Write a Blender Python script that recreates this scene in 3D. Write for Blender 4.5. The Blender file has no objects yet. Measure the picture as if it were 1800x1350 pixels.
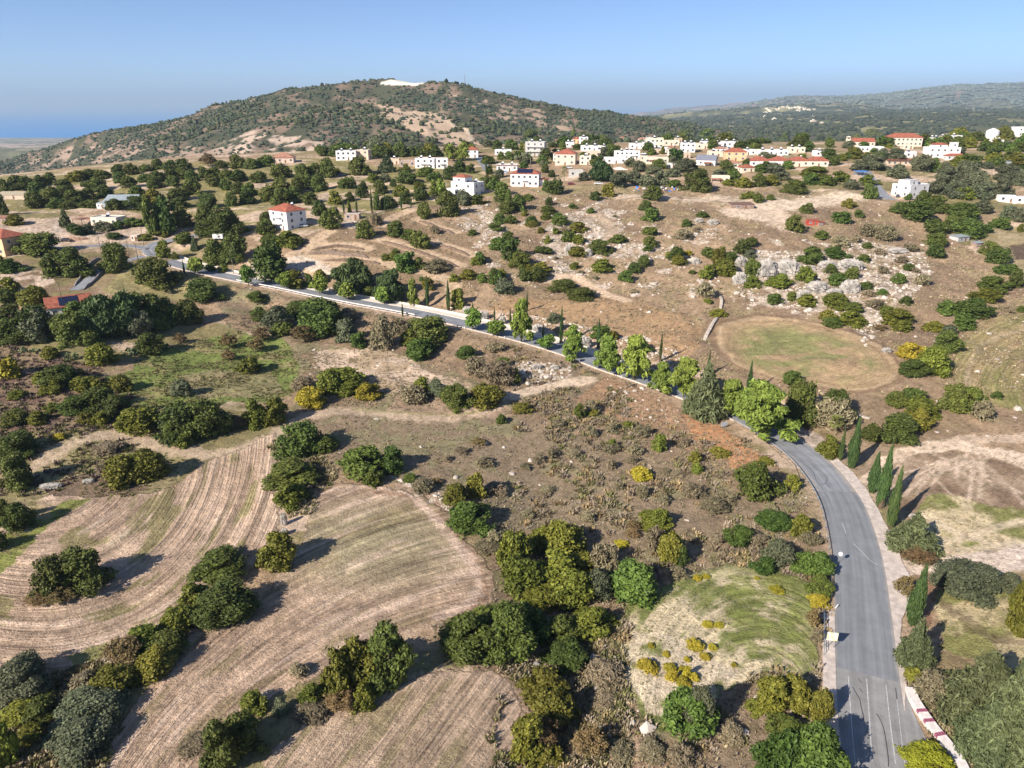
import bpy, math, random
import numpy as np
from mathutils import Vector, Matrix
R = math.radians
sc = bpy.context.scene
COL = sc.collection
# ------------------------------------------------------------------ camera, sky, sun, exposure
FPX, CAMZ, PITCH = 1285.0, 82.0, R(21.07)
SP, CP = math.sin(PITCH), math.cos(PITCH)
cam_d = bpy.data.cameras.new('camera'); cam = bpy.data.objects.new('camera', cam_d); COL.objects.link(cam)
cam.location = (0, 0, CAMZ); cam.rotation_euler = (R(90) - PITCH, 0, 0)
cam_d.sensor_width = 36; cam_d.lens = 36 * FPX / 1800; cam_d.clip_start = 1; cam_d.clip_end = 400000
sc.camera = cam
HAZE = 5.2e-5
SUN_EL = R(31); SUN_DIR = Vector((-.73 * math.cos(SUN_EL), -.68 * math.cos(SUN_EL), math.sin(SUN_EL))).normalized()
w = bpy.data.worlds.new("World"); sc.world = w; w.use_nodes = True
wn = w.node_tree.nodes; wl = w.node_tree.links
bg = wn['Background']; sky = wn.new('ShaderNodeTexSky'); sky.sky_type = 'NISHITA'; sky.sun_disc = False
sky.sun_elevation = SUN_EL; sky.sun_rotation = math.atan2(SUN_DIR.x, SUN_DIR.y)
sky.altitude = 1000; sky.air_density = 0.5; sky.dust_density = 0.8; sky.ozone_density = 4
wl.new(sky.outputs[0], bg.inputs[0]); bg.inputs[1].default_value = 0.105
sd = bpy.data.lights.new('sun', 'SUN'); sd.energy = 4.9; sd.angle = R(.5); sd.color = (1, .91, .8)
so = bpy.data.objects.new('sun', sd); COL.objects.link(so); so.rotation_euler = SUN_DIR.to_track_quat('Z', 'Y').to_euler()
vs = sc.view_settings; vs.view_transform = 'Standard'; vs.look = 'None'; vs.exposure = 0.68; vs.gamma = 1
sc.cycles.max_bounces = 4; sc.cycles.diffuse_bounces = 2; sc.cycles.glossy_bounces = 1; sc.cycles.volume_bounces = 0
sc.cycles.transparent_max_bounces = 4; sc.cycles.use_denoising = True

# ------------------------------------------------------------------ noise
_rt = np.random.RandomState(7).rand(512, 512)
def vn(x, y):
    xi = np.floor(x).astype(np.int64); yi = np.floor(y).astype(np.int64)
    fx = x - xi; fy = y - yi; fx = fx * fx * (3 - 2 * fx); fy = fy * fy * (3 - 2 * fy)
    a = _rt[xi & 511, yi & 511]; b = _rt[(xi + 1) & 511, yi & 511]; c = _rt[xi & 511, (yi + 1) & 511]; d = _rt[(xi + 1) & 511, (yi + 1) & 511]
    return (a * (1 - fx) + b * fx) * (1 - fy) + (c * (1 - fx) + d * fx) * fy
def fbm(x, y, o=4):
    s = 0; a = .5; t = 0
    for i in range(o):
        s = s + a * vn(x + 17.3 * i, y + 9.1 * i); t += a; a *= .5; x = x * 2.03; y = y * 2.03
    return s / t
def sst(a, b, x):
    t = np.clip((x - a) / (b - a), 0, 1); return t * t * (3 - 2 * t)

# ------------------------------------------------------------------ terrain table: rows of forward distance, columns of side/forward ratio
TT = [-1.1, -.9, -.75, -.65, -.55, -.45, -.35, -.25, -.15, -.05, .05, .15, .25, .35, .45, .55, .65, .8, 1.0]
TB = {
 12: [0]*19, 60: [0]*19,
 75: [0,0,0,0,0,0,0,0,0,-.5,-2.5,-2,0,0,0,0,0,.5,1],
 110: [1.5,1.5,1.5,1,1,0,0,0,0,-.5,-2.5,-2,-.5,-.5,0,0,.5,1.5,3],
 150: [3,3,3,3,2,2,2,2,2,1,-1,0,0,.5,1,1,2,3,4],
 180: [5,5,5,5,4,3,3,3,3,3,3,2,2,2,3,4,5,6,6],
 210: [8,8,8,8,6,4,3,3,4,5,4,4,3.5,4,7,9,9,9,9],
 240: [13,13,13,13,10,7,5,5,6,7,6,6,6,6,9,11,11,11,11],
 265: [17,17,17,16,14,10,8,8,9.5,10.5,10,10,10,10,13,14,14,14,14],
 290: [21,21,21,20,18,15,14,14.5,15,15,14,14,15,15,17,17,17,17,17],
 315: [24,24,24,24,22,20,20,20,20,19,19,20,20,20,20,20,20,20,20],
 340: [26,26,26,26,25,25,26,27,25,24,24,25,26,26,25,24,24,24,24],
 370: [27,27,27,27,27,27,29,30,29,28,29,30,31,31,29,28,28,28,28],
 400: [28,28,28,28,29,30,31,32,32,32,33,33.5,34,34,33,32,32,32,32],
 450: [30,30,31,31,32,33,35,36,36,36,37,37,38,38,38,37,37,38,38],
 500: [31,31,32,34,36,38,39,40,40,40,41,42,42,42,43,42,42,44,45],
 560: [26,26,28,34,39,42,43,44,44,45,45,46,46,47,48,47,47,50,52],
 620: [12,12,15,25,35,41,44,46,47,48,49,49,50,50,51,50,51,55,58],
 680: [-5,-5,0,8,18,28,36,42,45,47,50,50,50,50,51,52,55,60,62],
 760: [-20,-20,-15,-5,3,10,18,22,25,28,30,32,34,34,36,38,42,48,50],
 850: [-32,-32,-28,-18,-8,-3,0,3,5,8,8,10,12,12,14,16,20,25,28],
 1000: [-45,-45,-40,-30,-20,-8,5,9,10,8,5,0,-5,-8,-10,-10,-5,0,0],
 1200: [-60,-60,-55,-45,-28,-5,22,35,32,25,12,0,-10,-15,-15,-15,-10,-5,-5],
 1400: [-80,-80,-75,-60,-30,4,40,60,62,52,30,12,-8,-18,-18,-18,-15,-10,-10],
 1600: [-100,-100,-90,-58,-12,20,56,88,97,86,54,30,2,-18,-20,-20,-18,-15,-15],
 1800: [-130,-130,-100,-50,8,36,74,114,131,118,80,52,20,-15,-22,-22,-20,-15,-15],
 2050: [-150,-150,-130,-85,-20,8,45,82,98,86,52,30,5,-22,-25,-25,-20,-15,-15],
 2600: [-180,-180,-170,-160,-130,-100,-80,-60,-50,-50,-50,-45,-40,-32,-28,-25,-20,-20,-20],
 3500: [-140,-140,-130,-128,-128,-120,-110,-100,-100,-100,-90,-75,-50,-28,-20,-18,-15,-10,-10],
 4600: [-185,-185,-180,-180,-175,-160,-140,-120,-110,-100,-95,-80,-55,-25,-5,5,15,20,20],
 6400: [-255,-255,-255,-255,-245,-220,-200,-170,-150,-140,-130,-110,-60,-25,-10,0,5,15,15],
 8600: [-330,-330,-330,-330,-320,-300,-260,-230,-200,-190,-180,-150,-90,30,35,120,150,165,165],
 11000: [-396,-396,-396,-396,-396,-396,-380,-350,-320,-300,-280,-200,-85,94,103,238,285,308,308],
 13000: [-430]*9+[-400,-350,-240,-120,-20,0,100,180,200,200],
 18000: [-440]*9+[-400,-340,-170,0,82,62,80,500,670,670],
 20000: [-440]*19,
}
YK = np.array(sorted(TB), float); ZK = np.array([TB[int(k)] for k in YK], float); LK = np.log(YK)
_tf = np.linspace(-1.15, 1.15, 461); _lf = np.linspace(LK[0], LK[-1], 1400)
_z1 = np.array([np.interp(_tf, TT, r) for r in ZK])
_zf = np.array([np.interp(_lf, LK, _z1[:, j]) for j in range(_z1.shape[1])]).T
def _blur(a, n, ax):
    k = np.exp(-np.linspace(-2, 2, 2 * n + 1) ** 2); k /= k.sum()
    p = [(0, 0), (0, 0)]; p[ax] = (n, n); b = np.pad(a, p, mode='edge')
    return np.apply_along_axis(lambda v: np.convolve(v, k, 'valid'), ax, b)
_zf = _blur(_blur(_zf, 9, 1), 9, 0)
def h0(x, y):
    y = np.maximum(y, 12.01); t = np.clip(x / y, -1.149, 1.149)
    a = (t + 1.15) / 2.3 * 460; b = (np.log(y) - LK[0]) / (LK[-1] - LK[0]) * 1399
    b = np.clip(b, 0, 1398.99); a = np.clip(a, 0, 459.99)
    ai = a.astype(int); bi = b.astype(int); fa = a - ai; fb = b - bi
    return (_zf[bi, ai] * (1 - fa) + _zf[bi, ai + 1] * fa) * (1 - fb) + (_zf[bi + 1, ai] * (1 - fa) + _zf[bi + 1, ai + 1] * fa) * fb

Yr = np.concatenate([np.linspace(14, 64, 12), 65 * 1.0032 ** np.arange(0, 508), 330 * 1.0038 ** np.arange(0, 200), 705 * 1.006 ** np.arange(0, 190), 2200 * 1.0175 ** np.arange(0, 128)])
Yr = np.unique(Yr); NT = 881; Tc = np.linspace(-1.1, 1.1, NT); NR = len(Yr)
GX = Yr[:, None] * Tc[None, :]; GY = np.repeat(Yr[:, None], NT, 1)
_bil = {}
def gsample(Z, x, y):
    x = np.asarray(x, float); y = np.maximum(np.asarray(y, float), 14.01)
    b = np.clip(np.interp(y, Yr, np.arange(NR)), 0, NR - 1.001); a = np.clip((x / y + 1.1) / 2.2 * (NT - 1), 0, NT - 1.001)
    ai = a.astype(int); bi = b.astype(int); fa = a - ai; fb = b - bi
    return (Z[bi, ai] * (1 - fa) + Z[bi, ai + 1] * fa) * (1 - fb) + (Z[bi + 1, ai] * (1 - fa) + Z[bi + 1, ai + 1] * fa) * fb
_ys = 40 * 1.0018 ** np.arange(0, 3450)
def hit(px, py, H):
    u = (px - 900) / FPX; v = (py - 675) / FPX
    k = _ys / (CP - v * SP); x = u * k; z = CAMZ - k * (SP + v * CP)
    d = z - H(x, _ys); i = int(np.argmax(d < 0))
    if d[i] >= 0: i = len(d) - 1
    f = 0 if i == 0 else d[i - 1] / (d[i - 1] - d[i])
    y = _ys[i - 1] + (_ys[i] - _ys[i - 1]) * f if i else _ys[0]
    kk = y / (CP - v * SP)
    return Vector((u * kk, y, CAMZ - kk * (SP + v * CP))), kk
def proj(x, y, z):
    k = y * CP + (CAMZ - z) * SP; v = ((CAMZ - z) * CP - y * SP) / k
    return 900 + FPX * x / k, 675 + FPX * v

def smooth_line(pts, step=2.0, n=12):
    P = np.array(pts, float); Q = np.vstack([2 * P[0] - P[1], P, 2 * P[-1] - P[-2]]); out = []
    for i in range(1, len(Q) - 2):
        for t in np.linspace(0, 1, n, endpoint=False):
            a, b, c, d = Q[i - 1], Q[i], Q[i + 1], Q[i + 2]
            out.append(.5 * (2 * b + (c - a) * t + (2 * a - 5 * b + 4 * c - d) * t * t + (3 * b - a - 3 * c + d) * t ** 3))
    out.append(Q[-2]); out = np.array(out)
    L = np.concatenate([[0], np.cumsum(np.linalg.norm(np.diff(out[:, :2], axis=0), axis=1))])
    s = np.arange(0, L[-1], step)
    return np.array([np.interp(s, L, out[:, j]) for j in range(out.shape[1])]).T

# ------------------------------------------------------------------ the roads' centre lines (points seen on the ground, width in metres)
def wl_of(pts, H=h0):
    return [tuple(hit(a, b, H)[0]) for a, b in pts]
ROADS = []
def add_road(px, width, flat=3.0, fade=9.0, off=0.0):
    P = smooth_line(wl_of(px), 2.0)
    for _ in range(60):
        P[1:-1, 2] = (P[:-2, 2] + P[1:-1, 2] * 2 + P[2:, 2]) / 4
    ROADS.append((P, width, flat, fade)); return P
main = add_road([(1558,1420),(1545,1345),(1536,1290),(1529,1230),(1523,1160),(1517,1080),(1510,1000),(1500,945),(1483,890),(1458,848),(1422,805),(1372,768),(1318,738),(1262,713),(1200,690),(1130,665),(1070,645),(1000,619),(930,598),(860,579),(780,560),(710,546),(640,534),(560,518),(500,505),(430,492),(372,480),(322,468),(288,456),(268,443),(268,433),(285,424),(320,418),(370,410)], 8.6, 5.0)
side = add_road([(262,436),(225,431),(180,431),(120,434),(60,442),(0,449),(-60,458)], 5.0)
ramp = add_road([(252,450),(215,460),(185,472),(165,485),(150,497),(128,512)], 4.5)
vroad = add_road([(858,300),(852,290),(846,282),(838,275)], 6.0, 3, 6)
lane1 = add_road([(1520,300),(1540,330),(1556,345),(1572,352)], 5.0, 2, 6)

def seg_dist(x, y, P):
    """nearest distance from points to polyline, with interpolated z and arclength"""
    best = np.full(x.shape, 1e9); bz = np.zeros(x.shape); bs = np.zeros(x.shape)
    s = 0.0
    for i in range(len(P) - 1):
        a = P[i]; b = P[i + 1]; dx, dy = b[0] - a[0], b[1] - a[1]; L2 = dx * dx + dy * dy + 1e-9
        t = np.clip(((x - a[0]) * dx + (y - a[1]) * dy) / L2, 0, 1)
        d = np.hypot(x - a[0] - t * dx, y - a[1] - t * dy); m = d < best
        best = np.where(m, d, best); bz = np.where(m, a[2] + (b[2] - a[2]) * t, bz); bs = np.where(m, s + t * math.sqrt(L2), bs)
        s += math.sqrt(L2)
    return best, bz, bs
def near_line(P, R_):
    x0, y0 = P[:, 0].min() - R_, P[:, 1].min() - R_; x1, y1 = P[:, 0].max() + R_, P[:, 1].max() + R_
    return (GX > x0) & (GX < x1) & (GY > y0) & (GY < y1)
def far_dist(P, R_, step=1):
    D = np.full(GX.shape, 1e6); Zr = np.zeros(GX.shape); S = np.zeros(GX.shape)
    for i in range(0, len(P) - 1, 8):
        Q = P[i:i + 9]; m = near_line(Q, R_)
        if not m.any(): continue
        d, z, s = seg_dist(GX[m], GY[m], Q)
        cur = D[m]; u = d < cur
        D[m] = np.where(u, d, cur); Zr[m] = np.where(u, z, Zr[m]); S[m] = np.where(u, s + i * 2.0, S[m])
    return D, Zr, S

GZ = h0(GX, GY)
# relief: lumps on rough ground, ravines on the far hills
far = sst(700, 1100, GY)
rdg = 1 - np.abs(2 * fbm(GX / 260, GY / 260, 4) - 1)
GZ += far * sst(12000, 5000, GY) * ((rdg - .6) * 34 + (fbm(GX / 70 + 5, GY / 70, 4) - .5) * 14) * sst(700, 1500, GY)
GZ += sst(2600, 4200, GY) * sst(19500, 18500, GY) * (1 - np.abs(2 * fbm(GX / 1300 + 3, GY / 1300, 5) - 1) - .62) * np.where(GY > 6500, 190, 60) * sst(-300, 1500, GX)
PX0, PY0 = proj(GX, GY, GZ)
mid = sst(150, 240, GY) * sst(620, 450, GY)
mid = mid * (1 - .85 * sst(1.1, .8, np.hypot((PX0 - 690) / 190, (PY0 - 450) / 75)))
GZ += mid * (fbm(GX / 14, GY / 14, 4) - .5) * 3.0
GZ += sst(70, 110, GY) * sst(700, 500, GY) * (fbm(GX / 5 + 40, GY / 5, 3) - .5) * .55
for P, wd, fl, fd in ROADS:
    D, Zr, S = far_dist(P, wd / 2 + fl + fd)
    k = sst(wd / 2 + fl + fd, wd / 2 + fl, D)
    GZ = GZ * (1 - k) + (Zr - .12) * k
def H(x, y): return gsample(GZ, x, y)
def at(px, py):
    p, k = hit(px, py, H); p.z = float(H(p.x, p.y)); return p, k
# ------------------------------------------------------------------ materials
MATS = {}
def mat(name, col, rough=.85, var=.18, scale=1.5, bump=0.0, bscale=8, metal=0.0, spec=.3, detail=4, gen=False):
    if name in MATS: return MATS[name]
    m = bpy.data.materials.new(name); m.use_nodes = True; n = m.node_tree.nodes; l = m.node_tree.links
    b = n['Principled BSDF']; b.inputs['Roughness'].default_value = rough; b.inputs['Metallic'].default_value = metal
    b.inputs['Specular IOR Level'].default_value = spec
    tc = n.new('ShaderNodeTexCoord'); no = n.new('ShaderNodeTexNoise'); no.inputs['Scale'].default_value = scale; no.inputs['Detail'].default_value = detail
    l.new(tc.outputs['Object'], no.inputs['Vector'])
    cr = n.new('ShaderNodeValToRGB'); cr.color_ramp.elements[0].position = .3; cr.color_ramp.elements[1].position = .7
    cr.color_ramp.elements[0].color = tuple(c * (1 - var) for c in col) + (1,); cr.color_ramp.elements[1].color = tuple(min(1, c * (1 + var)) for c in col) + (1,)
    l.new(no.outputs['Fac'], cr.inputs[0]); l.new(cr.outputs[0], b.inputs['Base Color'])
    if bump:
        n2 = n.new('ShaderNodeTexNoise'); n2.inputs['Scale'].default_value = bscale; n2.inputs['Detail'].default_value = 5
        l.new(tc.outputs['Object'], n2.inputs['Vector'])
        bp = n.new('ShaderNodeBump'); bp.inputs['Distance'].default_value = bump; l.new(n2.outputs['Fac'], bp.inputs['Height']); l.new(bp.outputs[0], b.inputs['Normal'])
    MATS[name] = m; return m
def leaf_mat(name, dark, light, odd=None, hue=.06, spec=.25):
    """foliage: each leaf clump takes its own tint; clumps of the crown and single trees differ a little"""
    m = bpy.data.materials.new(name); m.use_nodes = True; n = m.node_tree.nodes; l = m.node_tree.links
    b = n['Principled BSDF']; b.inputs['Roughness'].default_value = .6; b.inputs['Specular IOR Level'].default_value = spec
    g = n.new('ShaderNodeNewGeometry'); cr = n.new('ShaderNodeValToRGB')
    e = cr.color_ramp.elements; e[0].color = dark + (1,); e[0].position = .05; e[1].color = light + (1,); e[1].position = .85
    if odd: x = e.new(.97); x.color = odd + (1,)
    tc = n.new('ShaderNodeTexCoord'); no = n.new('ShaderNodeTexNoise'); no.inputs['Scale'].default_value = 3.2; no.inputs['Detail'].default_value = 2
    l.new(tc.outputs['Object'], no.inputs['Vector'])
    oi = n.new('ShaderNodeObjectInfo')
    mx = n.new('ShaderNodeMath'); mx.operation = 'MULTIPLY_ADD'; mx.inputs[1].default_value = .55
    m2 = n.new('ShaderNodeMath'); m2.operation = 'MULTIPLY'; m2.inputs[1].default_value = .5; l.new(no.outputs['Fac'], m2.inputs[0])
    l.new(g.outputs['Random Per Island'], mx.inputs[0]); l.new(m2.outputs[0], mx.inputs[2]); l.new(mx.outputs[0], cr.inputs[0])
    hs = n.new('ShaderNodeHueSaturation'); l.new(cr.outputs[0], hs.inputs['Color'])
    mr = n.new('ShaderNodeMapRange'); mr.inputs['To Min'].default_value = .5 - hue; mr.inputs['To Max'].default_value = .5 + hue * .6; l.new(oi.outputs['Random'], mr.inputs['Value']); l.new(mr.outputs[0], hs.inputs['Hue'])
    mv = n.new('ShaderNodeMapRange'); mv.inputs['To Min'].default_value = .75; mv.inputs['To Max'].default_value = 1.3
    wn_ = n.new('ShaderNodeTexWhiteNoise'); wn_.noise_dimensions = '1D'; l.new(oi.outputs['Random'], wn_.inputs['W']); l.new(wn_.outputs['Value'], mv.inputs['Value']); l.new(mv.outputs[0], hs.inputs['Value'])
    l.new(hs.outputs[0], b.inputs['Base Color'])
    MATS[name] = m; return m
# ------------------------------------------------------------------ mesh building
def mesh_np(name, V, F, mats, midx=None, smooth=False):
    V = np.ascontiguousarray(V, dtype=np.float32); me = bpy.data.meshes.new(name)
    me.vertices.add(len(V)); me.vertices.foreach_set('co', V.ravel())
    if isinstance(F, list) and F and isinstance(F[0], np.ndarray) and F[0].ndim == 2:
        sizes = np.concatenate([np.full(len(f), f.shape[1]) for f in F]); idx = np.concatenate([f.ravel() for f in F])
    elif isinstance(F, np.ndarray): sizes = np.full(len(F), F.shape[1]); idx = F.ravel()
    else: sizes = np.array([len(f) for f in F]); idx = np.array([i for f in F for i in f])
    me.loops.add(len(idx)); me.loops.foreach_set('vertex_index', idx.astype(np.int32))
    me.polygons.add(len(sizes)); st = np.concatenate([[0], np.cumsum(sizes)[:-1]])
    me.polygons.foreach_set('loop_start', st.astype(np.int32))
    me.polygons.foreach_set('use_smooth', np.full(len(sizes), smooth))
    for m in (mats if isinstance(mats, (list, tuple)) else [mats]): me.materials.append(m)
    if midx is not None: me.polygons.foreach_set('material_index', np.asarray(midx, np.int32))
    me.update(calc_edges=True); me.validate(); return me
class MB:
    def __init__(s): s.V = []; s.F = []
    def add(s, V, F):
        o = len(s.V); s.V += [tuple(v) for v in V]; s.F += [tuple(i + o for i in f) for f in F]; return s
    def box(s, x0, x1, y0, y1, z0, z1):
        return s.add([(x0,y0,z0),(x1,y0,z0),(x1,y1,z0),(x0,y1,z0),(x0,y0,z1),(x1,y0,z1),(x1,y1,z1),(x0,y1,z1)],
                     [(0,3,2,1),(4,5,6,7),(0,1,5,4),(1,2,6,5),(2,3,7,6),(3,0,4,7)])
    def hip(s, x0, x1, y0, y1, z0, z1, ins=None, th=.18):
        w_, d_ = x1 - x0, y1 - y0; r = min(w_, d_) / 2
        a = (x0 + r, (y0 + y1) / 2) if w_ >= d_ else ((x0 + x1) / 2, y0 + r)
        b = (x1 - r, (y0 + y1) / 2) if w_ >= d_ else ((x0 + x1) / 2, y1 - r)
        if abs(a[0] - b[0]) + abs(a[1] - b[1]) < .05: b = (b[0] + (.06 if w_ >= d_ else 0), b[1] + (.06 if w_ < d_ else 0))
        V = [(x0,y0,z0),(x1,y0,z0),(x1,y1,z0),(x0,y1,z0),(x0,y0,z0+th),(x1,y0,z0+th),(x1,y1,z0+th),(x0,y1,z0+th),(a[0],a[1],z1),(b[0],b[1],z1)]
        F = [(0,3,2,1),(0,1,5,4),(1,2,6,5),(2,3,7,6),(3,0,4,7)]
        F += [(4,5,9,8),(6,7,8,9),(5,6,9),(7,4,8)] if w_ >= d_ else [(5,6,9,8),(7,4,8,9),(4,5,8),(6,7,9)]
        return s.add(V, F)
    def gable(s, x0, x1, y0, y1, z0, z1, th=.18):
        ym = (y0 + y1) / 2
        return s.add([(x0,y0,z0),(x1,y0,z0),(x1,y1,z0),(x0,y1,z0),(x0,ym,z1-th),(x1,ym,z1-th),(x0,y0,z0+th),(x1,y0,z0+th),(x1,y1,z0+th),(x0,y1,z0+th),(x0,ym,z1),(x1,ym,z1)],
            [(0,1,7,6),(2,3,9,8),(6,7,11,10),(8,9,10,11),(0,4,5,1),(3,2,5,4),(0,6,10,4),(4,10,9,3),(1,5,11,7),(5,2,8,11)])
    def prism(s, pts, z0, z1):
        n = len(pts); V = [(x, y, z0) for x, y in pts] + [(x, y, z1) for x, y in pts]
        return s.add(V, [tuple(range(n))[::-1], tuple(range(n, 2 * n))] + [(i, (i + 1) % n, n + (i + 1) % n, n + i) for i in range(n)])
    def tube(s, path, rad, n=6, cap=True):
        P = [Vector(p) for p in path]; rr = rad if isinstance(rad, (list, tuple)) else [rad] * len(P); V = []; F = []
        for i, p in enumerate(P):
            d = (P[min(i + 1, len(P) - 1)] - P[max(i - 1, 0)]).normalized(); a = d.orthogonal().normalized() if i == 0 else (a - d * a.dot(d)).normalized()
            b = d.cross(a)
            for k in range(n): t = 2 * math.pi * k / n; V.append(p + (a * math.cos(t) + b * math.sin(t)) * rr[i])
        for i in range(len(P) - 1):
            for k in range(n): F.append((i * n + k, i * n + (k + 1) % n, (i + 1) * n + (k + 1) % n, (i + 1) * n + k))
        if cap: F += [tuple(range(n))[::-1], tuple((len(P) - 1) * n + k for k in range(n))]
        return s.add(V, F)
    def build(s, name, m, parent=None, smooth=False):
        o = bpy.data.objects.new(name, mesh_np(name, np.array(s.V, float), s.F, m, smooth=smooth)); COL.objects.link(o)
        if parent is not None: o.parent = parent
        return o
USED_LABELS = {}
def tag(o, label=None, cat=None, group=None, kind=None):
    if label: o['label'] = label
    if cat: o['category'] = cat
    if group: o['group'] = group
    if kind: o['kind'] = kind
    return o
def empty(name, loc=(0,0,0), rz=0):
    o = bpy.data.objects.new(name, None); COL.objects.link(o); o.location = loc; o.rotation_euler = (0,0,rz); o.empty_display_size = .2; return o
def children(o): return KIDS.get(o.name, [])
def obj(name, me, parent=None, loc=(0,0,0), rz=0, scale=None):
    o = bpy.data.objects.new(name, me); COL.objects.link(o)
    if parent is not None: o.parent = parent
    o.location = loc; o.rotation_euler = (0,0,rz)
    if scale is not None: o.scale = scale
    return o
def ico(sub=1):
    t = (1 + 5 ** .5) / 2; V = [(-1,t,0),(1,t,0),(-1,-t,0),(1,-t,0),(0,-1,t),(0,1,t),(0,-1,-t),(0,1,-t),(t,0,-1),(t,0,1),(-t,0,-1),(-t,0,1)]
    F = [(0,11,5),(0,5,1),(0,1,7),(0,7,10),(0,10,11),(1,5,9),(5,11,4),(11,10,2),(10,7,6),(7,1,8),(3,9,4),(3,4,2),(3,2,6),(3,6,8),(3,8,9),(4,9,5),(2,4,11),(6,2,10),(8,6,7),(9,8,1)]
    V = [Vector(v).normalized() for v in V]
    for _ in range(sub):
        c = {}; G = []
        def mp(a, b):
            k = (min(a, b), max(a, b))
            if k not in c: V.append(((V[a] + V[b]) / 2).normalized()); c[k] = len(V) - 1
            return c[k]
        for a, b, d in F:
            ab, bd, da = mp(a, b), mp(b, d), mp(d, a); G += [(a, ab, da), (b, bd, ab), (d, da, bd), (ab, bd, da)]
        F = G
    return np.array([tuple(v) for v in V]), np.array(F)
ICO0, ICO1, ICO2, ICO3 = ico(0), ico(1), ico(2), ico(3)
# ------------------------------------------------------------------ ground colours (albedo painted per field, track and path)
PX, PY = proj(GX, GY, GZ)
wn1 = (fbm(GX / 9, GY / 9, 4) - .5); wn2 = (fbm(GX / 9 + 50, GY / 9 + 50, 4) - .5)
wz = np.clip(110 / GY, .2, 1.2)
WX = PX + wn1 * 46 * wz; WY = PY + wn2 * 30 * wz
FX = (fbm(GX / 1.3, GY / 1.3, 3) - .5); FY = (fbm(GX / 1.3 + 9, GY / 1.3 + 7, 3) - .5)
WX += FX * 14 * wz; WY += FY * 9 * wz
n_big = fbm(GX / 22, GY / 22, 4); n_med = fbm(GX / 6 + 3, GY / 6, 4); n_sml = fbm(GX / 1.6 + 8, GY / 1.6, 3); n_fin = fbm(GX / .7, GY / .7 + 4, 2)
C = np.zeros(GX.shape + (3,)); ROW = np.zeros(GX.shape + (3,))
def c3(*a): return np.array(a, float)
def mixc(m, col):
    global C
    m = np.clip(m, 0, 1)[..., None]; C = C * (1 - m) + col * m
def two(a, b, k): k = np.clip(k, 0, 1)[..., None]; return a * (1 - k) + b * k
def pin(poly, x=None, y=None):
    x = WX if x is None else x; y = WY if y is None else y
    P = np.array(poly, float); m = (x > P[:, 0].min()) & (x < P[:, 0].max()) & (y > P[:, 1].min()) & (y < P[:, 1].max()) & (GY < 14000)
    out = np.zeros(x.shape); xs = x[m]; ys = y[m]; c = np.zeros(xs.shape, bool)
    for i in range(len(P)):
        x1, y1 = P[i]; x2, y2 = P[i - 1]
        if y1 == y2: continue
        c ^= ((y1 > ys) != (y2 > ys)) & (xs < (x2 - x1) * (ys - y1) / (y2 - y1) + x1)
    out[m] = c; return out
PATHM = np.zeros(GX.shape)
def path(pts, width, soft=.8, rag=.35, H_=None):
    global PATHM
    L = smooth_line([tuple(hit(a, b, H)[0]) for a, b in pts], 1.5)
    D, _, _ = far_dist(L, width + 3)
    D = D + (n_fin - .5) * width * rag * 2 + (n_med - .5) * width * rag
    q = sst(width / 2 + soft, width / 2 - soft * .2, D)
    if width > 1.4: PATHM = np.maximum(PATHM, sst(width / 2 + soft + .5, width / 2 + soft * .5, D))
    return q
def zz(r, pts):
    ox, oy, s = {'r1': (0,100,3), 'r2': (450,220,3.971), 'r3': (850,200,3.971), 'r4': (1250,180,3.273), 'r5': (0,450,3), 'r6': (550,480,3), 'r7': (1100,430,2.571),
                 'r8': (0,850,2.7), 'r9': (600,850,2.7), 'r10': (1200,850,2.7), 'r12': (1200,650,3.857), 'p': (0,0,1)}[r]
    return [(a / s + ox, b / s + oy) for a, b in pts]
STRAW = c3(.47,.37,.27); STRAWP = c3(.52,.415,.32); PALE = c3(.6,.52,.41); GREEN = c3(.185,.25,.075); DRYG = c3(.25,.23,.12); BRN = c3(.27,.205,.145)
GREYB = c3(.24,.195,.14); TAN = c3(.38,.29,.2); DARKB = c3(.15,.115,.08); ORNG = c3(.42,.25,.14); ROCK = c3(.55,.49,.42); DIRT = c3(.56,.46,.36)
# far country
k = sst(.42, .6, fbm(GX / 90, GY / 90, 5)); C[:] = two(c3(.32,.26,.2), c3(.12,.12,.07), k)
# the big hill: scrub, rock streaks, pale scarps
nh = fbm(GX / 30, GY / 55, 5); hill = sst(850, 1000, GY) * sst(3000, 2400, GY)
mixc(hill, two(c3(.23,.18,.14), c3(.075,.085,.055), sst(.3, .55, nh)))
def hp(poly, col, s=.42, e=.6, sc=18):
    x = PX + (fbm(GX / 60, GY / 60, 4) - .5) * 50; y = PY + (fbm(GX / 60 + 9, GY / 60, 4) - .5) * 26
    mixc(hill * pin(poly, x, y) * sst(s, e, fbm(GX / sc, GY / (sc * 1.7), 4)), col)
hp([(380,250),(440,228),(520,240),(600,260),(640,290),(560,300),(330,300),(200,300),(330,268)], c3(.5,.42,.35), .4, .55)
hp([(640,180),(700,190),(780,205),(830,235),(850,262),(800,262),(740,240),(690,215)], c3(.5,.4,.3), .25, .4)
hp([(800,165),(870,172),(960,200),(1000,215),(1010,240),(940,225),(860,200)], c3(.42,.33,.25), .45, .55)
hp([(0,300),(100,262),(240,250),(380,262),(420,275),(300,305),(0,320)], c3(.34,.27,.22), .45, .6)
mixc(pin([(668,143),(700,141),(745,144),(748,149),(700,150),(672,148)], PX, PY) * hill, c3(.85,.8,.72))
mixc(path([(775,205),(800,225),(825,238),(842,256)], 5) * hill, c3(.6,.52,.42))
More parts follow.
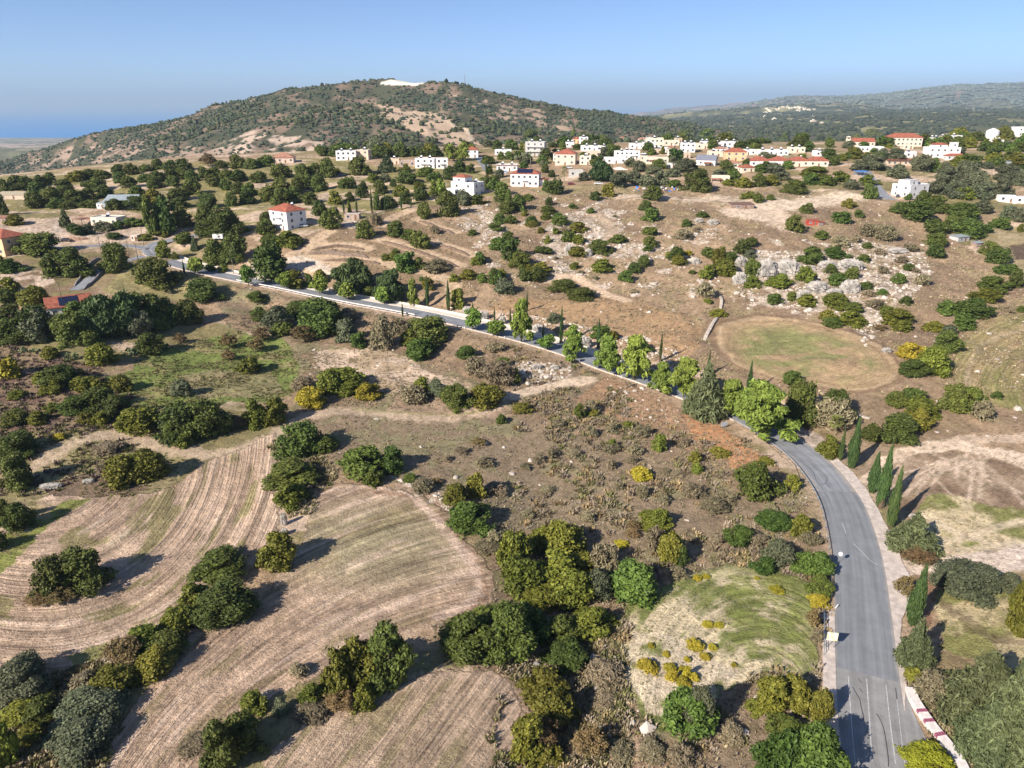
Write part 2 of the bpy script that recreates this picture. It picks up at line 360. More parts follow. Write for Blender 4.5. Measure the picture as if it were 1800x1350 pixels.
# valley floor and far right mountains
val = sst(2300, 2700, GY); mnt = sst(6600, 7600, GY)
mixc(val, two(c3(.1,.11,.05), c3(.28,.27,.14), sst(.52, .66, fbm(GX / 120, GY / 160, 5))))
mixc(mnt, two(c3(.33,.26,.24), c3(.13,.14,.11), sst(.36, .6, fbm(GX / 240, GY / 360, 5) + .25 * sst(1480, 1600, PX))))
mixc(mnt * pin([(1618,205),(1655,203),(1668,222),(1640,222),(1620,216)]), c3(.6,.46,.33))
mixc(mnt * pin([(1610,150),(1700,150),(1690,170),(1640,168)]) * .8, c3(.3,.22,.18))
mixc(mnt * pin([(1140,214),(1250,180),(1330,176),(1330,190),(1200,222)]) * .7, c3(.33,.23,.2))
mixc(sst(2600, 3300, GY) * sst(700, 400, PX), two(c3(.42,.36,.3), c3(.16,.17,.1), sst(.4, .6, fbm(GX / 300, GY / 400, 5))))
near = sst(760, 650, GY + np.clip(-PX + 600, 0, 600) * .1)
# plateau, orchard, village ground
mixc(near, two(two(TAN, DRYG, sst(.42, .62, n_big)), DIRT, sst(.54, .64, fbm(GX / 30, GY / 12 + 3, 4))))
orch = pin([(-400,420),(-400,280),(300,255),(560,262),(640,290),(880,300),(880,340),(720,370),(600,385),(500,350),(440,400),(330,380),(180,372),(0,372)])
orch = orch * sst(600, 540, GY + np.clip(-PX + 600, 0, 600) * .06)
mixc(orch * .9, two(two(c3(.2,.21,.075), c3(.3,.27,.14), n_med), DIRT, sst(.55, .62, fbm(GX / 26, GY / 10, 4))))
# brown hillside above the road
hs = pin([(520,420),(640,385),(760,360),(880,345),(1000,330),(1260,330),(1520,345),(1660,410),(1760,470),(1850,520),(1850,760),(1560,770),(1460,760),(1350,680),(1200,650),(1000,590),(800,545),(600,505),(540,470)])
mixc(hs, two(two(TAN, BRN, sst(.35, .62, n_big)), c3(.33,.285,.17), sst(.55, .68, n_med) * .6))
mixc(hs * sst(.62, .7, fbm(GX / 7 + 31, GY / 7, 5)) * pin([(780,370),(1000,345),(1260,400),(1520,430),(1600,500),(1560,600),(1380,560),(1200,520),(900,520),(840,450)]), ROCK)
for q in ([(840,360),(890,385),(900,430),(870,450),(850,420),(800,390)], [(960,395),(1060,350),(1100,400),(1090,420),(1010,440),(940,445)], [(930,440),(1000,430),(1020,500),(960,480)], [(1060,430),(1180,430),(1180,460),(1060,450)], [(1290,440),(1520,445),(1560,520),(1500,560),(1300,530)], [(1480,420),(1620,440),(1640,480),(1560,560),(1520,620),(1500,580),(1540,500)]):
    mixc(pin(q) * sst(.42, .52, fbm(GX / 3.2, GY / 3.2 + 60, 4)), ROCK * .85)
mixc(pin([(960,505),(1100,520),(1240,570),(1210,640),(1100,610),(960,570),(850,545),(900,515)]), two(c3(.41,.28,.17), c3(.36,.27,.17), n_med))
mixc(pin([(900,500),(980,500),(1060,520),(980,530),(870,520)]) * .6, GREYB)
mixc(pin([(1030,322),(1120,326),(1120,345),(1000,342),(950,345),(930,332)]) * .8, two(c3(.25,.26,.12), TAN, n_med))
mixc(pin([(1250,352),(1520,330),(1560,350),(1400,352),(1250,360)]) * .8, c3(.33,.28,.18))
# pale sandy tracks on the plateau
mixc(path([(1505,343),(1450,352),(1400,358),(1360,366),(1330,378),(1300,372)], 17, 3, .3), c3(.7,.6,.48))
mixc(path([(1345,366),(1362,380),(1378,396)], 12, 3, .3), c3(.64,.54,.43))
mixc(path([(1255,352),(1300,356),(1345,362),(1380,356)], 16, 4, .6) * sst(.3, .45, n_med), c3(.62,.54,.44))
mixc(path([(1100,346),(1180,348),(1240,352)], 12, 4, .8) * sst(.36, .5, n_med), c3(.6,.52,.42))
mixc(path([(965,492),(985,487),(1010,488),(1035,500),(1060,515),(1100,528)], 4.4, 1.0, .2), c3(.66,.53,.4))
mixc(path(zz('r3', [(760,690),(850,760),(900,820),(930,870)]), 4, 3, .8), c3(.5,.41,.31))
# terraces
mixc(pin([(535,425),(620,395),(700,372),(800,400),(860,450),(830,520),(700,500),(600,490),(530,450)]), two(c3(.25,.19,.13), c3(.33,.25,.165), n_med))
for q, w_ in (([(350,920),(480,925),(620,930),(760,940),(880,955),(980,985)], 2.2), ([(360,862),(480,842),(620,840),(700,846),(780,862)], 2.4), ([(850,790),(930,810),(1020,840),(1100,865),(1200,900),(1320,945),(1440,985)], 2.4),
              ([(1240,815),(1330,845),(1430,875),(1520,910)], 2), ([(1130,655),(1210,685),(1300,720),(1400,750)], 2), ([(520,740),(450,780),(400,830)], 2), ([(1160,1020),(1260,1050),(1340,1080),(1375,1110),(1370,1160)], 2.2),
              ([(880,700),(960,640),(1060,600),(1130,590)], 2), ([(450,940),(540,1000)], 1.5), ([(360,1000),(520,960),(590,1000)], 2.5)):
    mixc(path(zz('r2', q), w_ * 2.6, 1.0, .25) * .95, c3(.58,.46,.33))
mixc(pin(zz('r2', [(200,930),(330,915),(500,975),(560,1010),(560,1080),(440,1020),(340,1010),(200,1020)])), c3(.66,.58,.49))
mixc(pin(zz('r2', [(620,660),(740,670),(730,720),(620,720)])), c3(.6,.53,.45))
mixc(pin(zz('r1', [(1290,1080),(1390,1080),(1480,1160),(1560,1180),(1500,1215),(1400,1200),(1250,1150)])), c3(.6,.53,.44))
mixc(pin(zz('r1', [(1200,1060),(1400,1000),(1400,1100),(1260,1110)])) * .6, c3(.45,.33,.24))
# left: houses' yards, lanes, slope
mixc(pin([(-300,460),(-300,390),(60,385),(170,378),(250,385),(330,400),(300,425),(240,425),(120,440),(0,452)]), two(c3(.48,.4,.32), DIRT, n_med))
mixc(path([(90,445),(97,425),(100,405),(105,392)], 4, 1), c3(.6,.53,.46))
mixc(path([(0,398),(50,402),(80,410),(120,412),(200,418),(260,404),(330,398)], 6, 3, .5), c3(.6,.5,.41))
mixc(pin([(-300,620),(-300,460),(60,452),(180,440),(240,445),(250,470),(190,495),(140,520),(60,520),(0,535)]), two(BRN, DRYG, sst(.4, .6, n_med)))
mixc(pin([(0,482),(70,478),(100,495),(60,512),(0,505)]) * sst(.4, .5, n_med), c3(.6,.5,.42))
mixc(pin(zz('r1', [(530,1150),(700,1085),(760,1090),(740,1190),(940,1200),(1000,1170),(1000,1260),(900,1290),(640,1280),(560,1240),(520,1200)])), two(c3(.42,.38,.2), c3(.3,.28,.14), n_med))
mixc(pin([(130,500),(170,480),(210,470),(200,500),(150,520)]) * .6, BRN)
# slope below the road
slope = pin([(420,505),(560,530),(700,555),(860,592),(1000,632),(1100,668),(1250,745),(1350,800),(1420,880),(1450,960),(1460,1060),(1440,1200),(1420,1350),(1400,1420),(1000,1420),(880,1350),(920,1240),(830,1180),(760,1110),(850,1060),(860,960),(780,890),(700,850),(560,820),(480,760),(520,700),(530,640),(480,590),(400,580),(380,530)])
mixc(slope, two(two(GREYB*1.15, BRN*1.15, sst(.4, .6, n_big)), c3(.26,.245,.15), sst(.5, .62, n_med)))
mixc(pin([(1060,665),(1130,680),(1240,750),(1340,800),(1330,830),(1200,790),(1080,740),(1010,700)]), two(c3(.4,.27,.18), c3(.31,.22,.15), n_med))
mixc(pin([(1195,725),(1250,745),(1330,795),(1350,830),(1290,820),(1215,775)]), two(c3(.5,.27,.14), c3(.4,.26,.17), n_med))
mixc(pin([(560,545),(740,560),(900,600),(1010,640),(1000,660),(900,690),(780,650),(700,620),(600,610),(540,600)]), two(c3(.34,.26,.18), BRN, sst(.4,.6,n_med)))
mixc(pin([(900,635),(1010,640),(1000,672),(930,690),(890,670)]) * sst(.44, .56, n_sml), ROCK)
mixc(pin([(555,618),(600,612),(660,612),(720,628),(745,650),(830,672),(820,684),(740,685),(690,692),(600,672),(560,650)]), two(c3(.6,.5,.4), c3(.43,.35,.25), sst(.5, .66, n_med)))
mixc(pin([(700,690),(820,700),(900,710),(900,735),(780,740),(680,720)]) * .7, c3(.38,.29,.22))
mixc(pin([(640,770),(1000,760),(1250,850),(1300,960),(1100,930),(900,940),(840,880),(700,850)]) * sst(.35, .6, n_big) * .75, c3(.23,.215,.15))
mixc(pin([(690,830),(760,860),(800,900),(780,905),(700,870)]), two(c3(.45,.35,.27), ROCK, sst(.5,.6,n_sml)))
# scrubby left
mixc(pin([(-400,960),(-400,560),(0,540),(60,620),(160,640),(260,720),(300,770),(260,820),(100,860),(0,880)]), two(c3(.19,.13,.105), c3(.27,.21,.14), sst(.35, .65, n_med)))
mixc(pin([(60,760),(180,755),(300,780),(340,810),(280,870),(150,880),(60,870),(0,900),(0,840)]), two(c3(.36,.31,.2), c3(.28,.27,.12), n_med))
mixc(pin([(70,860),(160,830),(260,860),(200,880),(110,900)]), two(c3(.18,.14,.11), BRN, n_med))
# green meadow
mead = pin([(158,668),(230,645),(250,620),(340,600),(420,585),(500,600),(530,640),(520,690),(478,708),(400,705),(340,735),(280,735),(235,728)])
mixc(mead, two(GREEN, c3(.36,.29,.18), sst(.52, .72, fbm(GX / 8 + 4, GY / 5, 4)) * .6 + .02))
mixc(pin([(330,655),(470,650),(500,690),(400,700),(340,700)]) * .6, c3(.34,.28,.19))
# ploughed and mown fields; ROW = (across the rows, along them, strength)
def rows(m, across, along, amt):
    for i, v in enumerate((across, along)): ROW[..., i] = np.where(m > 0, v, ROW[..., i])
    ROW[..., 2] = np.where(m > 0, amt, ROW[..., 2])
f1 = pin([(-300,870),(0,890),(80,868),(170,878),(300,862),(345,812),(430,785),(478,762),(488,790),(480,860),(492,910),(470,962),(425,990),(375,1030),(330,1062),(280,1095),(200,1150),(150,1165),(90,1190),(0,1200),(-300,1200)])
r1 = np.hypot(PX - 60, (PY - 760) * 1.05) / 8.5; a1 = np.arctan2(PY - 760, PX - 60) * 30
mixc(f1, two(STRAWP, c3(.37,.28,.21), n_med)); rows(f1, r1, a1, 1)
st = fbm(r1 / 2.6, a1 / 9, 3)
mixc(f1 * sst(.6, .7, st) * .8, c3(.23,.22,.1)); mixc(f1 * sst(.6, .72, fbm(r1 / 1.6 + 50, a1 / 14, 3)) * .6, c3(.62,.51,.42))
mixc(pin([(-300,1030),(-300,960),(0,955),(60,905),(100,880),(160,880),(100,920),(50,960),(0,1010)]), two(c3(.2,.23,.07), c3(.4,.33,.2), sst(.45,.65,st)))
mixc(pin([(120,1150),(200,1130),(200,1170),(160,1190)]) * .8, c3(.22,.25,.08))
f2 = pin([(535,905),(560,865),(600,850),(700,862),(760,888),(800,925),(850,985),(868,1040),(842,1068),(775,1095),(720,1112),(640,1130),(560,1190),(470,1235),(400,1290),(340,1420),(150,1420),(205,1270),(250,1222),(300,1190),(352,1140),(432,1070),(482,1010),(525,955)])
r2 = np.hypot(PX - 996, PY - 1878) / 8.0; a2 = np.arctan2(PY - 1878, PX - 996) * 110
gcen = sst(0, 1, 1.25 - np.hypot((PX - 660) / 230, (PY - 960) / 95))
mixc(f2, two(STRAWP, c3(.36,.27,.2), n_med * .8 + .1)); mixc(f2 * gcen * (.5 + .5 * n_big), c3(.31,.295,.19)); rows(f2, r2, a2, 1)
st = fbm(r2 / 2.2, a2 / 14, 3); mixc(f2 * sst(.62, .7, st) * .6, c3(.25,.215,.12)); mixc(f2 * sst(.62, .74, fbm(r2 / 1.3 + 40, a2 / 14, 2)) * .5, c3(.6,.49,.41))
for off in (0, 9):
    mixc(path([(560,872-off/3),(610,858),(700,868-off),(755-off/2,895),(795-off,935),(838-off,990),(850-off,1035),(830-off,1060),(770,1085)], 1.6, .6, .6) * f2 * .8, c3(.64,.52,.43) if off else c3(.3,.21,.15))
f3 = pin([(440,1420),(500,1310),(540,1268),(600,1232),(700,1200),(760,1176),(850,1180),(900,1200),(918,1235),(905,1300),(890,1420)])
r3 = (PX * .8 + PY * .6) / 8.5; a3 = (-PX * .6 + PY * .8) / 8.5
mixc(f3, two(STRAWP, c3(.35,.28,.2), n_med)); rows(f3, r3, a3, .9); mixc(f3 * sst(.6, .7, fbm(r3 / 2.4, a3 / 14, 3)) * .7, c3(.24,.215,.12))
mixc(path([(600,1240),(700,1206),(770,1184),(850,1190),(895,1212),(905,1245),(893,1300)], 2.2, .8, .6) * .6, c3(.6,.48,.39))
mixc(pin([(470,775),(490,800),(485,860),(500,905),(520,900),(560,850),(600,830),(560,790),(520,770)]) * .8, two(BRN, c3(.3,.25,.15), n_med))
mixc(pin([(0,1200),(200,1160),(170,1210),(210,1280),(150,1420),(-300,1420),(-300,1200)]), two(c3(.2,.16,.11), c3(.23,.22,.1), n_med))
# tracks between the fields
for q, w_ in (([(1028,668),(980,677),(930,688),(895,695),(870,716),(820,731),(760,734),(690,730),(620,724),(560,727),(515,742),(480,768),(430,785),(370,798),(310,792),(260,776),(200,764),(150,770),(90,800),(40,830)], 4.2),):
    for o in (-.0,):
        mixc(path(q, w_, 1, .5) * .85, c3(.56,.46,.35))
mixc(path([(1035,667),(985,676),(930,688),(900,696)], 4.2, 1, .2), c3(.66,.56,.44))
mixc(path([(485,800),(470,850),(482,905),(470,950)], 3.5, 1.5) * .6, c3(.6,.49,.39))
mixc(path([(870,715),(820,727),(760,728),(690,724),(620,718)], .9, .3) * .8, c3(.33,.31,.15))
# pale green field by the road
f7 = pin([(1085,1130),(1105,1075),(1150,1035),(1210,1005),(1300,995),(1385,1005),(1430,1030),(1438,1090),(1440,1180),(1400,1195),(1335,1180),(1262,1212),(1215,1280),(1150,1290),(1090,1240),(1072,1170)])
e7 = sst(1.02, .7, np.hypot((PX - 1250) / 190, (PY - 1130) / 150))
r7 = np.hypot(PX - 1330, (PY - 1240) * .9) / 8; a7 = np.arctan2(PY - 1240, PX - 1330) * 25
mixc(f7, two(c3(.2,.235,.085), c3(.6,.54,.38), sst(.42, .56, n_med * .6 + fbm(r7 / 2, a7 / 10, 3) * .4) * e7)); rows(f7, r7, a7, .6)
mixc(f7 * pin([(1280,1010),(1400,1020),(1440,1180),(1330,1190),(1290,1120)]) * sst(.35, .6, n_sml) * .75, c3(.2,.24,.07))
mixc(pin([(1100,1100),(1200,1120),(1280,1180),(1200,1280),(1130,1260),(1085,1180)]) * f7 * sst(.4, .55, n_med) * .8, c3(.68,.61,.48))
# oval field
ang = R(12); ox, oy = PX - 1418 + wn1 * 20, PY - 622 + wn2 * 10; ox, oy = ox * math.cos(ang) + oy * math.sin(ang), -ox * math.sin(ang) + oy * math.cos(ang)
ro = np.hypot(ox / 172, oy / 58); f8 = sst(1.02, .98, ro) * (GY < 700)
mixc(f8, two(c3(.37,.28,.17), c3(.44,.34,.22), fbm(ro * 30, np.arctan2(oy, ox) * 3, 2)))
mixc(f8 * sst(.92, .55, np.hypot(ox / 172, (oy - 4) / 60)) * sst(.34, .52, n_med * .5 + n_big * .5), c3(.25,.265,.12))
rows(f8 * (f8 > .3), ro * 40, np.arctan2(oy, ox) * 60, .35)
mixc(sst(.05, .015, np.abs(ro - 1.0)) * (GY < 700) * .75, c3(.24,.175,.12)); mixc(sst(.035, .01, np.abs(ro - .93)) * (GY < 700) * .6, c3(.5,.4,.28)); mixc(sst(.03, .01, np.abs(ro - .84)) * (GY < 700) * .5, c3(.27,.21,.13))
# right-hand tracked field
f9 = pin([(1660,660),(1690,590),(1730,560),(1800,550),(1950,550),(1950,740),(1800,720),(1700,700)])
r9 = np.hypot(PX - 1900, (PY - 690) * 1.6) / 6; mixc(f9, two(c3(.36,.28,.18), c3(.24,.25,.1), fbm(r9 / 2.4, np.arctan2(PY - 690, PX - 1900) * 3, 3) * 1.4 - .2)); rows(f9, r9, np.arctan2(PY - 690, PX - 1900) * 40, .7)
mixc(path([(1700,690),(1705,640),(1740,600),(1800,580)], 1.2, .5) * .7, c3(.5,.42,.3))
mixc(pin([(1735,400),(1850,395),(1850,500),(1790,490),(1760,450),(1735,425)]), two(c3(.28,.25,.12), c3(.45,.38,.28), n_med))
mixc(pin([(1770,430),(1850,425),(1850,460),(1785,455)]), c3(.14,.11,.085))
# brown field with pale wheel tracks
f10 = pin([(1500,840),(1540,800),(1590,782),(1660,775),(1740,790),(1950,820),(1950,960),(1800,960),(1640,980),(1600,930),(1560,900)])
mixc(f10, two(c3(.26,.195,.14), c3(.4,.32,.24), sst(.3, .7, n_med)))
mixc(pin([(1500,845),(1545,800),(1600,780),(1665,773),(1760,790),(1950,830),(1950,850),(1780,815),(1690,792),(1610,800),(1560,815),(1530,850)]) * .95, c3(.72,.61,.49))
rs = random.Random(3)
for i in range(22):
    a = rs.uniform(-1.0, 1.1); L = rs.uniform(50, 190); x0, y0 = 1690 + rs.uniform(-75, 75), 792 + rs.uniform(0, 16); cx = rs.uniform(-2.2, 2.2)
    q = [(x0 + math.sin(a) * t * 1.5 + cx * t * t / 240 * (1 if a > 0 else -1) * 30 / 100, y0 + math.cos(a) * t * .75) for t in np.linspace(8, L, 5)]
    mixc(path(q, rs.uniform(.2, .8), .35, .8) * f10 * rs.uniform(.4, .9), c3(.68,.57,.46))
mixc(pin([(1600,930),(1640,870),(1720,880),(1800,900),(1950,900),(1950,960),(1800,960),(1640,985)]), two(c3(.24,.26,.1), c3(.6,.53,.36), sst(.42, .58, n_med)))
mixc(path([(1590,800),(1560,830),(1535,860),(1530,880)], 3, 1.5) * .6, c3(.55,.45,.35))
for q in ([(1625,905),(1680,935),(1760,960),(1800,965)], [(1610,960),(1680,950),(1760,925),(1800,915)], [(1640,975),(1720,965),(1800,950)]): mixc(path(q, 1.6, .8) * .8, c3(.64,.56,.42))
mixc(path([(1560,1000),(1620,1002),(1680,995),(1740,990),(1800,978),(1900,955)], 6, 1.0, .12), c3(.68,.6,.53))
mixc(pin([(1640,1040),(1700,1020),(1800,1030),(1950,1030),(1950,1200),(1800,1190),(1700,1180),(1650,1140)]), two(c3(.24,.25,.1), c3(.5,.44,.28), sst(.42, .6, n_med)))
mixc(path([(1655,1060),(1700,1090),(1740,1120),(1800,1130)], 1.6, .6) * .6, DARKB)
mixc(pin([(1590,1010),(1640,1010),(1650,1060),(1620,1110),(1600,1100)]) * .8, c3(.26,.16,.11))
mixc(pin([(1580,1180),(1650,1150),(1800,1190),(1950,1200),(1950,1450),(1720,1450),(1640,1290),(1590,1210)]), two(c3(.27,.2,.14), c3(.22,.22,.1), n_med))
mixc(pin([(1440,760),(1500,690),(1640,700),(1720,760),(1640,775),(1540,800),(1500,840),(1460,800)]) * .8, two(BRN, c3(.3,.24,.16), n_med))
# stones in the gully
mixc(pin([(1030,1150),(1080,1180),(1110,1250),(1140,1300),(1120,1420),(1040,1420),(1010,1250)]) * .8, two(c3(.34,.24,.17), c3(.45,.36,.29), n_sml))
# road verges and lay-bys: pale rubble and dust beside the asphalt
D, Zr, S = far_dist(main, 14)
mixc(sst(8.5, 5.2, D + (n_sml - .5) * 3) * .75, two(c3(.42,.32,.23), c3(.55,.46,.37), n_med))
mixc(pin([(1365,760),(1400,750),(1445,765),(1452,790),(1435,805),(1400,790)], PX + FX * 6, PY + FY * 4), c3(.5,.44,.39))
mixc(pin([(1546,965),(1570,985),(1600,992),(1600,1012),(1575,1020),(1555,1010)], PX + FX * 6, PY + FY * 4), c3(.58,.5,.44))
D2, _, _ = far_dist(side, 8); mixc(sst(5, 3, D2 + (n_sml - .5) * 2) * .7, c3(.45,.38,.3))
# rock cut above the road
cut = pin([(790,530),(860,545),(960,560),(1050,580),(1160,600),(1230,640),(1250,670),(1190,655),(1080,625),(960,595),(860,575),(800,560)])
mixc(cut * sst(.47, .53, fbm(GX / 4, GY / 4, 4)), c3(.58,.48,.38)); mixc(cut * sst(.6, .66, n_sml) * .5, c3(.45,.3,.17))
# shade of colour everywhere from soil and dry weeds
near2 = near * sst(60, 70, GY)
C *= (1 + near2 * ((n_fin - .5) * .5 + (n_sml - .5) * .35))[..., None]
weed = sst(.6, .72, fbm(GX / .9 + 77, GY / .9, 3)) * near * (ROW[..., 2] < .1) * (1 - mead * .5)
mixc(weed * .5, c3(.13,.115,.06))
C = np.clip(C * np.array([1.12, 1.03, .95]), .01, .9)
# ------------------------------------------------------------------ ground mesh
def grid_mesh(name, X, Y, Z, mats):
    nr, nt = X.shape; V = np.stack([X.ravel(), Y.ravel(), Z.ravel()], 1)
    i = (np.arange(nr - 1)[:, None] * nt + np.arange(nt - 1)[None, :]).ravel()
    return mesh_np(name, V, np.stack([i, i + 1, i + nt + 1, i + nt], 1), mats, smooth=True)
gm = bpy.data.materials.new('soil_and_fields'); gm.use_nodes = True; n = gm.node_tree.nodes; l = gm.node_tree.links; b = n['Principled BSDF']
b.inputs['Roughness'].default_value = .95; b.inputs['Specular IOR Level'].default_value = .1
ac = n.new('ShaderNodeAttribute'); ac.attribute_name = 'Col'; ar = n.new('ShaderNodeAttribute'); ar.attribute_name = 'Row'
tc = n.new('ShaderNodeTexCoord')
def noise(scale, detail=4, vec=None, rough=.6):
    q = n.new('ShaderNodeTexNoise'); q.inputs['Scale'].default_value = scale; q.inputs['Detail'].default_value = detail; q.inputs['Roughness'].default_value = rough; l.new(vec or tc.outputs['Object'], q.inputs['Vector']); return q.outputs['Fac']
def math_(op, a, b_, c=None):
    q = n.new('ShaderNodeMath'); q.operation = op
    for i, v in enumerate((a, b_, c)):
        if v is None: continue
        if isinstance(v, (int, float)): q.inputs[i].default_value = v
        else: l.new(v, q.inputs[i])
    return q.outputs[0]
n1 = noise(2.2, 6, rough=.75); n2 = noise(.55, 5, rough=.7); n3 = noise(6.5, 2)
mp = n.new('ShaderNodeMapping'); mp.inputs['Scale'].default_value = (1.35, .05, 1); l.new(ar.outputs['Vector'], mp.inputs['Vector'])
rn = noise(1.0, 3, mp.outputs[0]); mp2 = n.new('ShaderNodeMapping'); mp2.inputs['Scale'].default_value = (.55, .03, 1); l.new(ar.outputs['Vector'], mp2.inputs['Vector']); rn2 = noise(1.0, 3, mp2.outputs[0])
sep = n.new('ShaderNodeSeparateXYZ'); l.new(ar.outputs['Vector'], sep.inputs[0])
rr = math_('ADD', math_('MULTIPLY', math_('SUBTRACT', rn, .5), 1.8), math_('MULTIPLY', math_('SUBTRACT', rn2, .5), 1.6))
val_ = math_('ADD', 1.0, math_('ADD', math_('MULTIPLY', math_('MULTIPLY', math_('SUBTRACT', n1, .5), 1.4), math_('SUBTRACT', 1.0, math_('MULTIPLY', sep.outputs['Z'], .45))), math_('MULTIPLY', math_('SUBTRACT', n2, .5), .5)))
val_ = math_('ADD', val_, math_('MULTIPLY', rr, sep.outputs['Z']))
val_ = math_('MAXIMUM', math_('MINIMUM', val_, 1.8), .35)
vm = n.new('ShaderNodeVectorMath'); vm.operation = 'SCALE'; l.new(ac.outputs['Color'], vm.inputs[0]); l.new(val_, vm.inputs['Scale']); l.new(vm.outputs[0], b.inputs['Base Color'])
hgt = math_('ADD', math_('ADD', math_('MULTIPLY', n1, 1.0), math_('MULTIPLY', n2, 1.6)), math_('MULTIPLY', math_('MULTIPLY', rn, sep.outputs['Z']), 2.6))
bp = n.new('ShaderNodeBump'); bp.inputs['Distance'].default_value = .32; bp.inputs['Strength'].default_value = .9; l.new(hgt, bp.inputs['Height']); l.new(bp.outputs[0], b.inputs['Normal'])
me = grid_mesh('ground', GX, GY, GZ, gm)
a = me.attributes.new('Col', 'FLOAT_COLOR', 'POINT'); a.data.foreach_set('color', np.concatenate([C.reshape(-1, 3), np.ones((C.size // 3, 1))], 1).astype(np.float32).ravel())
a = me.attributes.new('Row', 'FLOAT_VECTOR', 'POINT'); a.data.foreach_set('vector', ROW.reshape(-1, 3).astype(np.float32).ravel())
ground = tag(obj('ground', me), kind='structure')
# ground behind the camera's first metres, so a step back still stands over land
MB().add([(-400,-300,-1.2),(400,-300,-1.2),(400,60,-1.2),(-400,60,-1.2)], [(0,1,2,3)]).build('land', mat('dry_soil', (.3,.23,.16), .95, .3, .3, .2, 1))['kind'] = 'structure'
# sea
sm = mat('sea_water', (.02,.24,.62), .6, .05, .0005, spec=.15)
MB().add([(-160000,3000,-400),(160000,3000,-400),(160000,160000,-400),(-160000,160000,-400)], [(0,1,2,3)]).build('sea', sm)['kind'] = 'structure'
# ------------------------------------------------------------------ roads
def norms(P):
    d = np.gradient(P[:, :2], axis=0); d /= np.linalg.norm(d, axis=1)[:, None] + 1e-9
    return np.stack([-d[:, 1], d[:, 0]], 1)          # to the left of travel
def ribbon(name, P, offs, z, m, parent=None, attr=None, thick=.35):
    """strip along a centre line between side offsets, with skirts down into the ground; offs: list of offsets (may be arrays)"""
    N = norms(P); n = len(P); cols = [np.broadcast_to(np.asarray(o, float), (n,)) for o in offs]; V = []
    rowsV = []
    zs = z if isinstance(z, (list, tuple)) else [z] * len(cols)
    xy = [P[:, :2] + N * c[:, None] for c in cols]
    rowsV.append(np.column_stack([xy[0], P[:, 2] + zs[0] - thick])); 
    for q, zz_ in zip(xy, zs): rowsV.append(np.column_stack([q, P[:, 2] + zz_]))
    rowsV.append(np.column_stack([xy[-1], P[:, 2] + zs[-1] - thick]))
    k = len(rowsV); V = np.stack(rowsV, 1).reshape(-1, 3)
    i = (np.arange(n - 1)[:, None] * k + np.arange(k - 1)[None, :]).ravel()
    me = mesh_np(name, V, np.stack([i, i + k, i + k + 1, i + 1], 1), m)
    if len(me.vertices) == n * k:                     # where a point lies across and along the strip, for the wheel tracks
        allc = np.stack([cols[0]] + cols + [cols[-1]], 1).ravel(); sa = np.repeat(np.concatenate([[0], np.cumsum(np.linalg.norm(np.diff(P[:, :2], axis=0), axis=1))]), k)
        a_ = me.attributes.new('Lane', 'FLOAT_VECTOR', 'POINT'); a_.data.foreach_set('vector', np.stack([allc, sa, np.zeros(n * k)], 1).astype(np.float32).ravel())
    return obj(name, me, parent)
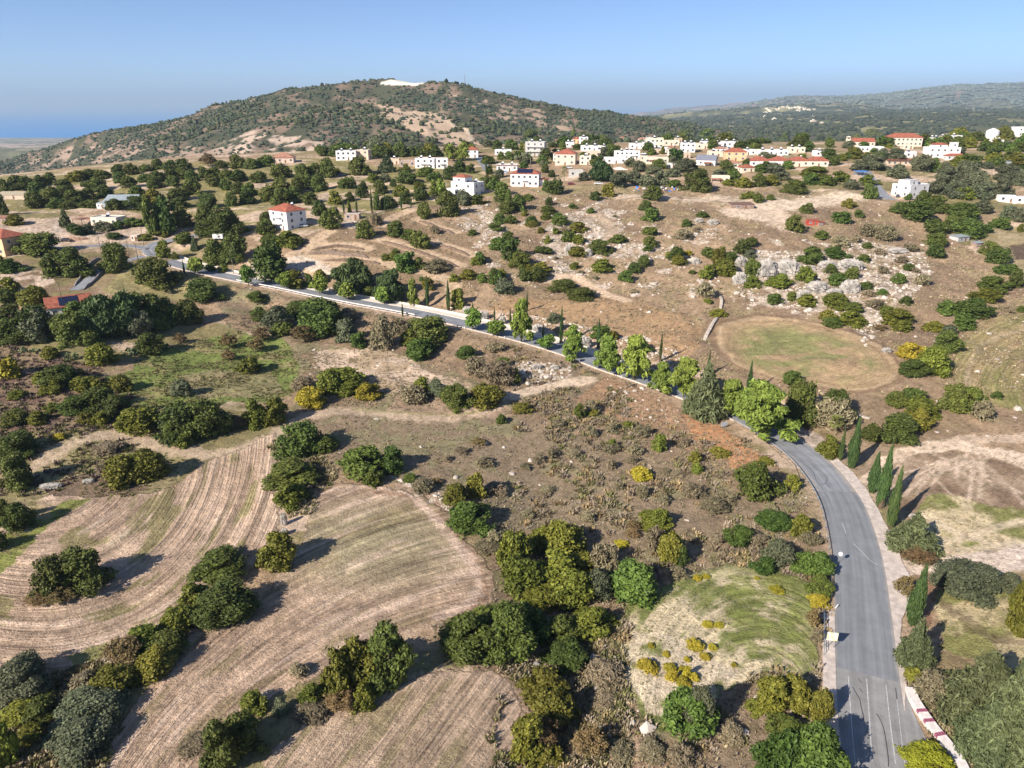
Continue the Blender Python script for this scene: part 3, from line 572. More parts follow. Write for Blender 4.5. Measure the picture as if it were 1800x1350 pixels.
def asphalt(name, base, var=.12, edge=4.5):
    m = bpy.data.materials.new(name); m.use_nodes = True; n = m.node_tree.nodes; l = m.node_tree.links; b = n['Principled BSDF']; b.inputs['Roughness'].default_value = .8; b.inputs['Specular IOR Level'].default_value = .3
    tc = n.new('ShaderNodeTexCoord'); a = n.new('ShaderNodeTexNoise'); a.inputs['Scale'].default_value = .35; a.inputs['Detail'].default_value = 5; a.inputs['Roughness'].default_value = .65; l.new(tc.outputs['Object'], a.inputs['Vector'])
    cr = n.new('ShaderNodeValToRGB'); cr.color_ramp.elements[0].position = .3; cr.color_ramp.elements[1].position = .72
    cr.color_ramp.elements[0].color = tuple(c * (1 - var) for c in base) + (1,); cr.color_ramp.elements[1].color = tuple(c * (1 + var * 1.4) for c in base) + (1,); l.new(a.outputs['Fac'], cr.inputs[0])
    f = n.new('ShaderNodeTexNoise'); f.inputs['Scale'].default_value = 9; f.inputs['Detail'].default_value = 3; l.new(tc.outputs['Object'], f.inputs['Vector'])
    mr = n.new('ShaderNodeMapRange'); mr.inputs['To Min'].default_value = .8; mr.inputs['To Max'].default_value = 1.2; l.new(f.outputs['Fac'], mr.inputs['Value'])
    v = n.new('ShaderNodeVectorMath'); v.operation = 'SCALE'; l.new(mr.outputs[0], v.inputs['Scale'])
    la = n.new('ShaderNodeAttribute'); la.attribute_name = 'Lane'; mp = n.new('ShaderNodeMapping'); mp.inputs['Scale'].default_value = (1.1, .025, 1); l.new(la.outputs['Vector'], mp.inputs['Vector'])
    w1 = n.new('ShaderNodeTexNoise'); w1.inputs['Scale'].default_value = 1; w1.inputs['Detail'].default_value = 4; l.new(mp.outputs[0], w1.inputs['Vector'])
    w2 = n.new('ShaderNodeMapRange'); w2.inputs['From Min'].default_value = .3; w2.inputs['From Max'].default_value = .7; w2.inputs['To Min'].default_value = .8; w2.inputs['To Max'].default_value = 1.22; l.new(w1.outputs['Fac'], w2.inputs['Value'])
    v2 = n.new('ShaderNodeVectorMath'); v2.operation = 'SCALE'; l.new(cr.outputs[0], v2.inputs[0]); l.new(w2.outputs[0], v2.inputs['Scale']); l.new(v2.outputs[0], v.inputs[0])
    sx = n.new('ShaderNodeSeparateXYZ'); l.new(la.outputs['Vector'], sx.inputs[0]); ab = n.new('ShaderNodeMath'); ab.operation = 'ABSOLUTE'; l.new(sx.outputs['X'], ab.inputs[0])
    ad = n.new('ShaderNodeMath'); ad.operation = 'MULTIPLY_ADD'; ad.inputs[1].default_value = 1.6; l.new(a.outputs['Fac'], ad.inputs[0]); l.new(ab.outputs[0], ad.inputs[2])
    dm = n.new('ShaderNodeMapRange'); dm.inputs['From Min'].default_value = edge + .3; dm.inputs['From Max'].default_value = edge + 1.1; dm.inputs['To Max'].default_value = .75; l.new(ad.outputs[0], dm.inputs['Value'])
    mx = n.new('ShaderNodeMix'); mx.data_type = 'RGBA'; mx.inputs['B'].default_value = (.4,.35,.3,1); l.new(dm.outputs[0], mx.inputs['Factor']); l.new(v.outputs[0], mx.inputs['A']); l.new(mx.outputs['Result'], b.inputs['Base Color']); MATS[name] = m; return m
def worn(m, P, iA_, iB_):
    pass
asp_new = asphalt('asphalt_grey', (.225,.235,.25), .1); asp_old = asphalt('asphalt_worn', (.27,.265,.26), .16, 6.5); asp_far = asphalt('asphalt_pale', (.25,.26,.28), .14, 3.75)
white = mat('road_paint_white', (.55,.55,.54), .6, .35, 3); sealc = mat('crack_sealant', (.035,.035,.04), .5, .3, 3)
conc = mat('pale_concrete', (.58,.5,.44), .9, .22, .9, .03, 6); conc2 = mat('weathered_concrete', (.5,.44,.38), .9, .25, .7, .03, 5)
steel = mat('galvanised_steel', (.42,.46,.5), .45, .2, 4, metal=.6); wpaint = mat('white_painted_concrete', (.74,.68,.64), .8, .15, 2)
def idx(P, px, py):
    p = hit(px, py, H)[0]; return int(np.argmin(np.hypot(P[:, 0] - p.x, P[:, 1] - p.y)))
iA, iB = idx(main, 1524, 1192), idx(main, 1418, 865) - 19
iB = idx(main, 1462, 862)
HW = 4.5                                              # half width; the far part is narrower
sarc = np.arange(len(main)) * 2.0; hw = np.interp(np.arange(len(main)), [iB, iB + 40], [HW, 3.75])
road = ribbon('road', main[iA:iB + 1], [-HW, HW], .0, asp_new); tag(road, kind='structure')
wide = np.interp(np.arange(iA + 1), [0, iA], [9.5, HW])[::1]
ribbon('road', main[:iA + 1], [-wide * 1.0, HW], -.002, asp_old)['kind'] = 'structure'
ribbon('road', main[iB:], [-hw[iB:], hw[iB:]], -.002, asp_far)['kind'] = 'structure'
ribbon('lane', side, [-2.3, 2.3], .0, asp_far)['kind'] = 'structure'
ribbon('lane', ramp, [-2.2, 2.2], .0, asp_far)['kind'] = 'structure'
ribbon('village_road', vroad, [-3, 3], .0, asp_far)['kind'] = 'structure'
ribbon('lane', lane1, [-3.4, 3.4], .0, asp_far)['kind'] = 'structure'
def surf_z(x, y): # height of the carriageway next to a point
    i = int(np.argmin(np.hypot(main[:, 0] - x, main[:, 1] - y))); return float(main[i, 2])
def strip_px(name, pts, width, z, m, rail=main, par=None, step=.8):
    P = smooth_line([(p.x, p.y, 0) for p in (hit(a, b, H)[0] for a, b in pts)], step)
    D_, Z_, _ = seg_dist(P[:, 0], P[:, 1], rail); P[:, 2] = Z_
    o = ribbon(name, P, [-width / 2, width / 2], z, m, par, thick=.002); return o
# lane lines, thin worn lines on the far stretch, sealed cracks
lines = MB()
mk = [strip_px('road_marking', q, w_, .012, white) for q, w_ in (([(1491,1190),(1496,1265),(1503,1345)], .12), ([(1523,1194),(1528,1265),(1533,1345)], .12), ([(1557,1204),(1565,1275),(1574,1345)], .12),
     ([(1576,1230),(1582,1280),(1590,1345)], .07), ([(1500,957),(1512,968),(1528,985),(1545,995)], .1), ([(1480,920),(1484,930),(1488,942)], .1))]
for o in mk: tag(o, kind='structure')
def off_strip(P, a, b, off, width, z, m, name='road_marking'):
    Q = P[a:b]; o = ribbon(name, Q, [off - width / 2, off + width / 2], z, m, thick=.002); tag(o, kind='structure'); return o
for a in range(iB + 46, len(main) - 6, 5): off_strip(main, a, a + 3, 0, .16, .01, white)
off_strip(main, iB + 44, len(main) - 2, -3.3, .14, .01, white); off_strip(main, iB + 44, len(main) - 2, 3.3, .14, .01, white)
for q in ([(1498,1208),(1504,1220),(1512,1230),(1513,1245),(1518,1265),(1512,1268)], [(1508,1193),(1514,1202)], [(1510,1210),(1516,1220)], [(1540,1255),(1548,1270),(1556,1290),(1560,1330),(1561,1350)], [(1574,1210),(1576,1235)],
          [(1352,782),(1368,798),(1378,806),(1392,812),(1404,835),(1412,862)], [(1362,786),(1380,800),(1400,808),(1415,818),(1428,830),(1436,845),(1448,864)], [(1372,790),(1390,800),(1412,812),(1430,822),(1452,838),(1452,850),(1440,852)],
          [(1383,792),(1400,804),(1420,812),(1436,822)], [(1450,850),(1458,858)], [(1395,812),(1406,822),(1420,842),(1430,858)]):
    q = [(a + math.sin(i * 2.3) * 1.2, b) for i, (a, b) in enumerate(q)]
    tag(strip_px('crack_sealant', q, .1, .016, sealc, step=.5), kind='structure')
# pale footway on the right side going up, dusty concrete edge on the left near the billboard
jag = np.array([math.sin(i * 1.7) * .12 + math.sin(i * .61) * .2 for i in range(len(main))])
iC = idx(main, 1512, 1000); iD = idx(main, 1600, 1250)
i0 = idx(main, 1523, 1180)
wf = np.interp(np.arange(len(main)), [i0 - 4, i0 + 8, iC - 6, iC, iC + 6, iC + 30, iC + 60], [.15, 1.5, 2.2, 4.2, 2.6, 2.3, 2.0]) + jag
ribbon('footway', main[i0 - 3:iB + 8], [-(HW + wf)[i0 - 3:iB + 8], -(HW + .02)], [.1, .12], conc)['kind'] = 'structure'
ribbon('footway', main[iB + 18:len(main) - 16], [-(hw + 3.2)[iB + 18:len(main) - 16], -(hw + .02)[iB + 18:len(main) - 16]], [.14, .14], mat('footway_concrete', (.74,.66,.56), .9, .15, .8))['kind'] = 'structure'
Qw = main[iB + 26:len(main) - 24].copy(); Qw[:, :2] += norms(main)[iB + 26:len(main) - 24] * -(hw + 3.45)[iB + 26:len(main) - 24][:, None]; ow = Qw[0].copy()
ow_ = ribbon('roadside_wall', Qw - ow, [-.22, .22], [.75, .75], mat('cream_wall_render', (.74,.66,.55), .9, .12, 1), thick=1.2); ow_.location = ow; tag(ow_, 'long low cream wall along the uphill side of the road', 'wall')
i1, i2 = idx(main, 1500, 1315), idx(main, 1515, 1078)
ribbon('pavement', main[max(i1, 0):i2], [HW + .02, HW + 1.9], [.1, .1], conc)['kind'] = 'structure'
ribbon('kerb', main[iB + 20:len(main) - 18], [(hw + .02)[iB + 20:len(main) - 18], (hw + .35)[iB + 20:len(main) - 18]], [.16, .16], conc)['kind'] = 'structure'

# ------------------------------------------------------------------ guardrails
def guardrail(a, b, off, label, postgap=4.0, m=None, tall=1.0):
    Q = main[a:b].copy(); N = norms(Q); Q[:, :2] += N * np.broadcast_to(off, (len(main),))[a:b][:, None] if np.ndim(off) else N * off
    org = Vector(Q[0]); root = empty('guardrail', org)
    Q = Q - np.array(org)
    prof = [(x_, z_ * tall) for x_, z_ in ((-.03,.45),(.03,.5),(-.03,.58),(.03,.66),(-.03,.72))]; V = []; F = []
    for i, p in enumerate(Q):
        for dx, dz in prof: V.append((p[0] + N[i][0] * dx, p[1] + N[i][1] * dx, p[2] + dz))
        for dx, dz in prof[::-1]: V.append((p[0] + N[i][0] * (dx - .02), p[1] + N[i][1] * (dx - .02), p[2] + dz + .01))
    k = 10
    for i in range(len(Q) - 1):
        for j in range(k): F.append((i * k + j, (i + 1) * k + j, (i + 1) * k + (j + 1) % k, i * k + (j + 1) % k))
    MB().add(V, F).build('rail', m or steel, root)
    pm = MB().box(-.06,.06,-.06,.06,-.3,.74); pme = mesh_np('post', np.array(pm.V, float), pm.F, steel)
    L = 0; cnt = 0
    for i in range(0, len(Q), max(1, int(postgap / 2))):
        if cnt >= 98: break
        o = obj('post', pme, root, tuple(Q[i] + np.array([N[i][0] * .1, N[i][1] * .1, 0]))); cnt += 1
    tag(root, label, 'guardrail', 'steel guardrails along the downhill road edge')
iG0, iG1 = idx(main, 1510, 1062), idx(main, 1310, 735)
guardrail(iG0, iG1, HW + .45, 'long curved steel guardrail beside the grey road bend', 4)
guardrail(idx(main, 745, 553), idx(main, 425, 491), 3.75 + .7, 'steel guardrail on the far straight of the road above the green meadow', 4, wpaint, 1.5)
guardrail(iG1 + 3, idx(main, 1215, 696), 4.2 + .5, 'short steel guardrail under the big pines', 4)
# small marker posts along the kerb
for i in range(idx(main, 1180, 684), idx(main, 790, 562), 8):
    q = main[i]; nn = norms(main)[i]; x, y = q[0] + nn[0] * 4.6, q[1] + nn[1] * 4.6
    m_ = MB().box(-.09,.09,-.05,.05,-.3,.85).add([(-.09,-.05,.85),(.09,-.05,.85),(.09,.05,.85),(-.09,.05,.85),(0,0,1.0)], [(0,1,4),(1,2,4),(2,3,4),(3,0,4)])
    o = m_.build('marker_post', wpaint); o.location = (x, y, q[2]); tag(o, 'small white marker post on the downhill kerb of the middle road stretch', 'post', 'white marker posts along the kerb')
# billboard with two legs, pipe railing, bent bollard, round sign, small board
def at_z(px, py, dz=0):
    p, k = at(px, py); return p, k
p, k = at(1459, 1140); r_ = empty('billboard', (p.x, p.y, p.z + .1), R(-8))
bw = 18 * k / FPX
for sx in (-1, 1): MB().tube([(sx * bw * .3, 0, -.4), (sx * bw * .3, 0, 3.0)], .05, 8).build('leg', steel, r_)
bmx = bpy.data.materials.new('faded_board'); bmx.use_nodes = True; n_ = bmx.node_tree.nodes; l_ = bmx.node_tree.links
t_ = n_.new('ShaderNodeTexCoord'); no_ = n_.new('ShaderNodeTexNoise'); no_.inputs['Scale'].default_value = 1.6; l_.new(t_.outputs['Object'], no_.inputs['Vector'])
c_ = n_.new('ShaderNodeValToRGB'); c_.color_ramp.elements[0].position = .45; c_.color_ramp.elements[1].position = .6; c_.color_ramp.elements[0].color = (.8,.8,.74,1); c_.color_ramp.elements[1].color = (.75,.68,.3,1)
l_.new(no_.outputs['Fac'], c_.inputs[0]); l_.new(c_.outputs[0], n_['Principled BSDF'].inputs['Base Color'])
MB().box(-bw / 2, bw / 2, -.12, -.06, 1.6, 3.1).build('board', bmx, r_); 
fr = MB(); fr.box(-bw/2-.05, bw/2+.05, -.05, .01, 3.1, 3.16); fr.box(-bw/2-.05, bw/2+.05, -.05, .01, 1.54, 1.6); fr.box(-bw/2-.05, -bw/2, -.05, .01, 1.6, 3.1); fr.box(bw/2, bw/2+.05, -.05, .01, 1.6, 3.1); fr.build('frame', steel, r_)
tag(r_, 'white and pale yellow billboard on two legs beside the grey road', 'billboard')
N_ = norms(main); ia, ib = idx(main, 1512, 1168), idx(main, 1512, 1082)
Q = main[ia:ib]; Q = np.column_stack([Q[:, :2] + N_[ia:ib] * (HW + 1.75), Q[:, 2] + .1]); org = Q[0].copy(); r_ = empty('pipe_railing', org); Q = Q - org
for z_ in (.55, 1.0): MB().tube([Vector(q) + Vector((0,0,z_)) for q in Q], .045, 6).build('rail', steel, r_)
for i in range(len(Q)): MB().tube([Vector(Q[i]) + Vector((0,0,-.2)), Vector(Q[i]) + Vector((0,0,1.0))], .045, 6).build('post', steel, r_)
tag(r_, 'grey steel pipe railing behind the billboard', 'railing')
p, k = at(1468, 1070); o = MB().tube([(0,0,-.2),(0,0,.15),(.35,.12,.55),(.5,.2,.75)], [.1,.1,.09,.08], 8).build('bollard', wpaint); o.location = p; tag(o, 'bent white plastic bollard at the road edge below the guardrail end', 'bollard')
p, k = at(1471, 992); r_ = empty('road_sign', p, R(0)); MB().tube([(0,0,-.3),(.25,0,2.2)], .04, 8).build('post', steel, r_)
ds = MB(); ds.tube([(.3,-.08,2.35),(.3,-.12,2.37)], [.42,.42], 16); ds.build('disc', wpaint, r_).rotation_euler = (R(0),0,0)
tag(r_, 'round pale road sign leaning over the guardrail beside the road', 'road sign')
p, k = at(1272, 752); r_ = empty('sign_board', p, R(25)); bw = 13 * k / FPX
for sx in (-1, 1): MB().tube([(sx * bw * .35, 0, -.3), (sx * bw * .35, 0, 1.6)], .05, 6).build('leg', steel, r_)
MB().box(-bw / 2, bw / 2, -.1, -.05, .5, 1.7).build('board', mat('blank_board', (.5,.55,.62), .5, .1), r_); tag(r_, 'blank grey-blue board on the guardrail under the big pines', 'sign')
# striped kerb wall at the widening
wl_pts = [(1598,1215),(1606,1235),(1622,1260),(1640,1285),(1658,1306),(1676,1330),(1690,1352),(1700,1380)]
P = smooth_line([tuple(hit(a, b, H)[0]) for a, b in wl_pts], .6); P[:, 2] = [float(H(x, y)) for x, y in P[:, :2]]
org = P[0].copy(); r_ = empty('kerb_wall', org); Pn = P - org
wall_ = ribbon('wall', Pn, [-.65, .65], [.8, .85], wpaint, r_, thick=1.2)
cap = mat('red_paint_worn', (.32,.1,.16), .8, .45, 5)
for k_ in (7, 10, 14):
    Q = Pn[k_:k_ + 2]; o = ribbon('stripe', Q, [-.67, .67], [.815, .865], cap, r_, thick=.45)
tag(r_, 'white painted roadside wall with three worn red stripes', 'wall')
# stone parapet along the ramp and terrace walls
def low_wall(name, pts, w_, h_, m, label, cat, group=None, step=1.5):
    P = smooth_line([tuple(hit(a, b, H)[0]) for a, b in pts], step); P[:, 2] = [float(H(x, y)) for x, y in P[:, :2]]
    org = P[0].copy(); rs = random.Random(len(pts)); jz = np.array([rs.uniform(-.25, .12) * h_ for _ in P]); jz[:3] -= np.array([.8, .45, .15]) * h_; jz[-3:] -= np.array([.15, .45, .8]) * h_; P[:, 2] += jz
    o = ribbon(name, P - org, [-w_ / 2, -w_ * .3, w_ * .3, w_ / 2], [h_ * .9, h_, h_, h_ * .9], m, thick=h_ + .6); o.location = org; tag(o, label, cat, group); return o
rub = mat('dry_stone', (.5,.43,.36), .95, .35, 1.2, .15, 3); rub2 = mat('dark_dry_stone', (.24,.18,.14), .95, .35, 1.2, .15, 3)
low_wall('stone_wall', zz('r1', [(575,1110),(530,1150),(490,1190),(430,1235)]), .5, 1.0, mat('grey_parapet', (.3,.27,.25), .9, .2), 'low grey parapet on the near side of the ramp lane', 'wall')
low_wall('stone_wall', zz('r1', [(545,1060),(480,1090),(440,1150),(390,1215)]), .5, .9, mat('grey_parapet', (.3,.27,.25)), 'low grey parapet on the far side of the ramp lane', 'wall')
low_wall('stone_wall', [(1267,520),(1268,532),(1266,545)], 1.1, 1.0, rub, 'short pale dry stone wall above the little yellow-green bush', 'stone wall')
low_wall('stone_wall', [(1262,556),(1252,572),(1243,588),(1236,600)], 1.2, .8, rub, 'pale dry stone wall at the left end of the oval field', 'stone wall')
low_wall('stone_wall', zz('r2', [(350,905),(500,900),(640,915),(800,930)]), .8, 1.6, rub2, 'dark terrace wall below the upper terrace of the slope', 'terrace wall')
low_wall('stone_wall', zz('r12', [(1150,295),(1220,318),(1295,335)]), 1.2, 1.0, rub, 'pale stone wall behind the palm beside the road', 'stone wall')
low_wall('stone_wall', zz('r1', [(320,960),(400,968),(480,958)]), .6, 1.6, mat('pink_stone', (.5,.33,.23), .95, .3, 1), 'pink stone retaining wall under the cream villa garden', 'wall')
low_wall('stone_wall', zz('r3', [(400,322),(440,325),(500,322)]), .4, 2.6, mat('ochre_wall', (.5,.4,.27), .9, .1), 'ochre yard wall between the apartment block and the pink house', 'wall')
low_wall('stone_wall', zz('r3', [(905,385),(960,390),(1020,392)]), .4, 1.6, wpaint, 'white yard wall behind the olive grove', 'wall')

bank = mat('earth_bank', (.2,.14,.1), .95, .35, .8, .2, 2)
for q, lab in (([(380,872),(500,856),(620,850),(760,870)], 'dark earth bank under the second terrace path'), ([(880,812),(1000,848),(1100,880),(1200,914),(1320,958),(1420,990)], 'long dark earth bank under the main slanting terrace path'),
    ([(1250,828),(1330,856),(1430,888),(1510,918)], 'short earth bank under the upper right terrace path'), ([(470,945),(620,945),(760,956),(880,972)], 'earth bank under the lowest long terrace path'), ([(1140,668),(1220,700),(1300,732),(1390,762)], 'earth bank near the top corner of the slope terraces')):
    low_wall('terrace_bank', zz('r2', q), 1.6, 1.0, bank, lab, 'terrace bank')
# ------------------------------------------------------------------ plants: crown generators (unit size: width 1, height 1, base at z 0)
def leafy(seed, lobes, nleaf, leaf, aspect=1.0, jitter=.5, droop=0.0, rnd=1.1, core=.6, thin=0.0, up=0.0):
    rs = np.random.RandomState(seed); L = np.array(lobes, float); w_ = L[:, 3] ** 2; w_ /= w_.sum()
    N = int(nleaf * 1.9); li = rs.choice(len(L), N, p=w_); d = rs.randn(N, 3); d /= np.linalg.norm(d, axis=1)[:, None]
    rad = L[li, 3] * (1 + jitter * (rs.rand(N) - .55) + (rs.rand(N) < .12) * rs.rand(N) * .45); zf = L[li, 4] if L.shape[1] > 4 else 1.0
    p = L[li, :3] + d * rad[:, None] * np.stack([np.ones(N), np.ones(N), np.ones(N) * zf], 1)
    keep = p[:, 2] > -.01
    for j in range(len(L)):
        q = (p - L[j, :3]) / np.array([1, 1, (L[j, 4] if L.shape[1] > 4 else 1.0)]); keep &= (np.linalg.norm(q, axis=1) > L[j, 3] * .7) | (li == j)
    if thin: keep &= rs.rand(N) > thin
    p = p[keep][:nleaf]; d = d[keep][:nleaf]; n = len(p)
    nn = d + rnd * rs.randn(n, 3) * .6; nn[:, 2] += .25; nn /= np.linalg.norm(nn, axis=1)[:, None]
    a = rs.randn(n, 3); a[:, 2] -= droop * 3; a[:, 2] += up * 3; a -= nn * (a * nn).sum(1)[:, None]; a /= np.linalg.norm(a, axis=1)[:, None]; b_ = np.cross(nn, a)
    s = leaf * (.5 + 1.1 * rs.rand(n) ** 1.5)[:, None]; A = a * s * aspect; B = b_ * s
    bend = nn * s * .25
    V = np.stack([p - A, p + B * .8 + bend, p + A, p - B * .8 + bend], 1).reshape(-1, 3); F = np.arange(n * 4).reshape(-1, 4)
    if core:
        Vs = [V]; Fs3 = []; o = len(V); iv, if_ = ICO1
        for l_ in L:
            q = iv * l_[3] * core * rs.uniform(.7, 1.05) * (1 + .12 * rs.randn(len(iv), 1)) * np.array([1, 1, (l_[4] if len(l_) > 4 else 1.0)]) + l_[:3]; q[:, 2] = np.maximum(q[:, 2], .0)
            Vs.append(q); Fs3.append(if_ + o); o += len(iv)
        V = np.concatenate(Vs); return V, [F, np.concatenate(Fs3)], n
    return V, [F], n
def normalise(V, zmin=0.0):
    x0, x1 = np.percentile(V[:, 0], [.5, 99.5]); y0, y1 = np.percentile(V[:, 1], [.5, 99.5]); z1 = np.percentile(V[:, 2], 99.7)
    V = V.copy(); V[:, 0] = (V[:, 0] - (x0 + x1) / 2) / (x1 - x0); V[:, 1] = (V[:, 1] - (y0 + y1) / 2) / (y1 - y0); V[:, 2] /= z1; return V
def dome(rs, n=18, base=0.0, r0=.14, r1=.24, top=.75):
    out = []; n = int(n * 2.1); r0 *= .6; r1 *= .72
    for i in range(n):
        a = rs.uniform(0, 6.283); h = rs.random() ** .8; rr = math.sqrt(max(0, 1 - h * h)) * rs.uniform(.7, 1.08) * .37
        out.append((rr * math.cos(a), rr * math.sin(a), base + h * (top - base) + .06, rs.uniform(r0, r1), (1 - base) * .95))
    st_ = [rs.uniform(.72, 1.3) for _ in range(7)]
    out = [(x * st_[int((math.atan2(y, x) + 3.1416) / 6.2833 * 6.99)], y * st_[int((math.atan2(y, x) + 3.1416) / 6.2833 * 6.99)], z * (.85 + .3 * st_[int((math.atan2(y, x) + 3.1416) / 6.2833 * 6.99)] - .12), r, q) for x, y, z, r, q in out]
    out.append((0, 0, base + .2 * (1 - base), .3, (1 - base))); return out
def crown_mesh(kind, seed, hi):
    rs = random.Random(seed * 77 + 5); S = {0: (.9, 1.1), 1: (2.2, .75), 2: (5.0, .52)}[hi]; nf, lf = S
    if kind == 'dome': V, F, n = leafy(seed, dome(rs), int(2600 * nf), .036 * lf)
    elif kind == 'bush': V, F, n = leafy(seed, dome(rs, 14, 0, .12, .22, .72), int(1900 * nf), .038 * lf, 1.2)
    elif kind == 'ball': V, F, n = leafy(seed, dome(rs, 14, .28, .13, .2, .85), int(1500 * nf), .042 * lf, 1.2, core=.6)
    elif kind == 'feather':
        L = []
        for i in range(44):
            z = rs.uniform(.16, .95); rr = (1.02 - z) ** .65 * .46 * rs.uniform(.35, 1.05); a = rs.uniform(0, 6.283); L.append((rr * math.cos(a), rr * math.sin(a), z, rs.uniform(.05, .1), .7))
        for z in (.3, .45, .6, .75, .88): L.append((0, 0, z, .13 * (1.25 - z), 1.2))
        V, F, n = leafy(seed, L, int(2300 * nf), .03 * lf, 2.2, jitter=.7, up=.5, core=.62)
    elif kind == 'conifer':
        L = []
        for t in range(9):
            z = .08 + t * .1; m = max(3, 9 - t)
            for j in range(m):
                a = 6.283 * (j + rs.random() * .6) / m; rr = (1.0 - z) ** .8 * .4 * rs.uniform(.8, 1.1); L.append((rr * math.cos(a), rr * math.sin(a), z - .02, .1 * (1.25 - z), .55)); L.append((rr * .5 * math.cos(a), rr * .5 * math.sin(a), z, .11 * (1.3 - z), .6))
        L.append((0, 0, .4, .16, 2.2)); L.append((0, 0, .93, .035, 2.2))
        V, F, n = leafy(seed, L, int(3800 * nf), .026 * lf, 2.6, jitter=.95, up=.35, core=.6)
    elif kind == 'column':
        L = []
        for i in range(26):
            z = .04 + i / 26 * .93; r_ = .34 * math.sin(min(1, z * 1.7 + .25) * math.pi / 2) * (1 - max(0, z - .4) / .61) ** .95 + .015; a = rs.uniform(0, 6.283); o = r_ * .22; L.append((o * math.cos(a), o * math.sin(a), z, r_, .12 / max(r_, .1)))
        V, F, n = leafy(seed, L, int(1700 * nf), .05 * lf, 1.0, jitter=.25, up=1.0, core=.85)
        V = V.copy()
    elif kind == 'weep':
        L = [(l_[0], l_[1], l_[2], l_[3], l_[4] * 1.1) for l_ in dome(rs, 20, .1, .12, .2, .8)]
        V, F, n = leafy(seed, L, int(3000 * nf), .03 * lf, 2.6, droop=1.0, jitter=.35)
    elif kind == 'dry':
        V, F, n = leafy(seed, dome(rs, 10, .05, .14, .24, .75), int(950 * nf), .034 * lf, 2.6, jitter=.9, rnd=1.4, core=.45, up=.5)
    elif kind == 'sparse':
        V, F, n = leafy(seed, dome(rs, 16, .3, .1, .17, .85), int(1150 * nf), .03 * lf, 1.4, jitter=.8, rnd=1.2, core=.5)
    return normalise(V), F
def trunk_mesh(seed, h=.5, r=.035, limbs=4, lean=.04, spread=.22):
    rs = random.Random(seed); m = MB(); top = (rs.uniform(-lean, lean), rs.uniform(-lean, lean), h)
    m.tube([(0,0,-.08),(top[0]*.3, top[1]*.3, h*.4),(top[0], top[1], h)], [r * 1.35, r, r * .7], 6)
    for i in range(limbs):
        a = 6.283 * i / limbs + rs.uniform(-.5, .5); z0 = h * rs.uniform(.5, .95); e = rs.uniform(.6, 1) * spread
        m.tube([(top[0]*z0/h, top[1]*z0/h, z0), (e*.5*math.cos(a), e*.5*math.sin(a), z0+.12), (e*math.cos(a), e*math.sin(a), min(z0+.3,.86))], [r*.55, r*.4, r*.2], 5)
    return mesh_np('trunk', np.array(m.V, float), m.F, bark)
bark = mat('bark_brown', (.13,.09,.06), .95, .3, 6, .02, 20); bark2 = mat('bark_pale', (.33,.27,.21), .95, .3, 6, .02, 20)
def c_(h, s=1.0): return tuple(v * s for v in h)
LM = {
 'C': leaf_mat('carob_leaves', (.028,.044,.010), (.125,.16,.03), (.21,.22,.04), .03),
 'G': leaf_mat('green_leaves', (.03,.055,.010), (.12,.17,.03), (.19,.21,.04), .035),
 'Y': leaf_mat('olive_yellow_leaves', (.05,.06,.008), (.2,.215,.03), (.3,.24,.04), .035),
 'U': leaf_mat('golden_leaves', (.15,.13,.015), (.44,.37,.035), (.44,.3,.035), .012),
 'O': leaf_mat('olive_leaves', (.045,.055,.026), (.17,.185,.1), (.25,.25,.15), .02),
 'P': leaf_mat('pine_needles', (.06,.095,.014), (.25,.32,.055), (.32,.36,.08), .02),
 'S': leaf_mat('cypress_scales', (.02,.045,.014), (.08,.13,.035), (.1,.14,.04), .03),
 'B': leaf_mat('cedar_needles', (.035,.05,.02), (.16,.19,.08), (.22,.24,.11), .02),
 'A': leaf_mat('autumn_leaves', (.08,.06,.028), (.24,.17,.07), (.3,.2,.08), .02),
 'D': leaf_mat('dry_twigs', (.12,.1,.055), (.3,.255,.15), (.36,.31,.18), .02),
 'T': leaf_mat('young_tree_leaves', (.045,.085,.012), (.2,.28,.045), (.28,.32,.06), .03),
 'W': leaf_mat('pepper_tree_leaves', (.022,.045,.012), (.1,.145,.045), (.13,.17,.06), .03),
 'Q': None, 'F': leaf_mat('palm_leaves', (.06,.09,.02), (.2,.24,.07), (.28,.26,.1), .03), 'K': leaf_mat('cactus_pads', (.08,.12,.05), (.22,.28,.13), None, .03),
 'V': leaf_mat('bright_yellow_green_leaves', (.11,.13,.008), (.38,.38,.03), (.5,.42,.04), .02)}
LM['Q'] = LM['G']
#       crown kinds by size class, trunk, category, name, phrase
SP_ = {'C': ('dome', 'carob_tree', 'tree', 'dark green carob tree'), 'G': ('bush', 'green_shrub', 'shrub', 'mid green leafy shrub'), 'Y': ('bush', 'lentisk_bush', 'bush', 'olive-yellow leafy bush'),
       'U': ('bush', 'golden_bush', 'bush', 'golden yellow bush'), 'O': ('dome', 'olive_tree', 'tree', 'grey-green olive tree'), 'P': ('feather', 'pine_tree', 'tree', 'light green feathery pine'),
       'S': ('column', 'cypress_tree', 'tree', 'slim pointed green cypress'), 'B': ('conifer', 'cedar_tree', 'tree', 'sage green layered conifer'), 'A': ('sparse', 'almond_tree', 'tree', 'thin orange-brown autumn tree'),
       'D': ('dry', 'dry_shrub', 'shrub', 'greyish brown dry shrub'), 'T': ('ball', 'street_tree', 'tree', 'small light green roadside tree'), 'W': ('weep', 'pepper_tree', 'tree', 'drooping green pepper tree'),
       'Q': ('bush', 'green_shrub', 'shrub', 'small bright green shrub'), 'F': (None, 'palm_tree', 'palm', 'fan palm with pale trunk'), 'K': (None, 'prickly_pear', 'cactus', 'pale prickly pear cactus clump'), 'V': ('bush', 'bright_bush', 'bush', 'bright yellow-green bush')}
MESH = {}
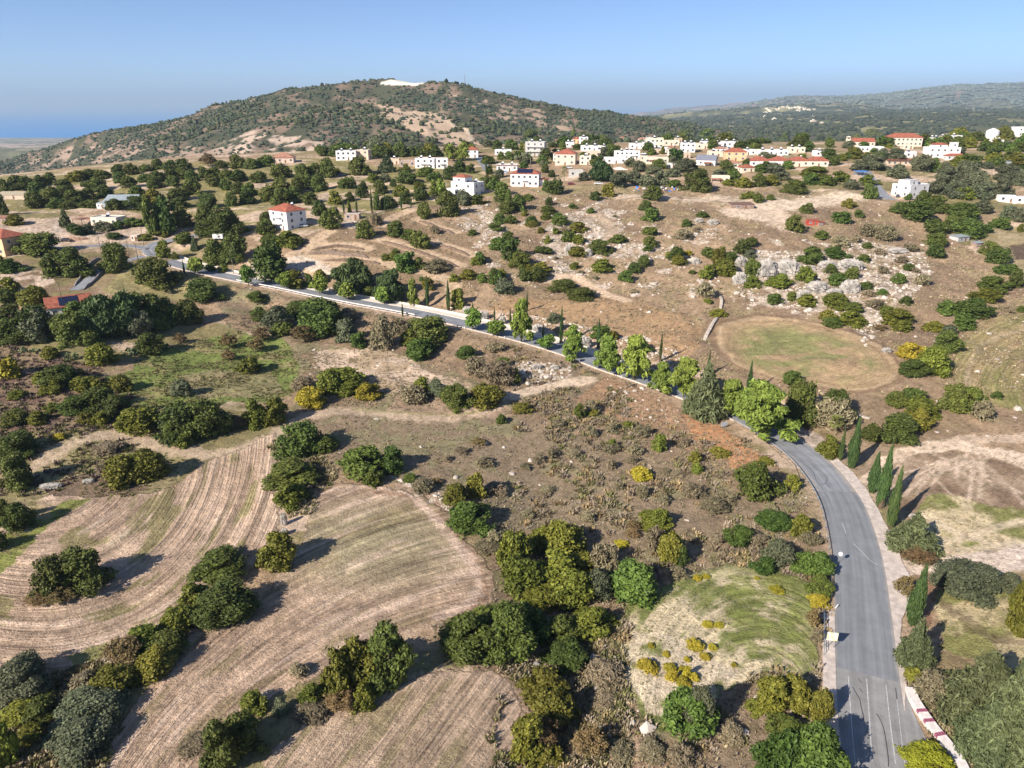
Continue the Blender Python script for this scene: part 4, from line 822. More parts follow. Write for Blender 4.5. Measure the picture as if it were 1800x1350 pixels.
def crown_of(sp, hi, v):
    k = (sp, hi, v)
    if k not in MESH:
        if sp == 'F':
            rs = random.Random(v); V = []; F = []
            for i in range(46):
                a = rs.uniform(0, 6.283); el = rs.uniform(-.5, 1.3); d = Vector((math.cos(a) * math.cos(el), math.sin(a) * math.cos(el), math.sin(el))); side_ = d.cross(Vector((0,0,1))).normalized(); L_ = rs.uniform(.32, .48)
                c0 = Vector((0,0,.74)); tip = c0 + d * L_ + Vector((0,0,-.05 - .08 * (1 - abs(el))))
                for j in range(7):
                    t = (j - 3) / 3 * .75; dd = (d * math.cos(t) + side_ * math.sin(t)); e = c0 + d * L_ * .5 + dd * L_ * .5 + Vector((0,0,-.06)); m_ = c0 + d * L_ * .48; w_ = side_ * .014 + Vector((0,0,.008)); o = len(V); V += [tuple(m_ - w_), tuple((m_ + e) / 2 + Vector((0,0,.012)) - w_), tuple(e), tuple((m_ + e) / 2 + w_)]; F.append((o, o + 1, o + 2, o + 3))
                o = len(V); V += [tuple(c0 - side_ * .006), tuple(c0 + d * L_ * .5), tuple(c0 + side_ * .006), tuple(c0 + Vector((0,0,.01)))]; F.append((o, o + 1, o + 2, o + 3))
            MESH[k] = mesh_np('crown', np.array(V), np.array(F), LM['F'])
        elif sp == 'K':
            rs = random.Random(v); V = []; F = []; iv, if_ = ICO1; o = 0; Fs = []
            for i in range(42):
                a = rs.uniform(0, 6.283); r_ = rs.uniform(0, .42); z = rs.uniform(.12, .9) * (1 - r_); t = rs.uniform(0, 6.283)
                q = iv * np.array([.085, .02, .12]); ct, st_ = math.cos(t), math.sin(t); q = np.stack([q[:, 0] * ct - q[:, 1] * st_, q[:, 0] * st_ + q[:, 1] * ct, q[:, 2]], 1) + np.array([r_ * math.cos(a), r_ * math.sin(a), z]); V.append(q); Fs.append(if_ + o); o += len(iv)
            MESH[k] = mesh_np('pads', np.concatenate(V), np.concatenate(Fs), LM['K'])
        else:
            kind = SP_[sp][0]; sd = v * 13 + sum(map(ord, sp)) + hi * 101; V, F = crown_mesh(kind, sd, hi); MESH[k] = mesh_np('crown', V, F, LM[sp])
    return MESH[k]
def trunk_of(sp, v):
    k = ('trunk', sp, v)
    if k not in MESH:
        if sp == 'F':
            m = MB(); m.tube([(0,0,-.06),(.01,0,.3),(0,.01,.76)], [.035,.026,.03], 8); MESH[k] = mesh_np('trunk', np.array(m.V, float), m.F, bark2)
        elif sp in 'TPA': MESH[k] = trunk_mesh(v, .55, .022 if sp != 'P' else .025, 5, .03, .25)
        elif sp == 'S': MESH[k] = trunk_mesh(v, .3, .07, 0)
        elif sp == 'W': MESH[k] = trunk_mesh(v, .5, .04, 5)
        else: MESH[k] = trunk_mesh(v, .42, .04, 5, .05, .25)
    return MESH[k]
exec_items = []          # (species, x0, y0, x1, y1) in photo pixels
def veg(r, s):
    ox, oy, sc_ = {'r1': (0,100,3), 'r2': (450,220,3.971), 'r3': (850,200,3.971), 'r4': (1250,180,3.273), 'r5': (0,450,3), 'r6': (550,480,3), 'r7': (1100,430,2.571), 'r8': (0,850,2.7), 'r9': (600,850,2.7), 'r10': (1200,850,2.7), 'p': (0,0,1)}[r]
    for it in s.replace('\n', ' ').split(';'):
        it = it.strip()
        if not it: continue
        sp, nums = it.split(); a = [float(q) for q in nums.split(',')]; exec_items.append((sp, a[0] / sc_ + ox, a[1] / sc_ + oy, a[2] / sc_ + ox, a[3] / sc_ + oy))
veg('r1', '''C 600,565,665,620;C 665,560,730,620;C 430,590,520,645;C 500,592,580,645;Y 350,600,440,660;C 735,560,800,605;C 800,535,870,590;C 870,545,930,600;C 930,535,1010,600;A 1060,515,1135,580;C 1130,540,1200,585;C 1210,515,1290,590;C 1290,530,1360,590;C 1360,520,1440,580;
C 610,605,680,665;C 640,630,720,690;C 730,615,800,660;C 790,600,860,660;C 780,640,860,695;C 860,590,940,650;C 880,625,940,680;C 930,590,990,640;C 985,590,1045,660;C 1040,575,1110,640;C 1100,580,1160,630;C 1100,620,1165,685;C 1160,590,1230,650;C 1160,640,1225,705;C 1220,600,1300,655;C 1325,600,1400,665;C 1230,660,1300,720;C 1280,660,1355,740;C 1265,700,1340,780;
C 1440,560,1530,640;C 1560,560,1640,650;C 1620,560,1700,640;C 1690,540,1770,640;C 1560,620,1640,700;C 1640,620,1730,710;C 1530,640,1600,720;C 1450,640,1530,720;C 1380,680,1460,760;C 1440,700,1520,790;C 1510,690,1590,770;C 1600,715,1670,775;C 1650,760,1720,840;Y 1740,710,1800,780;C 1190,715,1255,790;C 1060,720,1165,800;C 895,680,990,760;C 960,650,1060,730;C 900,740,1000,800;
C 160,660,240,740;C 290,650,400,730;C 230,690,330,770;C 0,640,60,720;C 50,630,130,700;C 110,625,180,700;C 180,620,240,680;C 230,615,300,670;Q 425,655,455,685;C 460,640,550,710;C 500,670,600,740;C 420,690,500,760;C 340,700,430,770;C 150,720,230,800;C 260,740,350,800;C 320,760,420,810;C 690,680,760,740;Y 770,700,850,790;C 570,750,650,810;C 660,740,780,810;C 0,730,40,830;C 430,750,520,800;
G 780,750,830,940;G 840,750,930,930;C 920,800,1010,900;C 1030,780,1140,900;C 1050,850,1180,950;C 1130,790,1270,950;C 1180,830,1290,930;C 1365,870,1450,940;C 1390,930,1460,1000;C 1370,820,1440,900;
C 1090,960,1200,1090;C 1170,950,1290,1080;F 1200,1030,1265,1150;Y 1270,895,1320,925;
B 320,805,380,900;C 370,880,440,940;O 440,880,500,940;O 500,870,600,920;G 600,870,650,910;C 660,850,760,900;G 570,920,640,960;Y 735,935,810,970;Y 810,920,900,950;
C 930,920,1010,985;Y 835,960,900,1060;T 1005,1065,1070,1150;S 965,1075,982,1145;B 1010,950,1045,1020;Y 900,1030,940,1070;G 1090,1085,1140,1130;Y 1150,1090,1200,1140;T 1285,1090,1340,1215;
C 90,920,300,1050;C 0,1040,40,1140;G 10,1065,125,1140;C 545,965,690,1135;G 230,1060,300,1155;C 270,1020,465,1170;C 730,1070,940,1225;Y 35,830,120,890;C 1010,1150,1180,1290;Y 40,925,90,960''')
veg('r5', '''C 0,240,140,400;C 130,260,320,440;C 0,330,130,470;O 150,290,300,460;W 470,220,680,440;C 320,310,480,480;C 640,190,800,400;C 740,190,910,380;C 870,250,960,370;C 940,225,1060,370;C 730,395,870,520;W 580,210,760,430;C 430,400,540,480;Y 225,470,310,545;Y 460,460,610,580;G 380,380,480,440;G 350,230,440,330;O 700,300,800,440;C 800,300,900,400;
Y 0,110,100,200;Y 110,150,240,270;C 0,170,90,250;
C 1320,260,1420,350;O 1400,270,1520,400;C 1510,240,1640,330;C 1610,240,1800,420;G 1440,350,1540,430;A 1555,375,1660,470;G 1310,185,1420,245;
A 1170,405,1250,500;A 1310,435,1390,515;A 1340,380,1420,460;Y 1255,525,1355,625;A 1180,500,1240,560;
O 910,655,1000,745;C 850,775,1060,1000;C 1000,770,1200,980;C 835,870,980,1000;C 930,790,1120,930;Y 930,940,1010,1020;Y 1290,745,1420,910;Y 1390,740,1515,900;Y 640,785,830,945;C 565,725,700,870;C 440,700,600,830;C 330,730,470,840;Y 420,820,500,895;Y 495,820,570,900;Y 380,630,520,720;Y 470,650,560,720;Y 595,625,700,720;C 240,570,420,700;Y 225,640,330,730;Y 180,610,260,680;U 0,530,100,650;Y 50,705,140,760;Y 235,775,300,835;Y 155,820,250,895;C 0,800,150,900;C 0,940,170,1080;Y 90,940,170,1000;C 0,1050,160,1250;Y 590,1050,760,1230;Y 720,1020,890,1200;Y 640,1030,800,1160;D 500,990,615,1050;U 290,930,345,970;
C 1465,870,1680,1070;G 1665,940,1775,1040;C 1425,1085,1660,1230;Y 1455,1190,1620,1330;Y 1670,590,1800,740;U 1560,690,1720,810;A 1215,845,1300,920;D 1545,640,1650,720;K 100,470,150,515;K 150,480,210,520;K 340,500,380,560;K 370,505,420,550;K 640,490,740,540;D 600,800,640,830;A 920,410,980,470''')
veg('r6', '''C -50,140,160,340;D 130,180,240,260;O 130,240,230,375;G 200,310,280,400;D 310,240,420,410;D 400,240,520,320;C 485,235,690,390;Y 470,290,560,390;G 500,350,620,470;G 590,340,650,420;G 760,380,860,455;D 910,365,1010,420;D 800,440,930,560;D 920,460,1060,600;G 960,450,1040,500;Y 1030,500,1100,585;
Y 25,500,250,650;Y 130,560,240,650;U 230,570,375,685;D 470,590,600,700;Y 540,540,640,640;O 600,560,720,660;C 680,580,850,730;Y 830,575,1010,720;Q 960,745,1020,800;Y 1060,680,1160,750;
G 165,910,370,1100;G 270,1030,370,1130;G 360,920,480,1070;Y 1380,690,1430,770;D 1430,670,1510,740;U 1680,1035,1780,1100;Y 690,1110,810,1240;Y 810,1060,910,1200;G 480,1060,540,1110;D 520,1080,640,1170;
T 805,185,880,310;T 930,260,1000,340;P 1040,165,1160,380;T 1195,330,1260,410;P 1310,300,1430,470;P 1480,350,1620,540;P 1605,340,1780,590;G 1465,270,1560,345;
S 590,35,620,180;S 700,50,730,205;S 1120,95,1137,200;S 1293,185,1325,375;S 1488,245,1522,400;S 835,150,850,200;S 1033,190,1049,285;S 950,185,965,250;S 466,160,482,230;Y 730,80,800,190;O 1235,210,1305,265;C 1250,30,1375,105;C 1355,75,1475,150;O 965,20,1060,110;Y 1440,720,1500,760;S 1205,265,1222,340;Y 1560,300,1620,350;G 1680,350,1780,420;Q 560,20,590,45;
A 630,1080,680,1120;D 1100,1000,1150,1040;D 1160,960,1230,1010;D 1340,930,1430,990;D 1530,900,1620,960;D 1550,980,1600,1040;D 1440,810,1500,870;D 1550,790,1620,850;D 1260,770,1330,820;D 870,970,960,1030;D 750,920,820,960;D 690,960,730,1000;D 1200,1120,1270,1170;D 1490,1060,1530,1100;D 1590,1110,1640,1150;D 1650,960,1710,1010;D 1100,1250,1160,1300;D 910,1110,1030,1180;Y 1560,870,1600,930;Y 1640,780,1690,820;A 840,870,910,920;D 1230,920,1300,980;D 1690,800,1780,870''')
veg('r2', '''C 660,215,790,350;B 860,215,960,330;Y 1000,270,1075,320;C 985,310,1120,410;Y 785,330,860,400;O 860,340,940,400;C 820,380,920,480;C 705,400,790,510;C 940,370,980,430;C 580,360,690,440;C 620,470,690,530;Y 960,415,1060,500;C 1000,460,1080,550;C 1100,440,1200,530;C 870,490,980,580;C 820,480,870,590;G 1130,290,1240,360;C 1190,330,1290,390;C 1310,290,1400,380;C 1370,240,1470,330;P 1210,380,1270,500;P 1260,385,1330,505;P 1310,135,1395,250;P 1410,130,1480,250;C 960,130,1050,220;C 830,150,950,230;C 1050,150,1120,215;C 1120,160,1200,215;C 1200,165,1300,215;G 1465,270,1530,335;C 1265,465,1400,635;O 1400,440,1500,560;G 1500,480,1600,555;C 1130,545,1225,655;
S 605,510,625,620;S 695,505,715,620;S 798,440,822,620;S 893,490,914,600;S 1004,480,1026,590;S 1074,500,1090,575;S 1597,225,1617,350;S 425,530,440,630;
Y 640,530,670,610;C 470,570,600,725;C 20,650,130,770;G 40,610,100,660;C 710,670,830,790;C 920,675,1040,780;C 1020,720,1120,800;C 1085,735,1215,870;D 800,610,890,700;D 1220,705,1290,760;G 1475,730,1540,770;G 975,890,1110,1030;G 1110,920,1185,1010;Y 940,865,1020,950;G 880,895,940,950;D 1180,935,1340,1030;G 1505,890,1600,970;Y 1500,920,1570,980;
G 10,825,200,1095;Y 150,740,330,850;C 60,760,200,860;Y 210,1010,340,1150;C 330,1030,400,1140;Y 400,1010,500,1120;W 560,950,800,1200;W 840,1030,1020,1250;P 1065,1095,1135,1270;T 400,1065,490,1190;T 600,1105,690,1230;T 850,1130,920,1260;Y 1160,1050,1240,1150;Y 1420,1000,1530,1080;Y 1350,1040,1420,1100;G 1550,1030,1620,1100;G 1620,1000,1710,1110;T 160,1030,240,1150;G 760,1120,850,1210;
Y 1100,400,1180,450;G 1680,400,1760,490;C 1600,350,1700,440;G 1560,360,1640,440;C 1740,440,1787,560;G 340,470,430,560;Y 530,300,600,345''')
veg('r3', '''C 0,430,50,520;G 30,440,130,530;G 80,520,190,620;C 110,600,210,700;C 190,560,290,680;G 270,560,345,605;C 75,690,150,770;C 150,700,230,770;G 45,760,140,820;G 130,815,210,890;G 45,860,150,950;G 120,890,250,1030;C 180,960,320,1080;C 235,1080,320,1170;C 310,1070,440,1175;Y 350,1040,465,1110;Y 270,1045,350,1100;
C 30,1080,110,1190;Y 105,1080,165,1150;C 430,580,480,635;C 745,545,825,605;Y 830,480,910,580;C 1120,495,1240,600;C 440,450,550,565;C 405,460,460,540;F 535,370,590,490;
C 1085,600,1170,680;G 1110,655,1210,750;G 595,620,655,660;G 715,655,775,695;G 400,660,500,700;Y 400,690,470,740;G 485,690,540,730;C 480,705,600,780;C 300,710,375,780;Y 300,745,370,790;Y 260,675,305,710;Y 375,790,420,830;Y 485,795,535,840;Y 605,755,715,835;G 540,820,640,895;Y 620,840,705,910;D 530,790,600,830;C 365,930,470,980;Y 410,850,470,905;Y 600,925,720,1000;Y 600,1035,660,1090;Y 770,1010,890,1110;C 745,885,890,985;G 880,840,990,900;C 1110,855,1215,930;Q 1110,920,1180,960;G 1115,790,1210,850;G 945,1090,1045,1175;C 1010,1040,1090,1110;C 1080,990,1160,1070;C 1280,935,1400,1030;Y 1320,990,1410,1060;U 1400,950,1455,990;C 1530,930,1620,1010;Y 1500,1045,1610,1150;Y 1615,1030,1750,1130;Y 1600,920,1680,1010;C 1680,960,1760,1030;C 1375,735,1450,790;G 1480,680,1560,725;D 1330,810,1440,880;D 1480,1180,1610,1290;Y 1545,1285,1600,1325;C 1430,1090,1480,1120;
C 390,235,490,320;C 160,180,235,250;O 450,190,510,230;Y 250,195,285,280;G 530,200,580,250;G 620,210,680,250;C 830,205,940,285;G 100,265,150,320;G 150,260,210,320;G 210,260,280,305;F 310,280,345,370;G 245,330,310,375;G 735,320,800,360;G 770,295,840,345;C 670,265,730,295;C 400,350,460,410;C 450,390,500,440;C 20,360,60,420;O 80,385,140,445;W 750,340,910,475;O 665,400,740,465;O 890,400,1010,510;O 1000,400,1100,490;O 1080,420,1200,510;O 1180,400,1290,500;O 990,310,1060,370;O 1040,330,1130,400;O 1130,360,1240,420;C 1380,400,1580,550;G 1280,240,1390,350;Y 1360,145,1420,200;C 1560,185,1635,240;O 1290,300,1340,360;O 1340,310,1480,400;O 1280,380,1360,440;O 1330,350,1440,410;G 1290,460,1370,510;C 1700,380,1787,470;O 1600,400,1720,450;Y 1670,450,1750,500;P 610,110,640,160;Y 1230,230,1265,280;G 1110,200,1180,255;Y 1300,190,1350,220;C 790,145,850,190;Y 1290,265,1350,330;O 0,180,60,230;D 480,990,520,1015;D 600,1180,650,1210;Y 1270,960,1310,1010;D 650,1090,700,1120;D 900,700,930,720;D 1460,790,1520,825;D 1020,1220,1080,1260;D 750,1130,800,1160''')
veg('r4', '''O 800,330,900,395;O 870,310,1000,390;Y 770,260,860,320;Y 870,280,930,330;O 940,270,1020,330;O 1010,265,1100,325;C 680,300,740,360;G 520,225,590,280;O 310,350,420,410;O 360,400,450,450;Y 140,430,240,490;C 230,405,310,485;Y 310,420,390,480;G 250,360,310,400;Y 520,365,650,430;G 530,410,620,475;G 620,420,720,475;Y 700,400,800,460;O 760,440,850,500;Y 860,410,960,480;C 870,475,940,560;C 415,445,530,525;C 660,200,700,260;Y 760,550,835,605;C 515,580,590,640;C 425,650,530,745;G 695,630,790,695;G 830,615,875,660;G 600,735,665,785;Y 170,515,240,555;C 240,525,300,580;C 320,525,365,560;O 1010,370,1120,440;O 1040,350,1110,400;O 1160,300,1260,400;C 1240,310,1320,400;O 1290,370,1400,470;O 1400,330,1520,440;O 1240,450,1340,530;O 1340,450,1460,550;O 1450,400,1600,540;O 1500,460,1610,560;O 1600,440,1720,550;Y 1410,490,1500,560;O 1640,360,1760,450;O 1740,380,1800,480;C 1540,220,1620,280;C 1640,130,1720,215;G 1690,160,1740,210;Y 1570,280,1660,340;Y 1700,290,1800,360;G 1640,230,1700,280;G 1690,230,1750,285;G 1740,235,1800,285;Y 1440,200,1520,260;Y 1300,190,1370,250;G 1370,200,1440,260;Y 1500,170,1560,200;G 1440,300,1540,360;O 1560,340,1620,380;G 1220,195,1290,240;
C 1040,570,1140,640;G 1100,570,1260,680;C 1170,510,1250,590;G 1230,540,1360,640;G 1360,570,1520,690;C 1240,680,1340,760;C 1340,650,1430,720;C 1390,670,1560,780;C 1215,750,1330,830;C 1245,820,1335,900;G 1110,520,1150,560;O 1500,560,1600,640;O 1660,590,1740,670;C 1605,655,1710,730;O 1740,610,1800,690;G 1530,700,1610,745;C 1550,800,1640,880;C 1590,840,1700,930;G 1630,925,1740,990;C 1700,960,1790,1070;G 1550,1010,1720,1100;Y 1495,1065,1640,1150;G 1400,1120,1590,1245;G 1300,1140,1395,1225;G 1395,1215,1500,1310;Y 1225,1255,1330,1325;O 1330,1280,1400,1340;Y 1760,700,1800,745;
D 850,695,940,770;D 940,700,1060,800;D 700,770,800,835;C 870,805,925,840;D 1110,815,1200,860;C 1100,925,1165,970;D 1055,880,1120,925;D 960,940,1020,990;C 1040,985,1110,1045;D 1170,990,1250,1055;C 1085,1115,1150,1165;G 950,1070,1010,1110;D 900,1140,1000,1190;D 870,1080,940,1120;C 860,1030,930,1080;
Y 640,1110,800,1190;Y 745,1200,880,1290;Y 630,1195,720,1260;C 650,1230,745,1295;G 770,1150,860,1210;G 975,1165,1050,1230;Y 990,1190,1130,1280;Y 1040,1250,1145,1320;A 930,1280,1000,1320;
C 135,790,220,870;C 190,770,260,830;Y 20,900,140,1000;Y 0,840,70,920;O 190,850,250,900;G 195,900,280,1010;Y 200,1000,285,1075;Y 310,985,460,1070;Y 490,940,600,1040;C 520,830,640,930;G 660,840,790,900;C 650,930,720,990;G 680,985,780,1060;C 770,950,840,1020;C 840,870,910,920;C 320,1100,410,1165;G 440,1090,490,1145;Y 500,1100,600,1180;Y 0,1180,80,1235;D 1660,1170,1730,1210;C 1760,1170,1800,1210;D 800,760,850,810;D 940,840,1010,880;D 1150,950,1200,980''')
veg('r7', '''C 1395,390,1500,490;U 1235,445,1360,530;Y 1330,460,1460,590;C 1240,520,1350,600;C 715,570,795,640;C 1415,625,1520,760;G 1500,645,1615,770;C 1180,660,1270,735;G 1250,655,1350,730;Y 1280,690,1400,790;Y 1250,740,1370,840;C 1150,770,1290,910;C 1070,810,1150,895;D 1570,700,1650,800;
C 720,635,860,830;C 700,690,800,820;D 830,690,1000,840;C 900,660,1010,800;F 900,780,985,880;Y 870,860,960,970;S 950,840,985,980;S 980,800,1055,1020;S 1075,955,1145,1130;S 1110,925,1190,1200;S 1160,1040,1225,1290;S 145,405,165,530;S 360,480,380,600;S 535,520,570,690;
P 110,530,200,680;P 190,510,330,710;B 275,565,430,800;P 400,600,540,800;P 480,640,730,900;P 560,700,640,860;
G 500,985,700,1170;Y 600,960,660,1000;Y 715,1050,790,1120;U 25,1005,110,1070;Y 380,915,460,970;Y 120,860,175,940;Y 280,940,340,1000;Y 300,990,345,1040;C 1650,660,1700,700;D 140,1130,200,1180;D 50,1090,110,1150;D 200,1020,260,1060;D 240,870,300,910;D 160,1010,210,1050;D 620,1170,680,1210;D 10,900,70,960;Y 110,1190,190,1290;A 0,1290,60,1337;D 260,1080,360,1160;D 340,1140,450,1220''')
veg('r10', '''G 350,130,510,240;G 185,185,320,310;D 270,230,380,310;O 380,270,520,410;G 325,350,420,440;G 515,320,620,440;G 600,330,705,450;G 585,440,705,540;U 595,525,690,600;Y 510,150,600,260;D 560,230,660,300;A 580,600,640,700;D 600,690,660,760;
U 50,435,90,465;U 95,430,130,455;U 415,485,480,530;U 95,650,140,685;U 150,660,195,690;U 20,745,100,800;U 120,760,160,795;U 85,800,130,840;U 5,820,35,850;U 0,870,40,930;U 30,900,75,940;U 0,940,45,975;U 230,850,255,872;U 340,440,365,460;
Y 340,930,480,1110;Y 450,920,600,1090;Y 600,980,695,1140;Y 300,1040,390,1110;O 0,985,140,1225;G 345,1160,560,1450;G 500,1160,760,1480;G 380,1145,560,1230;D 170,1140,300,1250;V 1045,1230,1280,1420;
O 1230,365,1480,555;O 1490,420,1590,520;Y 1530,450,1650,720;S 1030,410,1135,690;A 1000,435,1090,560;B 1020,640,1170,900;Y 1060,880,1150,960;D 1100,900,1250,1060;B 1240,790,1560,1180;B 1400,880,1700,1350;B 1300,1050,1560,1350;B 1550,760,1720,1100;B 985,150,1190,360;S 1500,950,1550,1140;A 1050,350,1180,400;D 150,40,250,110;D 120,230,200,300''')
veg('r8', '''C 30,85,165,235;C 160,330,330,550;C 300,310,505,540;A 130,520,250,600;A 240,520,370,590;Y 1235,225,1395,430;C 950,325,1165,470;Y 860,460,1000,600;C 930,470,1190,700;Y 770,580,930,720;Y 590,670,790,830;A 520,750,660,880;C 700,700,880,850;Y 650,780,820,940;Y 450,850,640,1020;D 340,890,470,1000;O 0,820,250,1040;Y 30,1020,200,1150;C 130,1020,260,1150;Y 0,1140,90,1350;Y 60,1150,190,1260;O 290,1010,560,1200;O 240,1120,520,1350;D 860,1200,1000,1300;C 985,1150,1130,1400;C 1080,1080,1270,1300;Y 1150,990,1270,1110;O 1300,1020,1370,1110;Y 1430,940,1540,1065;D 1380,850,1460,930;D 1400,1050,1560,1150;A 1550,1040,1700,1110;C 0,60,60,200;C -60,230,30,330''')
veg('r9', '''Y -80,800,60,1040;Y 0,740,180,1000;C 130,690,320,1000;Y 60,960,170,1090;G 480,640,720,880;G 650,580,900,880;G 800,600,965,800;G 560,590,760,760;Y 740,220,900,440;Y 880,190,1010,340;Y 970,180,1150,380;Y 760,330,960,560;Y 900,330,1120,560;Y 1000,420,1170,620;Y 850,470,1030,620;G 520,90,730,265;D 690,220,780,300;O 1150,410,1280,570;D 1170,300,1330,460;G 1275,345,1490,590;Y 1425,130,1560,230;D 1440,220,1530,330;Y 1500,220,1610,390;C 960,620,1130,800;Y 1080,570,1280,760;C 970,740,1160,900;Y 880,640,960,760;Y 850,890,1060,1080;Y 920,980,1090,1180;Y 800,1130,960,1350;A 900,1120,1030,1300;Y 930,1240,1040,1350;D 1170,840,1340,980;A 1100,1180,1250,1350;U 1410,835,1500,910;U 1455,755,1490,785;U 1525,800,1560,825;U 1530,850,1590,900;U 1540,890,1600,945;U 1600,870,1640,895;U 1590,920,1650,970;G 1545,985,1760,1235;D 1280,1240,1400,1330;D 1420,1230,1540,1330;D 1200,1000,1300,1080;D 1560,1250,1660,1350;D 640,280,740,340;Y 1050,340,1200,470;D 1560,400,1640,470;C 1580,300,1640,400;D 1130,130,1200,190;U 1300,270,1360,310;A 1350,190,1420,230''')
_r = random.Random(21)
for i in range(150):                                   # trees between and behind the houses of the village and the ridge
    x = _r.uniform(560, 1800); y = _r.uniform(244, 262) if x > 850 else _r.uniform(264, 276)
    if x > 850 and _r.random() < .45: y = _r.uniform(262, 300)
    w_ = _r.uniform(11, 26); exec_items.append((_r.choice('CCGGYO'), x - w_ / 2, y - w_ * _r.uniform(.6, .9), x + w_ / 2, y))
SRC = {}
LAND = [(508,385,'the tall white house with the red roof'),(20,425,'the orange house'),(175,385,'the cream villa'),(130,530,'the house with dark solar roof'),(765,287,'the white flat-roofed twin block'),(822,330,'the white house with stepped roof'),
 (922,315,'the two-storey solar-roofed white house'),(945,262,'the grey apartment block'),(995,275,'the pink house'),(1075,250,'the flat-roofed village houses'),(1180,250,'the big cream house'),(1250,280,'the white gabled house'),(1380,283,'the long red-roofed terrace'),(1510,250,'the church'),(1585,245,'the school'),
 (1660,265,'the white villa on the ridge'),(1595,335,'the white farmhouse'),(1740,238,'the water tank'),(1300,362,'the ruined stone shed'),(1433,390,'the small red shed'),(1360,470,'the widest limestone crag'),(1490,465,'the cracked limestone crag'),
 (1420,620,'the oval mown field'),(1720,640,'the tracked green field'),(1695,850,'the wheel-tracked brown field'),(1785,350,'the white trailers'),(1680,415,'the farmyard'),(1458,1112,'the billboard'),(1650,1290,'the striped kerb wall'),
 (1250,1120,'the pale green field'),(700,980,'the central stubble field'),(250,950,'the left stubble field'),(760,1290,'the lower stubble field'),(400,660,'the green meadow'),(690,650,'the pale bare patch'),(1050,830,'the brown scrub slope'),
 (640,440,'the slope terraces'),(210,345,'the metal sheds'),(120,320,'the old orchard'),(330,310,'the orchard paths'),(450,320,'the orchard rise'),(60,650,'the prickly pear patch'),(500,282,'the small red-roofed farmhouse'),(622,272,'the white and beige ridge house'),(950,430,'the rocky hillside'),
 (1090,470,'the tan hill slope'),(1010,500,'the curved dirt path'),(1400,770,'the rubble lay-by'),(1730,1200,'the green verge'),(1600,1000,'the lane junction'),(1000,1250,'the stony gully'),(100,1220,'the weedy corner'),(640,540,'the far guardrail'),(850,590,'the middle road stretch'),
 (1180,690,'the shaded road stretch'),(260,450,'the upper road bend'),(1700,310,'the hilltop olive grove'),(1130,330,'the village olive grove'),(700,340,'the upper orchard'),(1100,350,'the junk yard'),(160,500,'the ramp lane'),(840,660,'the thicket by the dirt track'),(180,830,'the rocky mound')]
def place(name, loc):
    return None
plants = []
rsp = random.Random(11)
for sp, x0, y0, x1, y1 in exec_items:
    cx = (x0 + x1) / 2; W = x1 - x0; E = y1 - y0
    k0 = at(cx, y1 - 1)[1]; p, k = at(cx, y1)
    dep = math.atan2(CAMZ - p.z, math.hypot(p.x, p.y)); s = k / FPX
    w_ = W * s; e = E * s; Rr = w_ / 2 * math.sin(dep) * (.8 if sp in 'SFTP' else 1)
    base, k = at(cx, y1 - Rr / s) if Rr / s > 1 else (p, k)
    hh = max(math.sqrt(max((e - Rr) ** 2 - Rr ** 2, 0)) / math.cos(dep), {'D': .35, 'U': .4, 'Y': .42, 'K': .5}.get(sp, .45) * w_)
    if sp == 'S': hh = max(hh, 4 * w_ * .5)
    plants.append([sp, base, w_, hh, W, cx, y1 - E / 2])
# labels: what it is, size, where; ordinals settle what is left
def size_word(sp, w_, h_):
    if sp in 'SFK': return 'tall' if h_ > 9 else ''
    return 'very large' if w_ > 16 else 'large' if w_ > 10 else '' if w_ > 5 else 'small'
def rel(px, py):
    x, y, ph = min(LAND, key=lambda q: math.hypot((q[0] - px), (q[1] - py) * 1.6)); dx, dy = px - x, (py - y) * 1.6
    if math.hypot(dx, dy) < 26: return 'beside ' + ph
    if abs(dx) > abs(dy): return ('right of ' if dx > 0 else 'left of ') + ph
    return ('in front of ' if dy > 0 else 'beyond ') + ph
ORD = ['', 'first', 'second', 'third', 'fourth', 'fifth', 'sixth', 'seventh', 'eighth', 'ninth', 'tenth', 'eleventh', 'twelfth']
NUM = ['', 'one', 'two', 'three', 'four', 'five', 'six', 'seven', 'eight', 'nine', 'ten', 'eleven', 'twelve']
buck = {}
for i, q in enumerate(plants):
    sw = size_word(q[0], q[2], q[3]); ph = SP_[q[0]][3]
    if q[0] == 'Q': sw = ''
    if ph.startswith('small'): ph = ph if sw in ('', 'small') else ph[6:]; sw = '' if sw == 'small' else sw
    buck.setdefault((sw, ph, rel(q[5], q[6])), []).append(i)
LBL = {}
def shorten(t):
    for a, b in (('leafy ', ''), ('feathery ', ''), ('layered ', ''), ('thin ', ''), ('flat-roofed ', ''), ('pointed ', ''), ('old ', ''), ('two-storey ', ''), ('very ', ''), ('the ', ''), ('dark ', ''), ('greyish ', ''), ('right-hand ', '')):
        if len(t.split()) <= 16: break
        t = t.replace(a, b, 1)
    if len(t.split()) > 16:
        import re
        t = t.replace('large ', '').replace('house with dark solar roof', 'solar-roofed house').replace('house with stepped roof', 'stepped house').replace('tall white house with the red roof', 'tall white house').replace('tall white house with red roof', 'tall white house')
    if len(t.split()) > 16:
        t = re.sub(r' of (two|three|four|five|six|seven|eight|nine|ten|eleven|twelve),', '', t)
    return t
